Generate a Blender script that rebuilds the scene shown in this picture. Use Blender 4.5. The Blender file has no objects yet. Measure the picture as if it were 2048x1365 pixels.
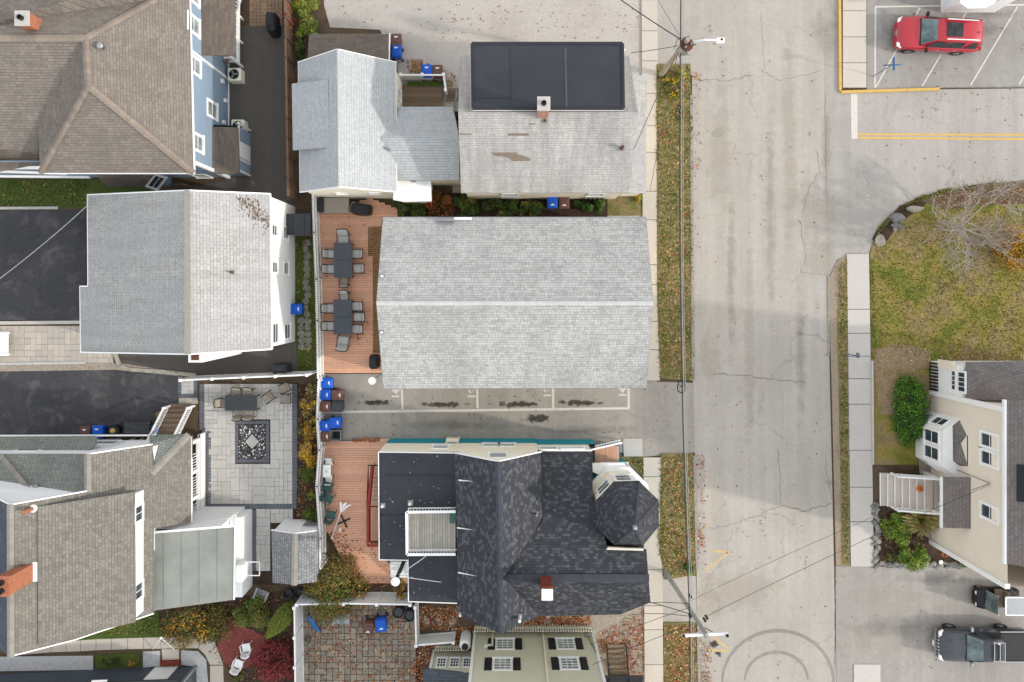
import bpy, bmesh, math, random
from mathutils import Vector, Matrix
random.seed(11)
R = math.radians
scene = bpy.context.scene
col = scene.collection
# ------------------------------------------------------------------ camera
CAM_H, PPM, NX, NY = 50.0, 32.5, 1019.0, 590.0      # drone height, photo pixels per metre on the ground, nadir point
cam_d = bpy.data.cameras.new('camera'); cam = bpy.data.objects.new('camera', cam_d); col.objects.link(cam)
cam.location = (0, 0, CAM_H); cam.rotation_euler = (0, 0, 0)
cam_d.sensor_width = 36.0; cam_d.lens = CAM_H * PPM / 2048 * 36.0
cam_d.shift_x = (1024 - NX) / 2048; cam_d.shift_y = (NY - 682.5) / 2048
cam_d.clip_end = 2000; scene.camera = cam
# ------------------------------------------------------------------ sky and sun
SUN_EL, SUN_AZ = 26.0, -14.0        # azimuth measured from +X, counter-clockwise
world = bpy.data.worlds.new('World'); scene.world = world; world.use_nodes = True
wn = world.node_tree.nodes; wl = world.node_tree.links
bg = wn['Background']; sky = wn.new('ShaderNodeTexSky'); sky.sky_type = 'NISHITA'; sky.sun_disc = False
sky.sun_elevation = R(SUN_EL); sky.sun_rotation = R(90 - SUN_AZ)
sky.air_density = 1.0; sky.dust_density = 4.0; sky.ozone_density = 0.6
hsv = wn.new('ShaderNodeHueSaturation'); hsv.inputs['Saturation'].default_value = 0.30   # thin high cloud: a whitish sky
wl.new(sky.outputs[0], hsv.inputs['Color'])
veil = wn.new('ShaderNodeMix'); veil.data_type = 'RGBA'; veil.inputs[0].default_value = 0.78      # an even veil of high cloud over the clear sky
veil.inputs[7].default_value = (4.0, 4.15, 4.35, 1); wl.new(hsv.outputs[0], veil.inputs[6]); wl.new(veil.outputs[2], bg.inputs[0]); bg.inputs[1].default_value = 0.15
sun_d = bpy.data.lights.new('sun', 'SUN'); sun = bpy.data.objects.new('sun', sun_d); col.objects.link(sun)
sun_d.energy = 1.15; sun_d.angle = R(1.6); sun_d.color = (1.0, 0.93, 0.83)
sv = Vector((math.cos(R(SUN_EL)) * math.cos(R(SUN_AZ)), math.cos(R(SUN_EL)) * math.sin(R(SUN_AZ)), math.sin(R(SUN_EL))))
sun.rotation_euler = sv.to_track_quat('Z', 'Y').to_euler(); sun.location = sv * 100
vs = scene.view_settings; vs.view_transform = 'Standard'; vs.look = 'None'; vs.gamma = 1.0; vs.use_curve_mapping = False
vs.exposure = 1.08
scene.render.resolution_x = 1024; scene.render.resolution_y = 682
try:
    scene.cycles.max_bounces = 6; scene.cycles.diffuse_bounces = 3
except Exception: pass
# ------------------------------------------------------------------ places: a photo pixel at a known height is a point in the place
def W(px, py, z=0.0):
    k = (CAM_H - z) / CAM_H / PPM
    return Vector(((px - NX) * k, (NY - py) * k, z))
def ray(px, py): return Vector(((px - NX) / PPM / CAM_H, (NY - py) / PPM / CAM_H, -1.0))
def on_plane(px, py, pl):
    p0, n = pl; o = Vector((0, 0, CAM_H)); d = ray(px, py)
    return o + d * ((p0 - o).dot(n) / d.dot(n))
def plane(a, b, c):
    n = (b - a).cross(c - a).normalized()
    return (a, n if n.z >= 0 else -n)
def Z(v, z): return Vector((v[0], v[1], z))
# ------------------------------------------------------------------ mesh collector
class MB:
    def __init__(s): s.v = []; s.f = []; s.mi = []
    def add(s, vs, fs, mi=0):
        b = len(s.v); s.v += [Vector(p) for p in vs]
        s.f += [tuple(b + i for i in f) for f in fs]; s.mi += [mi] * len(fs); return s
    def box(s, c, d, rz=0, M=None, mi=0, taper=1.0):
        x, y, z = d[0] / 2, d[1] / 2, d[2] / 2; c = Vector(c)
        rot = Matrix.Rotation(rz, 3, 'Z')
        pts = []
        for sz in (-1, 1):
            t = taper if sz > 0 else 1.0
            for sx, sy in ((-1, -1), (1, -1), (1, 1), (-1, 1)):
                p = Vector((sx * x * t, sy * y * t, sz * z)); pts.append((M @ p if M else rot @ p) + c)
        return s.add(pts, [(3, 2, 1, 0), (4, 5, 6, 7), (0, 1, 5, 4), (1, 2, 6, 5), (2, 3, 7, 6), (3, 0, 4, 7)], mi)
    def bevbox(s, c, d, b=.03, rz=0, mi=0):
        x, y, z = d[0] / 2, d[1] / 2, d[2] / 2
        poly = []
        for sx, sy in ((1, -1), (1, 1), (-1, 1), (-1, -1)):
            a = (sx * (x - b), sy * y); e = (sx * x, sy * (y - b))
            poly += [a, e] if sx * sy < 0 else [e, a]
        rot = Matrix.Rotation(rz, 3, 'Z'); c = Vector(c)
        def ring(k, zz): return [rot @ Vector((px * k[0], py * k[1], zz)) + c for px, py in poly]
        k1 = ((x - b) / x, (y - b) / y); n = 8
        rs = [ring((1, 1), -z), ring((1, 1), z - b), ring(k1, z)]
        vs = sum(rs, []); fs = [tuple(range(n))[::-1], tuple(range(2 * n, 3 * n))]
        for r in range(2):
            for i in range(n): j = (i + 1) % n; fs.append((r * n + i, r * n + j, r * n + n + j, r * n + n + i))
        return s.add(vs, fs, mi)
    def bar(s, a, b, w, h=None, up=(0, 0, 1), mi=0):
        a, b = Vector(a), Vector(b); h = w if h is None else h
        d = (b - a).normalized(); u = Vector(up)
        if abs(d.dot(u)) > .98: u = Vector((1, 0, 0))
        r = d.cross(u).normalized() * w / 2; u = r.cross(d).normalized() * h / 2
        vs = [a - r - u, a + r - u, a + r + u, a - r + u, b - r - u, b + r - u, b + r + u, b - r + u]
        return s.add(vs, [(0, 1, 2, 3), (7, 6, 5, 4), (0, 4, 5, 1), (1, 5, 6, 2), (2, 6, 7, 3), (3, 7, 4, 0)], mi)
    def tube(s, path, r, n=8, mi=0, cap=True):
        path = [Vector(p) for p in path]; rr = r if isinstance(r, (list, tuple)) else [r] * len(path)
        rings = []; prev = None
        for i, p in enumerate(path):
            d = (path[min(i + 1, len(path) - 1)] - path[max(i - 1, 0)]).normalized()
            if prev is None:
                prev = d.cross(Vector((0, 0, 1)))
                if prev.length < .05: prev = d.cross(Vector((1, 0, 0)))
            x = (prev - d * prev.dot(d)).normalized(); prev = x; y = d.cross(x)
            rings.append([p + (x * math.cos(2 * math.pi * k / n) + y * math.sin(2 * math.pi * k / n)) * rr[i] for k in range(n)])
        vs = sum(rings, []); fs = []
        for i in range(len(path) - 1):
            for k in range(n): j = (k + 1) % n; fs.append((i * n + k, i * n + j, i * n + n + j, i * n + n + k))
        if cap: fs += [tuple(range(n))[::-1], tuple(range(len(vs) - n, len(vs)))]
        return s.add(vs, fs, mi)
    def lathe(s, prof, c=(0, 0, 0), n=16, mi=0, sx=1, sy=1):
        c = Vector(c); vs = []; fs = []
        for r, z in prof:
            vs += [c + Vector((r * sx * math.cos(2 * math.pi * k / n), r * sy * math.sin(2 * math.pi * k / n), z)) for k in range(n)]
        for i in range(len(prof) - 1):
            for k in range(n): j = (k + 1) % n; fs.append((i * n + k, i * n + j, i * n + n + j, i * n + n + k))
        fs += [tuple(range(n))[::-1], tuple(range(len(vs) - n, len(vs)))]
        return s.add(vs, fs, mi)
    def slab(s, pts, t, up=None, mi=0):
        """polygon given counter-clockwise or not, thickened downward by t"""
        pts = [Vector(p) for p in pts]; n = Vector()
        for i in range(len(pts)): n += (pts[i] - pts[0]).cross(pts[(i + 1) % len(pts)] - pts[0])
        if n.z < 0: pts = pts[::-1]
        m = len(pts); vs = pts + [p - Vector((0, 0, t)) for p in pts]
        fs = [tuple(range(m)), tuple(range(2 * m - 1, m - 1, -1))] + [(i, m + i, m + (i + 1) % m, (i + 1) % m) for i in range(m)]
        return s.add(vs, fs, mi)
    def prism(s, poly, z0, z1, mi=0):
        return s.slab([Vector((p[0], p[1], z1)) for p in poly], z1 - z0, mi=mi)
    def loft(s, secs, mi=0, cap=True, closed=True):
        n = len(secs[0]); vs = sum([list(q) for q in secs], []); fs = []
        for i in range(len(secs) - 1):
            for k in range(n if closed else n - 1): j = (k + 1) % n; fs.append((i * n + k, i * n + j, i * n + n + j, i * n + n + k))
        if cap and closed: fs += [tuple(range(n))[::-1], tuple(range(len(vs) - n, len(vs)))]
        return s.add(vs, fs, mi)
    def mesh(s, name, mats, org=None, smooth=False):
        me = bpy.data.meshes.new(name); o = Vector(org) if org else Vector()
        me.from_pydata([tuple(p - o) for p in s.v], [], s.f)
        for m in (mats if isinstance(mats, (list, tuple)) else [mats]): me.materials.append(m)
        for p, i in zip(me.polygons, s.mi): p.material_index = i; p.use_smooth = smooth
        uv = me.uv_layers.new(name='UVMap').data
        zax = Vector((0, 0, 1))
        for p in me.polygons:
            n = p.normal
            if abs(n.z) > .999: u, v = Vector((1, 0, 0)), Vector((0, 1, 0))
            else: u = zax.cross(n).normalized(); v = n.cross(u)
            for li in p.loop_indices:
                q = me.vertices[me.loops[li].vertex_index].co + o; uv[li].uv = (q.dot(u), q.dot(v))
        return me
    def build(s, name, mats, parent=None, world=True, smooth=False, kind=None, label=None):
        org = root_loc(parent) if (parent and world) else None
        me = s.mesh(name, mats, org, smooth)
        bm = bmesh.new(); bm.from_mesh(me); bmesh.ops.recalc_face_normals(bm, faces=bm.faces); bm.to_mesh(me); bm.free()
        o = bpy.data.objects.new(name, me); col.objects.link(o); o.parent = parent
        if kind: o['kind'] = kind
        if label: o['label'] = label
        return o
def root_loc(o):
    v = Vector()
    while o: v += o.location; o = o.parent
    return v
def tag(o, label, cat, group=None, kind=None):
    o['label'] = label; o['category'] = cat
    if group: o['group'] = group
    if kind: o['kind'] = kind
    return o
def thing(name, loc, label, cat, group=None, rz=0):
    o = bpy.data.objects.new(name, None); col.objects.link(o); o.location = loc; o.rotation_euler.z = rz
    o.empty_display_size = .3
    return tag(o, label, cat, group)
def struct(mb, name, mat): return mb.build(name, mat, kind='structure')
def copy_tree(o, parent=None):
    c = o.copy(); col.objects.link(c); c.parent = parent
    for ch in list(o.children): copy_tree(ch, c)
    return c
def put(proto, used, loc, rz, label, group=None):
    """the prototype itself the first time, then copies of it and of its parts"""
    o = copy_tree(proto) if proto.name in used else proto
    used.add(proto.name); o.location = loc; o.rotation_euler.z = rz; o['label'] = label
    if group: o['group'] = group
    return o
USED = set()
# ------------------------------------------------------------------ materials
def lin(v): v /= 255.0; return v / 12.92 if v <= .04045 else ((v + .055) / 1.055) ** 2.4
EXPO = 1.55
def c(r, g, b): return tuple(min(.86, lin(v) / EXPO) for v in (r, g, b)) + (1,)
class NT:
    def __init__(s, name, rough=.7, spec=.3, metal=0):
        s.m = bpy.data.materials.new(name); s.m.use_nodes = True; s.n = s.m.node_tree.nodes; s.l = s.m.node_tree.links
        s.b = s.n['Principled BSDF']; s.b.inputs['Roughness'].default_value = rough
        s.b.inputs['Specular IOR Level'].default_value = spec; s.b.inputs['Metallic'].default_value = metal
        s.tc = s.n.new('ShaderNodeTexCoord')
    def new(s, t, **k):
        n = s.n.new(t)
        for a, b in k.items():
            if a in n.inputs: n.inputs[a].default_value = b
            else: setattr(n, a, b)
        return n
    def gpos(s):
        g = s.n.new('ShaderNodeNewGeometry'); return g.outputs['Position']
    def uv(s): return s.tc.outputs['UV']
    def noise(s, scale, detail=4, rough=.6, vec=None, dist=0):
        n = s.new('ShaderNodeTexNoise', Scale=scale, Detail=detail, Roughness=rough, Distortion=dist)
        s.l.new(vec if vec is not None else s.gpos(), n.inputs['Vector']); return n.outputs['Fac']
    def ramp(s, fac, stops, interp='LINEAR'):
        r = s.n.new('ShaderNodeValToRGB'); r.color_ramp.interpolation = interp
        e = r.color_ramp.elements
        while len(e) < len(stops): e.new(.5)
        for el, (p, cc) in zip(e, stops):
            el.position = p; el.color = cc if isinstance(cc, (tuple, list)) else (cc, cc, cc, 1)
        s.l.new(fac, r.inputs[0]); return r.outputs[0]
    def mix(s, fac, a, b, mode='MIX'):
        m = s.n.new('ShaderNodeMix'); m.data_type = 'RGBA'; m.blend_type = mode
        for i, v in ((0, fac), (6, a), (7, b)):
            if hasattr(v, 'is_linked') or hasattr(v, 'links'): s.l.new(v, m.inputs[i])
            else: m.inputs[i].default_value = v
        return m.outputs[2]
    def math(s, op, a, b=None):
        m = s.n.new('ShaderNodeMath'); m.operation = op
        for i, v in enumerate((a, b)):
            if v is None: continue
            if hasattr(v, 'links'): s.l.new(v, m.inputs[i])
            else: m.inputs[i].default_value = v
        return m.outputs[0]
    def bump(s, h, strength=.3, dist=.02):
        b = s.new('ShaderNodeBump', Strength=strength, Distance=dist); s.l.new(h, b.inputs['Height']); s.l.new(b.outputs[0], s.b.inputs['Normal'])
    def out(s, colr):
        if hasattr(colr, 'links'): s.l.new(colr, s.b.inputs['Base Color'])
        else: s.b.inputs['Base Color'].default_value = colr
        return s.m
def mul(cc, k): return tuple(min(.9, v * k) for v in cc[:3]) + (1,)
def paint(name, colr, rough=.5, var=.10, scale=2.0, spec=.3, metal=0, bump=0):
    t = NT(name, rough, spec, metal)
    f = t.noise(scale, 5, .65); o = t.ramp(f, [(.3, mul(colr, 1 - var)), (.7, mul(colr, 1 + var))])
    if bump: t.bump(t.noise(60, 3), bump, .01)
    return t.out(o)
def pieces(name, colr, var=.18, rough=.8, hue=.0, grain=14, bump=.3, stain=None):
    """colour that differs from piece to piece (boards, pavers, slabs)"""
    t = NT(name, rough, .2)
    oi = t.n.new('ShaderNodeObjectInfo')
    o = t.ramp(oi.outputs['Random'], [(0, mul(colr, 1 - var)), (.5, colr), (1, mul((colr[0] * (1 + hue), colr[1], colr[2] * (1 - hue), 1), 1 + var))])
    o = t.mix(.55, o, t.ramp(t.noise(grain, 5, .7), [(.25, .72), (.75, 1.3)]), 'MULTIPLY')
    f = t.noise(.7, 4, .6); o = t.mix(t.math('MULTIPLY', f, .5), o, mul(stain or colr, .75))
    t.bump(t.noise(40, 4), bump, .01)
    return t.out(o)
def shingles(name, c1, c2, w=.3, h=.14, gap=None, bias=0.0, stain=None, stain_amt=.35, streak=.25, mort=.012, rough=.9, dist=.015, rowband=.3):
    t = NT(name, rough, .15)
    br = t.n.new('ShaderNodeTexBrick'); t.l.new(t.uv(), br.inputs['Vector'])
    br.offset = .5; br.offset_frequency = 2; br.squash_frequency = 3; br.squash = 1.15
    for k, v in (('Color1', c1), ('Color2', c2), ('Mortar', gap or mul(c1, .55)), ('Scale', 1.0), ('Mortar Size', mort), ('Mortar Smooth', .3), ('Bias', bias), ('Brick Width', w), ('Row Height', h)):  # dark joint colour paints in the shadow line between shingle rows
        br.inputs[k].default_value = v
    o = br.outputs['Color']
    o = t.mix(.35, o, t.ramp(t.noise(5, 4, .7), [(.3, .75), (.7, 1.22)]), 'MULTIPLY')
    # weather streaks run down the slope
    mp = t.n.new('ShaderNodeMapping'); mp.inputs['Scale'].default_value = (2.2, .22, 1); t.l.new(t.uv(), mp.inputs[0])
    o = t.mix(streak, o, t.ramp(t.noise(1.0, 5, .65, mp.outputs[0]), [(.3, .55), (.65, 1.2)]), 'MULTIPLY')
    mr = t.n.new('ShaderNodeMapping'); mr.inputs['Scale'].default_value = (.5, .9 / h, 1); t.l.new(t.uv(), mr.inputs[0])
    o = t.mix(rowband, o, t.ramp(t.noise(1.0, 3, .6, mr.outputs[0]), [(.3, .78), (.7, 1.2)]), 'MULTIPLY')
    if stain: o = t.mix(t.math('MULTIPLY', t.ramp(t.noise(.45, 5, .6), [(.42, 0.), (.68, 1.)]), stain_amt), o, stain)
    sep = t.n.new('ShaderNodeSeparateXYZ'); t.l.new(t.uv(), sep.inputs[0])
    saw = t.math('FRACT', t.math('DIVIDE', sep.outputs[1], h))
    t.bump(t.math('ADD', t.math('MULTIPLY', saw, -1.0), t.math('MULTIPLY', br.outputs['Fac'], -.6)), .6, dist)
    return t.out(o)
def siding(name, colr, pitch=.11, var=.06, dirt=None):
    t = NT(name, .55, .3)
    sep = t.n.new('ShaderNodeSeparateXYZ'); t.l.new(t.uv(), sep.inputs[0])
    saw = t.math('FRACT', t.math('DIVIDE', sep.outputs[1], pitch))
    o = t.ramp(t.noise(1.2, 5, .65), [(.3, mul(colr, 1 - var)), (.7, mul(colr, 1 + var))])
    o = t.mix(t.ramp(saw, [(.0, .0), (.84, .0), (.93, .5), (1, .35)]), o, mul(colr, .72))
    t.bump(t.math('MULTIPLY', saw, -1), .8, .015)
    return t.out(o)
def glass(name, colr=(.03, .045, .055, 1), rough=.06):
    t = NT(name, rough, .3)
    return t.out(t.ramp(t.noise(1.6, 2), [(.35, mul(colr, .7)), (.65, mul(colr, 1.7))]))
def stone(name, colr, c2=None, scale=6, rough=.85, bump=.5):
    t = NT(name, rough, .2)
    o = t.ramp(t.noise(scale, 6, .7), [(.28, mul(colr, .6)), (.5, colr), (.72, c2 or mul(colr, 1.3))])
    t.bump(t.noise(scale * 3, 5), bump, .03); return t.out(o)
def asphalt(name, colr, patch=None, crack=.0, fine=.16, big=.10, crack_scale=.16, warm=None):
    t = NT(name, .9, .15)
    o = t.ramp(t.noise(.22, 6, .62), [(.3, mul(colr, 1 - big)), (.7, mul(colr, 1 + big))])
    if warm: o = t.mix(t.ramp(t.noise(.5, 5, .7), [(.45, 0.), (.75, .8)]), o, warm)
    # wheel tracks along the street
    mp = t.n.new('ShaderNodeMapping'); mp.inputs['Scale'].default_value = (1.5, .05, 1); t.l.new(t.gpos(), mp.inputs[0])
    o = t.mix(.6, o, t.ramp(t.noise(1, 6, .68, mp.outputs[0]), [(.3, .84), (.7, 1.12)]), 'MULTIPLY')
    o = t.mix(.8, o, t.ramp(t.noise(22, 3, .8), [(.2, 1 - fine), (.8, 1 + fine)]), 'MULTIPLY')
    o = t.mix(.7, o, t.ramp(t.noise(3.2, 6, .75, dist=.5), [(.3, .9), (.7, 1.09)]), 'MULTIPLY')
    o = t.mix(t.ramp(t.noise(34, 2, .5), [(.66, 0.), (.74, .35)]), o, mul(colr, .62))
    if patch: o = t.mix(t.ramp(t.noise(.9, 5, .7, dist=.6), [(.52, 0.), (.74, .75)]), o, patch)
    if crack:
        dn = t.n.new('ShaderNodeTexNoise'); dn.inputs['Scale'].default_value = .9; dn.inputs['Detail'].default_value = 6; t.l.new(t.gpos(), dn.inputs['Vector'])
        va = t.n.new('ShaderNodeVectorMath'); va.operation = 'MULTIPLY_ADD'; t.l.new(dn.outputs['Color'], va.inputs[0]); va.inputs[1].default_value = (2.2, 2.2, 0); t.l.new(t.gpos(), va.inputs[2])
        vo = t.n.new('ShaderNodeTexVoronoi'); vo.feature = 'DISTANCE_TO_EDGE'; vo.inputs['Scale'].default_value = crack_scale; t.l.new(va.outputs[0], vo.inputs['Vector'])
        m = t.math('MULTIPLY', t.ramp(vo.outputs[0], [(.0, 1.), (.004, .8), (.009, 0.)]), t.ramp(t.noise(.16, 3), [(.48, 0.), (.62, crack)]))
        o = t.mix(m, o, mul(colr, .45))
    t.bump(t.noise(90, 3, .8), .35, .008)
    return t.out(o)
def turf(name, stops, scale=.8, fine=7):
    t = NT(name, .95, .1)
    o = t.ramp(t.noise(scale, 7, .68, dist=.4), stops)
    o = t.mix(.75, o, t.ramp(t.noise(fine, 5, .8), [(.25, .45), (.75, 1.55)]), 'MULTIPLY')
    t.bump(t.noise(fine * 3, 4, .8), .9, .05); return t.out(o)
def leaf(name, colr, var=.45, tr=.25):
    t = NT(name, .6, .25)
    oi = t.n.new('ShaderNodeNewGeometry')
    o = t.ramp(oi.outputs['Random Per Island'], [(0, mul(colr, 1 - var)), (.5, colr), (1, mul((colr[0] * 1.15, colr[1] * 1.05, colr[2] * .8, 1), 1 + var))])
    return t.out(o)
M = {}
M['road'] = asphalt('weathered_asphalt', c(202, 195, 186), crack=.45, warm=c(208, 198, 184), fine=.14)
M['street'] = asphalt('side_street_asphalt', c(196, 190, 183), crack=.55, crack_scale=.3, fine=.2)
M['lot'] = asphalt('parking_asphalt', c(182, 177, 171), patch=c(150, 145, 138), fine=.2)
M['drive'] = asphalt('driveway_asphalt', c(186, 179, 170), patch=c(158, 151, 141), fine=.22, crack=.3)
M['drive_e'] = asphalt('east_driveway_asphalt', c(186, 180, 173), patch=c(166, 160, 152), fine=.14)
M['tar'] = asphalt('fresh_black_asphalt', c(86, 86, 90), patch=c(132, 128, 125), fine=.35, big=.22)
M['tar2'] = asphalt('alley_black_asphalt', c(112, 107, 102), patch=c(118, 112, 104), fine=.25)
M['stain'] = asphalt('oil_stain', c(88, 82, 74), patch=c(140, 132, 122), fine=.4)
M['skid'] = asphalt('tyre_rubber_mark', c(170, 164, 157), patch=c(196, 189, 181), fine=.3)
M['seal'] = paint('crack_sealer', c(142, 137, 131), .85, .2, 8)
M['gravel'] = turf('pale_gravel', [(.25, c(214, 204, 194)), (.5, c(230, 221, 212)), (.75, c(236, 229, 221))], .35, 26)
M['soil'] = turf('soil', [(.25, c(88, 74, 62)), (.5, c(120, 102, 84)), (.75, c(112, 104, 78))], .6, 9)
M['mulch'] = turf('dark_mulch', [(.3, c(70, 58, 50)), (.6, c(98, 80, 68)), (.8, c(120, 98, 80))], 2, 14)
M['dirt'] = turf('sandy_dirt', [(.25, c(168, 148, 126)), (.5, c(192, 174, 152)), (.75, c(176, 160, 140))], .9, 12)
M['verge'] = turf('verge_grass', [(.25, c(112, 124, 70)), (.42, c(138, 136, 86)), (.55, c(172, 154, 112)), (.68, c(146, 126, 86)), (.8, c(126, 130, 74))], 1.1, 8)
M['lawn'] = turf('lawn_grass', [(.25, c(104, 120, 54)), (.42, c(140, 142, 66)), (.5, c(172, 156, 84)), (.58, c(172, 150, 110)), (.68, c(158, 142, 88)), (.78, c(112, 122, 58))], .42, 9)
M['greenlawn'] = turf('deep_green_lawn', [(.25, c(70, 98, 46)), (.5, c(96, 116, 56)), (.75, c(124, 120, 70))], .8, 8)  # deeper green turf than the front lawn
M['pebble_tan'] = turf('tan_pebbles', [(.25, c(168, 152, 136)), (.5, c(202, 188, 172)), (.75, c(222, 210, 196))], 5, 26)
M['pebble_white'] = turf('white_pebbles', [(.25, c(214, 214, 214)), (.5, c(240, 240, 240)), (.75, c(250, 250, 250))], 4, 24)
M['concrete'] = pieces('sidewalk_concrete', c(232, 222, 208), .06, .85, .02, 10, .3)
M['concrete2'] = pieces('grey_concrete', c(226, 221, 214), .07, .85, .02, 10, .3)
M['kerb'] = stone('granite_kerb', c(176, 170, 162), c(206, 200, 192), 8)
M['wline'] = paint('worn_white_paint', c(238, 232, 222), .8, .12, 9)
M['yline'] = paint('worn_yellow_paint', c(240, 198, 110), .8, .14, 7)
M['yfaint'] = paint('faded_yellow_paint', c(224, 199, 152), .85, .12, 7)
M['deckwood'] = pieces('redwood_deck', (.66, .375, .255, 1), .09, .75, .06, 6, .2)
M['deckwood2'] = pieces('old_bleached_deck', c(220, 217, 206), .16, .85, .06, 3, .5, stain=c(150, 128, 90))
M['greywood'] = pieces('weathered_wood', c(150, 130, 110), .2, .85, .05, 7, .5)
M['fencewood'] = pieces('brown_fence_wood', c(146, 118, 98), .2, .85, .08, 7, .5)
M['white'] = paint('white_vinyl', (.80, .80, .79, 1), .45, .05, 1.5)
M['trim'] = paint('white_trim_paint', (.82, .82, .81, 1), .5, .04, 2)
M['cream'] = siding('cream_clapboard', (.84, .79, .65, 1), .11)
M['creamflat'] = paint('cream_trim', (.78, .73, .60, 1), .6, .05)
M['teal'] = siding('teal_clapboard', c(22, 172, 198), .13)
M['bluewall'] = siding('blue_clapboard', c(164, 187, 210), .11)
M['whitewall'] = siding('white_siding', (.82, .82, .82, 1), .12, .03)
M['olive'] = siding('olive_clapboard', (.60, .58, .45, 1), .13, .03)
M['tan'] = siding('tan_clapboard', (.74, .66, .55, 1), .11, .03)
M['slatewall'] = siding('slate_blue_wall', c(88, 98, 110), .15, .06)
M['black'] = paint('black_plastic', c(42, 43, 47), .5, .15)
M['blackmetal'] = paint('black_metal', c(46, 46, 50), .4, .15, metal=.3)
M['cover'] = paint('black_vinyl_cover', c(48, 49, 53), .55, .3, 5, bump=.3)
M['charcoal'] = paint('charcoal_table', c(84, 90, 99), .45, .06, 3)
M['chrome'] = paint('silver_metal', c(196, 198, 200), .3, .08, metal=.7)
M['greymetal'] = paint('grey_metal', c(168, 170, 172), .45, .1, metal=.4)
M['binblue'] = paint('recycling_blue', c(22, 104, 226), .45, .06, 2)
M['binbrown'] = paint('cart_brown', c(120, 84, 74), .5, .08, 2)
M['binblack'] = paint('cart_charcoal', c(72, 76, 80), .5, .1, 2)
M['tarp'] = paint('blue_tarp', c(26, 126, 214), .4, .14, 5)
M['rubber'] = paint('tyre_rubber', c(50, 48, 48), .8, .1)
M['glass'] = glass('window_glass')
M['glass_l'] = glass('pale_window_glass', (.20, .23, .24, 1))
M['carglass'] = glass('car_glass', (.10, .135, .14, 1), .05)
M['darkglass'] = glass('dark_car_glass', (.03, .034, .038, 1), .05)
M['ridgevent'] = paint('pale_ridge_vent', c(224, 224, 221), .8, .1, 3)
M['rail_red'] = paint('red_stain', c(176, 62, 48), .6, .15, 4)
M['brick'] = None
def brickmat(name, c1, c2, mortar, w=.22, h=.075, mort=.012):
    t = NT(name, .85, .2); br = t.n.new('ShaderNodeTexBrick'); t.l.new(t.uv(), br.inputs['Vector'])
    for k, v in (('Color1', c1), ('Color2', c2), ('Mortar', mortar), ('Scale', 1.0), ('Mortar Size', mort), ('Brick Width', w), ('Row Height', h), ('Mortar Smooth', .2)): br.inputs[k].default_value = v
    t.bump(t.math('MULTIPLY', br.outputs['Fac'], -1), .5, .012)
    return t.out(t.mix(.5, br.outputs['Color'], t.ramp(t.noise(6, 4, .7), [(.3, .7), (.7, 1.25)]), 'MULTIPLY'))
M['brick'] = brickmat('orange_brick', c(206, 120, 80), c(186, 100, 66), c(204, 158, 130))
M['brick2'] = brickmat('dark_red_brick', c(164, 80, 56), c(142, 66, 48), c(120, 66, 50))
M['brick3'] = brickmat('weathered_brick', c(190, 116, 88), c(214, 160, 136), c(214, 190, 174))
M['tilemat'] = brickmat('tan_brick_tiles', c(182, 146, 108), c(160, 120, 84), c(112, 84, 60), .2, .12, .02)
M['sh_blue'] = shingles('taupe_shingles', c(163, 153, 143), c(145, 136, 127), .32, .15, bias=0, stain=c(130, 121, 113), stain_amt=.3, streak=.2)
M['sh_white'] = shingles('pale_grey_shingles', c(210, 208, 204), c(196, 194, 190), .34, .17, gap=c(164, 163, 163), bias=-.1, stain=c(188, 188, 190), stain_amt=.55, streak=.35, mort=.014)
M['sh_light'] = shingles('cream_shingles', c(214, 217, 218), c(203, 207, 209), .34, .16, gap=c(178, 182, 186), streak=.12, mort=.012)
M['sh_old'] = shingles('old_pale_shingles', c(216, 213, 208), c(202, 199, 195), .26, .15, gap=c(174, 171, 167), stain=c(178, 174, 170), stain_amt=.5, streak=.55, mort=.01)
M['sh_main'] = shingles('mottled_pale_grey_shingles', c(220, 219, 216), c(186, 185, 182), .17, .15, gap=c(160, 159, 157), bias=-.25, rowband=.5, stain=c(158, 157, 156), stain_amt=.42, streak=.15, mort=.009)
M['sh_black'] = shingles('black_slate_shingles', c(77, 79, 85), c(138, 140, 145), .2, .15, gap=c(50, 51, 56), bias=-.5, streak=.2, mort=.006)
M['sh_brown'] = shingles('grey_brown_shingles', c(158, 153, 144), c(136, 132, 124), .2, .15, gap=c(118, 113, 105), streak=.2, mort=.01)
M['sh_north'] = shingles('green_grey_north_shingles', c(168, 172, 163), c(150, 155, 147), .2, .15, gap=c(112, 116, 112), streak=.2, mort=.012)  # greenish tint from facing north, away from the sun, put into the colour
M['sh_shed'] = shingles('shed_grey_shingles', c(150, 152, 156), c(182, 182, 182), .2, .16, gap=c(104, 106, 112), bias=-.1, streak=.15, mort=.012)
M['sh_tan'] = shingles('pinkish_grey_shingles', c(150, 145, 141), c(132, 128, 126), .26, .17, gap=c(112, 108, 106), stain=c(156, 136, 128), stain_amt=.45, streak=.2, mort=.012)
M['sh_plain'] = shingles('brown_grey_shingles', c(138, 126, 115), c(122, 111, 102), .4, .16, gap=c(112, 102, 94), streak=.1, mort=.006)
M['sh_slate'] = shingles('blue_grey_shingles', c(112, 118, 128), c(98, 104, 114), .25, .15, streak=.1)
M['caps'] = pieces('ridge_cap_shingle', c(168, 154, 141), .16, .9, .03, 8, .3)
M['capsgrey'] = pieces('grey_cap_shingle', c(176, 172, 162), .1, .9, .03, 8, .3)
M['capsblack'] = pieces('black_cap_shingle', c(82, 85, 93), .14, .9, 0, 8, .3)
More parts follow.
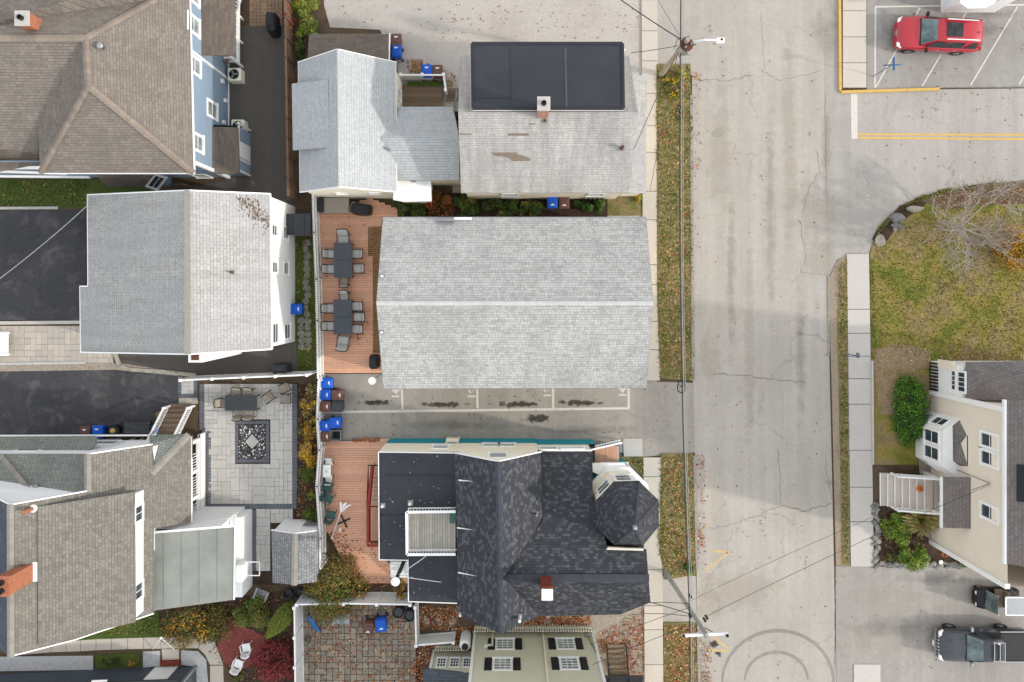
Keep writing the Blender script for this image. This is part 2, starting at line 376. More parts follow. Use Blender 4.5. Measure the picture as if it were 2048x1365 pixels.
def membrane(name, colr):
    t = NT(name, .65, .3)
    o = t.ramp(t.noise(.5, 6, .6), [(.3, mul(colr, .82)), (.7, mul(colr, 1.18))])
    o = t.mix(t.ramp(t.noise(3, 6, .7), [(.62, 0.), (.8, .35)]), o, mul(colr, 1.9))
    t.bump(t.noise(5, 3), .2, .02); return t.out(o)
M['epdm'] = membrane('black_rubber_roof', c(63, 66, 74))
M['epdmedge'] = membrane('black_rubber_edge', c(54, 56, 62))
M['rollroof'] = membrane('grey_green_roll_roof', c(166, 170, 162))
M['paver'] = pieces('grey_paver', c(228, 225, 220), .08, .85, .03, 9, .35)
M['paverdark'] = pieces('slate_paver', c(126, 130, 137), .1, .85, .0, 10, .3)
M['pavercream'] = pieces('cream_paver', c(220, 210, 198), .1, .85, .05, 9, .35)
M['paverbrown'] = pieces('mossy_brown_paver', c(178, 170, 157), .2, .9, .04, 5, .6, stain=c(120, 112, 84))
M['paverbrick'] = pieces('tan_brick_paver', c(176, 148, 122), .14, .85, .1, 9, .4)
M['redpad'] = paint('red_painted_concrete', c(150, 76, 74), .8, .14, 1.2, bump=.2)
M['rock'] = stone('pale_boulder', c(190, 184, 172), c(220, 210, 192), 3)
M['rock_dark'] = stone('grey_boulder', c(140, 140, 138), c(184, 180, 172), 3)
M['bark'] = paint('bare_twig_bark', c(186, 170, 154), .85, .15, 5)
M['branch'] = paint('pale_branch_bark', c(222, 214, 204), .85, .12, 5)
M['steppaint'] = paint('beige_step_paint', c(232, 219, 206), .7, .06, 3)
M['drygrass'] = turf('dry_grass', [(.25, c(150, 128, 100)), (.5, c(182, 158, 126)), (.75, c(150, 140, 92))], .9, 10)
M['moss'] = paint('rusty_moss', c(132, 110, 92), .9, .3, 9)
M['wire'] = paint('black_cable', c(70, 68, 68), .6)
M['polewood'] = paint('weathered_pole', c(190, 176, 160), .85, .2, 6, bump=.4)
M['polegrey'] = paint('grey_pole', c(176, 178, 174), .8, .18, 5, bump=.4)
M['redpaint'] = NT('red_car_paint', .22, .5).out(c(206, 26, 50)); M['redpaint'].node_tree.nodes['Principled BSDF'].inputs['Coat Weight'].default_value = .6
M['greypaint'] = NT('dark_grey_car_paint', .3, .5).out(c(62, 67, 74)); M['greypaint'].node_tree.nodes['Principled BSDF'].inputs['Coat Weight'].default_value = .5
M['cushion'] = paint('grey_cushion', c(206, 204, 202), .9, .06, 8)
M['sling'] = paint('tan_sling', c(176, 166, 152), .85, .08, 8)
M['greenplastic'] = paint('green_plastic', c(70, 108, 104), .5, .1)
M['patch'] = paint('bare_brown_roof_deck', c(150, 136, 122), .9, .2, 8)
M['rust'] = stone('rusty_metal', c(112, 72, 60), c(140, 98, 84), 14)
M['orange'] = paint('pumpkin_orange', c(232, 120, 20), .5, .12, 10)
M['signblue'] = paint('sign_blue', c(70, 128, 190), .4, .08)

def stainmat(name, colr, dens=.8, ns=2.2, soft=False):
    t = NT(name, .8, .2); t.out(colr)
    mz = t.n.new('ShaderNodeVectorMath'); mz.operation = 'MULTIPLY'; t.l.new(t.tc.outputs['Generated'], mz.inputs[0]); mz.inputs[1].default_value = (1, 1, 0); tc = mz.outputs[0]; vm = t.n.new('ShaderNodeVectorMath'); vm.operation = 'DISTANCE'; t.l.new(tc, vm.inputs[0]); vm.inputs[1].default_value = (.5, .5, 0)
    f = t.math('ADD', t.math('MULTIPLY', vm.outputs['Value'], -2.0), 1.0)
    f = t.math('ADD', f, t.math('MULTIPLY', t.math('SUBTRACT', t.noise(ns, 6, .68), .5), 2.2))
    f = t.ramp(f, [(.15, 0.), (1., dens)] if soft else [(.38, 0.), (.52, dens * .6), (.8, dens)])
    tr = t.n.new('ShaderNodeBsdfTransparent'); mx = t.n.new('ShaderNodeMixShader'); t.l.new(f, mx.inputs[0]); t.l.new(tr.outputs[0], mx.inputs[1]); t.l.new(t.b.outputs[0], mx.inputs[2])
    t.l.new(mx.outputs[0], t.n['Material Output'].inputs['Surface']); return t.m
M['oil'] = stainmat('soaked_oil', c(84, 78, 70), .85)
M['smudge'] = stainmat('tar_smudge', c(160, 154, 147), .26, 1.4, True)
M['bleach'] = stainmat('sandy_wash', c(222, 211, 194), .5, 1.2, True)
M['patchdark'] = stainmat('dark_asphalt_patch', c(160, 154, 148), .4, 1.0, True)
# ================================================================== ground, streets, pavements
SHEETN = [0]
def sheet(name, px, z, mat, th=.03):
    SHEETN[0] += 1; z = z + (.0007 * SHEETN[0] if SHEETN[0] > 9 else 0)
    return struct(MB().slab([W(x, y, z) for x, y in px], th), name, M[mat])
g = MB(); g.add([(-400, -400, 0), (400, -400, 0), (400, 400, 0), (-400, 400, 0)], [(0, 1, 2, 3)]); struct(g, 'ground', M['soil'])
sheet('main_street', [(1384, -300), (1384, 480), (1386, 760), (1390, 905), (1396, 1365), (1402, 1750), (1676, 1750), (1672, 1365), (1668, 1130), (1660, 780), (1655, 520), (1650, 180), (1648, -300)], .02, 'road')
sheet('road_shoulder', [(1312, -300), (1385.5, -300), (1385.5, 150), (1312, 150)], .022, 'road')
sheet('side_street', [(1649, 182), (2500, 172), (2500, 340), (2048, 362), (1960, 368), (1870, 385), (1800, 411), (1752, 462), (1738, 510), (1692, 514), (1655.5, 560)], .024, 'street')
sheet('parking_lot', [(1734, -300), (2500, -300), (2500, 173), (1880, 176), (1734, 180)], .026, 'lot')
sheet('shoulder_patch', [(1649, -300), (1680, -300), (1680, 182), (1649, 182)], .0245, 'street')
sheet('driveway', [(641, 748), (1290, 748), (1316, 764), (1387, 766), (1390, 906), (1288, 914), (1240, 905), (700, 888), (641, 888)], .03, 'drive')
sheet('driveway_apron', [(1312, 1152), (1392, 1152), (1394, 1246), (1312, 1246)], .026, 'road')
sheet('east_driveway', [(1671, 1133), (2500, 1133), (2500, 1800), (1676, 1800)], .027, 'drive_e')
sheet('gravel_lot', [(652, -300), (1317, -300), (1317, 500), (905, 500), (905, 250), (795, 250), (795, 132), (760, 60), (660, 55), (648, 10)], .02, 'gravel')
sheet('gravel_strip', [(1080, 1228), (1290, 1205), (1294, 1365), (1294, 1500), (1180, 1500), (1180, 1262), (1080, 1262)], .02, 'pebble_tan')
sheet('black_driveway', [(-400, 422), (172, 421), (172, 640), (-400, 642)], .022, 'tar')
sheet('lower_black_driveway', [(-400, 748), (230, 738), (356, 752), (357, 820), (330, 872), (-400, 876)], .022, 'tar')
sheet('alley', [(452, 52), (583, 52), (583, 404), (452, 404), (380, 402), (340, 385), (450, 360)], .022, 'tar2')
sheet('side_path', [(230, 702), (592, 686), (594, 752), (400, 755), (240, 740)], .024, 'tar2')
sheet('pebble_strip', [(-400, 730), (236, 726), (350, 744), (356, 752), (230, 740), (-400, 749)], .028, 'pebble_tan')
sheet('back_lawn', [(-400, 360), (300, 360), (300, 384), (172, 415), (-400, 418)], .02, 'greenlawn')
sheet('grass_strip', [(590, 476), (634, 476), (638, 742), (600, 742), (590, 690)], .02, 'greenlawn')
sheet('side_lawn', [(150, 1278), (310, 1225), (345, 1235), (352, 1272), (170, 1284)], .02, 'greenlawn')
sheet('verge', [(1313, 128), (1381, 128), (1381, 480), (1383, 762), (1320, 757), (1314, 600)], .10, 'verge', .1)
sheet('verge_middle', [(1322, 908), (1386, 908), (1392, 1150), (1330, 1160), (1318, 1100)], .10, 'verge', .1)
sheet('verge_lower', [(1328, 1246), (1390, 1246), (1396, 1365), (1400, 1700), (1328, 1700)], .10, 'verge', .1)
sheet('small_lawn', [(1237, 914), (1288, 914), (1288, 985), (1262, 985)], .03, 'verge')
sheet('lawn_by_sidewalk', [(1210, 388), (1288, 388), (1288, 432), (1210, 432)], .03, 'verge')
sheet('front_lawn', [(1740, 508), (1750, 470), (1800, 413), (1870, 387), (1960, 370), (2048, 364), (2500, 350), (2500, 722), (1868, 722), (1868, 800), (1848, 930), (1750, 930), (1742, 720)], .05, 'lawn', .05)
sheet('mulch_bed', [(1744, 480), (1752, 464), (1800, 414), (1870, 388), (1850, 410), (1800, 446), (1768, 490)], .056, 'mulch')
sheet('leafy_bank', [(1840, 402), (1870, 388.5), (1960, 371.5), (2048, 365.5), (2048, 408), (1960, 412), (1890, 420)], .058, 'soil')
sheet('bare_earth', [(1745, 700), (1800, 690), (1860, 700), (1862, 735), (1800, 745), (1790, 830), (1760, 830), (1748, 740)], .057, 'drygrass')
sheet('planting_bed', [(1748, 1005), (1868, 1005), (1868, 1085), (1948, 1134), (1756, 1134)], .05, 'mulch')
sheet('bed_gravel', [(1842, 790), (1868, 790), (1864, 1085), (1840, 1060), (1850, 1040), (1838, 930)], .058, 'pebble_tan')
sheet('earth_strip', [(1657, 560), (1676, 520), (1696, 512), (1697, 800), (1700, 1132), (1672, 1132), (1664, 800)], .045, 'dirt')
sheet('grass_edge', [(1681, 530), (1694, 516), (1695, 800), (1698, 1130), (1684, 1130), (1678, 800), (1674, 660)], .06, 'verge')
sheet('shrub_bed', [(598, 770), (640, 770), (640, 1060), (592, 1045)], .03, 'mulch')
sheet('side_bed', [(790, 386), (1215, 386), (1215, 436), (790, 436)], .03, 'mulch')
sheet('leafy_yard', [(838, 1206), (1010, 1206), (1080, 1230), (1180, 1262), (950, 1262), (838, 1300)], .02, 'soil')
sheet('garden_bed', [(316, 1215), (588, 1180), (590, 1365), (470, 1365), (440, 1310), (360, 1285), (320, 1262)], .02, 'mulch')
sheet('white_pebble_bed', [(-300, 1318), (186, 1312), (186, 1340), (-300, 1348)], .03, 'pebble_white')
sheet('white_pebble_patch', [(286, 1304), (320, 1302), (320, 1332), (286, 1336)], .03, 'pebble_white')
sheet('white_pebble_border', [(362, 1301), (396, 1303), (412, 1320), (416, 1365), (416, 1420), (392, 1420), (392, 1334), (362, 1330)], .03, 'pebble_white')
sheet('planter_bed', [(190, 1311), (280, 1306), (280, 1333), (190, 1338)], .03, 'greenlawn')
sheet('red_pad', [(456, 1240), (478, 1248), (532, 1275), (512, 1325), (490, 1338), (452, 1330), (434, 1297)], .04, 'redpad')
# sidewalks: one slab each
def sidewalk(name, left, right, ys, z, mat, gap=.6, lean=0):
    root = bpy.data.objects.new(name, None); col.objects.link(root); root['kind'] = 'structure'
    for a, b in zip(ys[:-1], ys[1:]):
        f = lambda arr, y: arr[0] + (arr[1] - arr[0]) * (y - ys[0]) / (ys[-1] - ys[0])
        p = [W(f(left, a + gap), a + gap, z), W(f(right, a + gap), a + gap, z), W(f(right, b - gap), b - gap, z), W(f(left, b - gap), b - gap, z)]
        MB().slab(p, .1).build('slab', M[mat], root)
    return root
sidewalk('west_sidewalk', (1282, 1287), (1313, 1320), [-260, -190, -120, -60, 0, 62, 122, 187, 252, 305, 383, 440, 530, 570, 643, 700, 762], .11, 'concrete')
sidewalk('west_lower_sidewalk', (1287, 1290), (1323, 1328), [915, 954, 1050, 1140, 1212, 1260, 1330, 1400, 1480], .11, 'concrete')
sidewalk('east_sidewalk', (1694, 1702), (1738, 1748), [508, 619, 667, 713, 758, 809, 901, 975, 1044, 1134], .11, 'concrete2')
sidewalk('corner_sidewalk', (1686, 1686), (1733, 1733), [-200, -130, -60, 22, 74, 126, 176], .12, 'concrete')
sidewalk('paved_pad', (1708, 1708), (1761, 1762), [1329, 1420, 1500], .07, 'concrete2')
sidewalk('concrete_pad', (1246, 1248), (1284, 1286), [877, 914], .08, 'concrete2')
gw = bpy.data.objects.new('garden_walk', None); col.objects.link(gw); gw['kind'] = 'structure'
xs = [(28, 1306, 1311), (104, 1292, 1305), (132, 1284, 1304), (161, 1281, 1303), (192, 1279, 1301), (223, 1278, 1300), (255, 1277, 1299), (287, 1276, 1298), (322, 1275, 1298), (360, 1272, 1297), (398, 1275, 1297)]
for (x0, t0, b0), (x1, t1, b1) in zip(xs[:-1], xs[1:]):
    MB().slab([W(x0 + .5, t0, .05), W(x1 - .5, t1, .05), W(x1 - .5, b1, .05), W(x0 + .5, b0, .05)], .06).build('slab', M['concrete'], gw)
for q in ([(400, 1274), (430, 1285), (446, 1330), (420, 1330), (410, 1310), (398, 1298)], [(420, 1332), (446, 1332), (448, 1400), (420, 1400)], [(323, 1299), (358, 1299), (358, 1326), (325, 1326)]):
    MB().slab([W(x, y, .05) for x, y in q], .06).build('slab', M['concrete'], gw)
# kerbs
def kerb(name, px, w, z, mat, seg=1.8, dy=0):
    root = bpy.data.objects.new(name, None); col.objects.link(root); root['kind'] = 'structure'
    pts = [W(x, y, z) for x, y in px]
    for a, b in zip(pts[:-1], pts[1:]):
        n = max(1, round((b - a).length / seg))
        for i in range(n):
            p = a.lerp(b, i / n); q = a.lerp(b, (i + 1) / n); d = (q - p).normalized() * .008
            MB().bar(p + d - Vector((0, 0, .07)), q - d - Vector((0, 0, .07)), w, .15).build('kerbstone', M[mat], root)
    return root
kerb('west_kerb', [(1383, 190), (1384, 480), (1386, 762)], .15, .14, 'kerb')
kerb('west_middle_kerb', [(1389, 912), (1394, 1140)], .15, .14, 'kerb')
kerb('west_lower_kerb', [(1396, 1262), (1399, 1400)], .15, .14, 'kerb')
kerb('yellow_kerb', [(1679, -150), (1681, 181), (1682, 184), (1880, 178)], .16, .15, 'yline')
kerb('east_kerb', [(1657, 552), (1658, 712)], .1, .06, 'kerb')
kerb('garden_wall', [(1745, 722), (1747, 930)], .1, .25, 'concrete2', 1.2)
def line(px, w, z=.032, mat='wline', name='painted_line'):
    pts = [W(x, y, z) for x, y in px]; m = MB()
    for a, b in zip(pts[:-1], pts[1:]):
        d = (b - a).normalized(); n = Vector((-d.y, d.x, 0)) * w / 2; e = d * 0
        m.slab([a - n - e, b - n + e, b + n + e, a + n - e], .003)
    o = m.build(name, M[mat], kind='structure'); return o
# stall markings of the driveway
line([(640, 825), (1259, 817)], .15, .036)
for x0, x1 in ((803, 805), (954, 955), (1105.5, 1106.5), (1257, 1257.5)): line([(x0, 762), (x1, 816.5 if x1 > 900 else 819)], .14, .0365)
# parking lot markings
line([(1750, 14), (2200, 8)], .10, .034); line([(1751, 15.5), (1750, 176)], .10, .0345)
for (a, b) in (((1840, 16), (1751, 176)), ((1938, 16), (1844, 173)), ((2035, 14), (1941, 171)), ((2132, 12), (2038, 170))): line([a, b], .09, .0342)
line([(1708, 188), (1709, 278)], .40, .034)
line([(1716.5, 269), (2300, 271)], .12, .034, 'yline'); line([(1716.5, 276), (2300, 281)], .12, .034, 'yline')
for q in ([(1424, 1102), (1459, 1105)], [(1456, 1107), (1412, 1140)], [(1424, 1272), (1456, 1298)], [(1414, 1301), (1458, 1302)]): line(q, .17, .026, 'yfaint')
# tyre circles
def ring(cx, cy, rx, ry, w, a0, a1, mat, z=.027, name='tyre_mark'):
    m = MB(); n = 48; p = []
    for i in range(n + 1):
        a = R(a0 + (a1 - a0) * i / n); e = Vector((math.cos(a), math.sin(a), 0)); ce = W(cx, cy, z)
        q = ce + Vector((e.x * rx / PPM, e.y * ry / PPM, 0)); ww = w * (.55 + .45 * math.sin(math.pi * i / n)); p += [q - e * ww / 2, q + e * ww / 2]
    for i in range(n): m.add([p[2 * i], p[2 * i + 1], p[2 * i + 3], p[2 * i + 2]], [(0, 1, 2, 3)])
    m.build(name, M[mat], kind='structure')
ring(1556, 1365, 111, 103, .22, -20, 180, 'skid'); ring(1553, 1362, 63, 57, .20, 2, 180, 'skid')
def blob(name, cx, cy, rx, ry, mat, z, n=22, rough=.35, seed=1):
    rnd = random.Random(seed); pts = []
    for i in range(n):
        a = 2 * math.pi * i / n; k = 1 + rnd.uniform(-rough, rough); pts.append(W(cx + rx * k * math.cos(a), cy + ry * k * math.sin(a), z))
    m = MB(); ce = W(cx, cy, z); m.add([ce] + pts, [(0, i + 1, (i + 1) % n + 1) for i in range(n)][::-1]); return m.build(name, M[mat], kind='structure')
STN = [0]
def stain(name, cx, cy, rx, ry, mat, z):
    STN[0] += 1; z += .0003 * STN[0]
    MB().add([W(cx - rx, cy + ry, z), W(cx + rx, cy + ry, z), W(cx + rx, cy - ry, z), W(cx - rx, cy - ry, z)], [(0, 1, 2, 3)]).build(name, M[mat], kind='structure')
for x, y, a, b in ((885, 809, 62, 9), (1035, 809, 66, 10), (1160, 806, 62, 10), (1074, 838, 44, 13), (752, 806, 50, 9)): stain('oil_stain', x, y, a, b, 'oil', .032)
for x, y, a, b in ((1428, 1288, 14, 13), (1436, 1306, 14, 12)): stain('road_stain', x, y, a, b, 'oil', .022)
for x, y, a, b in ((1640, 60, 20, 60), (1664, 60, 14, 70), (1660, 965, 16, 7), (1652, 300, 14, 120), (1540, 420, 16, 260), (1462, 560, 12, 220), (1600, 700, 14, 200)): stain('road_stain', x, y, a, b, 'smudge', .026)
for x, y, a, b in ((1655, 90, 14, 60), (1640, 520, 40, 50), (1500, 700, 14, 260), (1580, 300, 16, 260), (1440, 300, 30, 180), (1420, 720, 24, 90), (1640, 420, 50, 60), (1480, 1180, 90, 60), (1420, 1200, 30, 60), (1780, 1200, 90, 40), (1760, 1280, 80, 50)): stain('road_stain', x, y, a, b, 'bleach', .0285)
for x, y, a, b in ((1960, 60, 70, 18), (1990, 28, 70, 12), (1800, 60, 40, 40), (1870, 1160, 90, 16), (1800, 1255, 120, 30), (900, 850, 160, 14), (1180, 860, 120, 12)): stain('road_stain', x, y, a, b, 'patchdark', .034)
def crack(px, w=.035, mat='seal', z=.0275, j=2.5, seed=0):
    rnd = random.Random(seed + int(px[0][0])); pts = []
    for (a, b) in zip(px[:-1], px[1:]):
        n = max(2, int(math.dist(a, b) / 7))
        for i in range(n): t = i / n; pts.append((a[0] + (b[0] - a[0]) * t + rnd.uniform(-j, j), a[1] + (b[1] - a[1]) * t + rnd.uniform(-j, j)))
    pts.append(px[-1]); p = [W(x, y, z) for x, y in pts]; m = MB()
    for a, b in zip(p[:-1], p[1:]):
        d = (b - a).normalized(); nn = Vector((-d.y, d.x, 0)) * w * rnd.uniform(.2, .55); m.add([a - nn, b - nn, b + nn, a + nn], [(0, 1, 2, 3)])
    m.build('road_crack', M[mat], kind='structure')
crack([(1420, 748), (1500, 752), (1560, 762), (1612, 766)], .05); crack([(1560, 1012), (1610, 1022), (1664, 1008)], .05)
crack([(1557, 900), (1562, 1010)], .035, j=1.5); crack([(1418, 1058), (1480, 1045), (1560, 1014)], .03)
crack([(1650, 190), (1651, 300), (1654, 420)], .025, j=1); crack([(1632, 300), (1640, 345), (1615, 380), (1605, 425)], .03)
crack([(1522, 140), (1560, 162), (1640, 142)], .03); crack([(1395, 160), (1460, 161), (1510, 150)], .04)
crack([(1600, 440), (1612, 520), (1600, 545), (1655, 548)], .03); crack([(1296, 775), (1320, 905)], .025, j=1); crack([(1882, 176), (2200, 172)], .05, j=1)
crack([(1650, 915), (1662, 1000)], .03); crack([(1672, 1136), (1668, 1365)], .04, j=1.2); crack([(1523, 20), (1530, 140)], .02)
for i, (x, y) in enumerate([(1737, 395), (1615, 499), (1590, 572), (1586, 650), (1924, 355)]): ring(x, y, 3.5, 4.5, .035, 20, 330, 'wline', .028 + i * .0003, 'survey_mark')
# stall numbers, painted flat on the asphalt
def letters(txt, px, py, size, rz, mat, z, name='stall_number'):
    cu = bpy.data.curves.new(name, 'FONT'); cu.body = txt; cu.size = size; cu.extrude = .001; cu.offset = .028
    o = bpy.data.objects.new(name, cu); col.objects.link(o); bpy.context.view_layer.update()
    dg = bpy.context.evaluated_depsgraph_get(); me = bpy.data.meshes.new_from_object(o.evaluated_get(dg))
    bpy.data.objects.remove(o); me.materials.clear(); me.materials.append(M[mat])
    o = bpy.data.objects.new(name, me); col.objects.link(o); o.location = W(px, py, z); o.rotation_euler.z = rz; return o
for t, x, y in (('144', 797, 798), ('164', 949, 798), ('162', 1100, 796), ('144', 1251, 795)):
    o = letters(t, x + 1, y, .6, R(90), 'wline', .037); o['kind'] = 'structure'
# ================================================================== building helpers
def hroot(name, px, label, cat='house', group=None): return thing(name, W(*px), label, cat, group)
def roofpart(parent, pts, mat, t=.14, name='roof', label=None):
    return MB().slab(pts, t).build(name, M[mat], parent, label=label)
def walls(parent, pts, mat, z0=-.02, name='wall'):
    """pts: (x, y, ztop) round the footprint"""
    m = MB(); n = len(pts)
    vs = [Vector((p[0], p[1], z0)) for p in pts] + [Vector(p) for p in pts]
    m.add(vs, [(i, (i + 1) % n, n + (i + 1) % n, n + i) for i in range(n)])
    return m.build(name, M[mat], parent)
def wallbox(parent, x0, x1, y0, y1, z1, mat, z0=-.02, name='wall'):
    return walls(parent, [(x0, y0, z1), (x1, y0, z1), (x1, y1, z1), (x0, y1, z1)], mat, z0, name)
def window(parent, ctr, nrm, w, h, fw=.1, grid=(1, 2), pane='glass', depth=.045, frame='trim', sill=True, name='window', shutters=None, open_blind=None):
    """frame (part) with sash bars, pane a sub-part"""
    n = Vector(nrm).normalized(); up = Vector((0, 0, 1)); u = up.cross(n).normalized(); c0 = Vector(ctr)
    f = MB()
    def piece(mb, du, dv, su, sv, d0, d1):
        p = c0 + u * du + up * dv
        q = [p + u * a * su / 2 + up * b * sv / 2 for a, b in ((-1, -1), (1, -1), (1, 1), (-1, 1))]
        vs = [x + n * d0 for x in q] + [x + n * d1 for x in q]
        mb.add(vs, [(3, 2, 1, 0), (4, 5, 6, 7), (0, 1, 5, 4), (1, 2, 6, 5), (2, 3, 7, 6), (3, 0, 4, 7)])
    piece(f, 0, h / 2 - fw / 2, w, fw, -.02, depth); piece(f, 0, -h / 2 + fw / 2, w + (.08 if sill else 0), fw, -.02, depth + (.05 if sill else 0))
    for s in (-1, 1): piece(f, s * (w / 2 - fw / 2), 0, fw, h - 2 * fw - .004, -.02, depth)
    iw, ih = w - 2 * fw, h - 2 * fw
    for i in range(1, grid[0]): piece(f, -iw / 2 + iw * i / grid[0], 0, .035, ih - .004, .012, depth * .6)
    for j in range(1, grid[1]): piece(f, 0, -ih / 2 + ih * j / grid[1], iw - .004, .045, .012, depth * .6 + .004)
    fo = f.build(name, M[frame], parent)
    p = MB(); piece(p, 0, 0, iw - .002, ih - .002, -.01, .01); p.build('pane', M[pane], fo)
    if open_blind:
        b = MB(); piece(b, 0, ih * (.5 - open_blind / 2), iw - .01, ih * open_blind, .0105, .013); b.build('blind', M['creamflat'], fo)
    if shutters:
        for s in (-1, 1):
            m = MB(); piece(m, s * (w / 2 + shutters / 2 + .02), 0, shutters, h - .04, .0, .05)
            for k in range(2): piece(m, s * (w / 2 + shutters / 2 + .02), (k - .5) * h * .46, shutters - .1, h * .36, .05, .062)
            m.build('shutter', M['black'], parent)
    return fo
def wpt(px, py, p0, n): return on_plane(px, py, (Vector(p0), Vector(n)))
def caps(parent, a, b, mat, n=None, w=.34, seg=.3, name='ridge_cap', lift=.035):
    """overlapping cap shingles along a ridge or hip"""
    a, b = Vector(a), Vector(b); L = (b - a).length; n = n or max(2, int(L / seg)); d = (b - a) / n
    side = d.cross(Vector((0, 0, 1))).normalized() * w / 2
    for i in range(n):
        p = a + d * i; q = a + d * (i + 1.12); dn = Vector((0, 0, -.05))
        m = MB(); up = Vector((0, 0, lift)); dz = Vector((0, 0, .012))
        vs = [p - side + dn + up, p + up, p + side + dn + up, q - side + dn + up + dz, q + up + dz, q + side + dn + up + dz]
        vs2 = [v - Vector((0, 0, .05)) for v in vs]
        m.add(vs + vs2, [(0, 1, 4, 3), (1, 2, 5, 4), (6, 9, 10, 7), (7, 10, 11, 8), (0, 3, 9, 6), (2, 8, 11, 5), (3, 4, 10, 9), (4, 5, 11, 10), (0, 6, 7, 1), (1, 7, 8, 2)])
        m.build(name, M[mat], parent)
def trimbar(parent, a, b, w, h=None, mat='trim', name='trim_board'): return MB().bar(a, b, w, h).build(name, M[mat], parent)
def ventpipe(parent, p, r=.06, h=.4, mat='greymetal', name='vent_pipe', flash=True):
    p = Vector(p); m = MB().tube([p - Vector((0, 0, .1)), p + Vector((0, 0, h))], r, 10)
    o = m.build(name, M[mat], parent)
    if flash: MB().box(p + Vector((0, 0, .02)), (r * 3.4, r * 3.4, .05)).build('flashing', M['greymetal'], o)
    return o
def chimney(parent, base, w, d, z0, z1, mat, cap=None, flues=0, capmat='concrete2'):
    b = Vector(base); o = MB().box((b.x, b.y, (z0 + z1) / 2), (w, d, z1 - z0)).build('chimney', M[mat], parent)
    m = MB().box((b.x, b.y, z1 + .04), (w + .1, d + .1, .08)); m.build('chimney_crown', M[capmat if not cap else mat], o)
    for i in range(flues):
        off = (i - (flues - 1) / 2) * d * .45
        f = MB().lathe([(.13, 0), (.13, .22), (.10, .22), (.10, .1)], (b.x, b.y + off, z1 + .08), 12); f.build('flue', M['black'], o)
    if cap:
        f = MB()
        for sx in (-1, 1):
            for sy in (-1, 1): f.box((b.x + sx * w * .38, b.y + sy * d * .38, z1 + .2), (.03, .03, .28))
        f.bevbox((b.x, b.y, z1 + .36), (w * 1.05, d * 1.05, .06), .02); f.build('chimney_cap', M[cap], o)
    return o
def picket_rail(parent, a, b, h=.95, pitch=.13, z=0, mat='white', name='railing', w=.04, top=.09):
    """one railing: top rail, bottom rail and each baluster as its own piece"""
    a, b = Vector(a), Vector(b); up = Vector((0, 0, 1))
    r = MB(); r.bar(a + up * (h - .03), b + up * (h - .03), top, .06); r.bar(a + up * .1, b + up * .1, .05, .06)
    o = r.build(name, M[mat], parent); L = (b - a).length; n = max(2, int(L / pitch)); proto = None
    for i in range(1, n):
        p = a.lerp(b, i / n)
        m = MB().box(p + up * h / 2, (w, w, h - .22)); m.build('baluster', M[mat], o)
    return o

# ================================================================== mottled pale grey gable house in the middle
h = hroot('apartment_house', (1030, 606), 'long gabled house in the middle with pale mottled grey shingle roof and white ridge', 'house')
ze, zr = 5.0, 7.1
nw, ne, sw, se = W(766, 435.5, ze), W(1292, 435.5, ze), W(767, 778, ze), W(1292.6, 775.5, ze)
rw, re = W(753, 606.5, zr), W(1306, 606.5, zr)
roofpart(h, [nw, ne, re, rw], 'sh_main'); roofpart(h, [sw, se, re, rw], 'sh_main')
walls(h, [(nw.x + .25, nw.y - .3, ze - .02), (ne.x - .25, ne.y - .3, ze - .02), (re.x - .3, re.y, zr - .3), (se.x - .25, se.y + .3, ze - .02), (sw.x + .25, sw.y + .3, ze - .02), (rw.x + .3, rw.y, zr - .3)], 'cream')
m = MB(); s_ = Vector((0, .12, -.06)); s2 = Vector((0, -.12, -.06)); u_ = Vector((0, 0, .06))
m.slab([rw + u_, re + u_, re + u_ + s_, rw + u_ + s_], .06); m.slab([rw + u_, rw + u_ + s2, re + u_ + s2, re + u_], .06); m.build('ridge_vent', M['ridgevent'], h)
for a, b in ((nw, rw), (rw, sw), (ne, re), (re, se)): trimbar(h, a - Vector((0, 0, .1)), b - Vector((0, 0, .1)), .03, .16, 'greymetal', name='rake_board')
trimbar(h, nw + Vector((0, .02, -.08)), ne + Vector((0, .02, -.08)), .04, .12, 'greymetal', name='gutter'); trimbar(h, sw + Vector((0, -.02, -.08)), se + Vector((0, -.02, -.08)), .04, .12, 'greymetal', name='gutter')
for px, py in ((765, 553), (764, 665)):
    p = on_plane(px, py, plane(nw, ne, re) if py < 606 else plane(sw, se, re)); ventpipe(h, p, .06, .3, 'white')
m = MB(); a = W(872, 447, 5.15); m.slab([W(873, 441, 5.16), W(908, 444, 5.16), W(906, 453, 5.2), W(872, 450, 5.2)], .03); m.build('roof_flashing', M['greymetal'], h)
m = MB(); m.tube([W(875, 439, 5.35), W(908, 439.5, 5.35)], .11, 10); m.tube([W(884, 439, 5.35), W(884, 436, 4.2)], .09, 8); m.build('vent_duct', M['greymetal'], h)
MB().bar(W(908, 437.5, 5.25), W(944, 437.5, 5.25), .12, .08).build('gutter_end', M['trim'], h)
# windows and door of the unseen side walls keep the house whole
ycs = (sw.y + .3)
for k in range(4): window(h, (nw.x + 2 + k * 3.6, nw.y - .3, 3.6), (0, 1, 0), 1.0, 1.3); window(h, (sw.x + 2 + k * 3.6, ycs, 3.6), (0, -1, 0), 1.0, 1.3); 
# satellite dish on its arms
t = thing('satellite_dish', W(758, 752, 3.4), 'white round satellite dish on arms at the corner of the long gabled house', 'satellite dish')
m = MB(); p = W(745, 762, 3.7); m.lathe([(.02, .0), (.12, .02), (.2, .06), (.22, .085), (.2, .08), (.1, .04), (.02, .03)], p, 18); m.build('dish', M['white'], t)
m = MB(); m.tube([p, W(766, 743, 3.3)], .02, 6); m.tube([p + Vector((.05, .05, 0)), W(768, 746, 3.3)], .02, 6); m.tube([p, W(767, 762, 3.5)], .018, 6); m.build('arm', M['greymetal'], t)

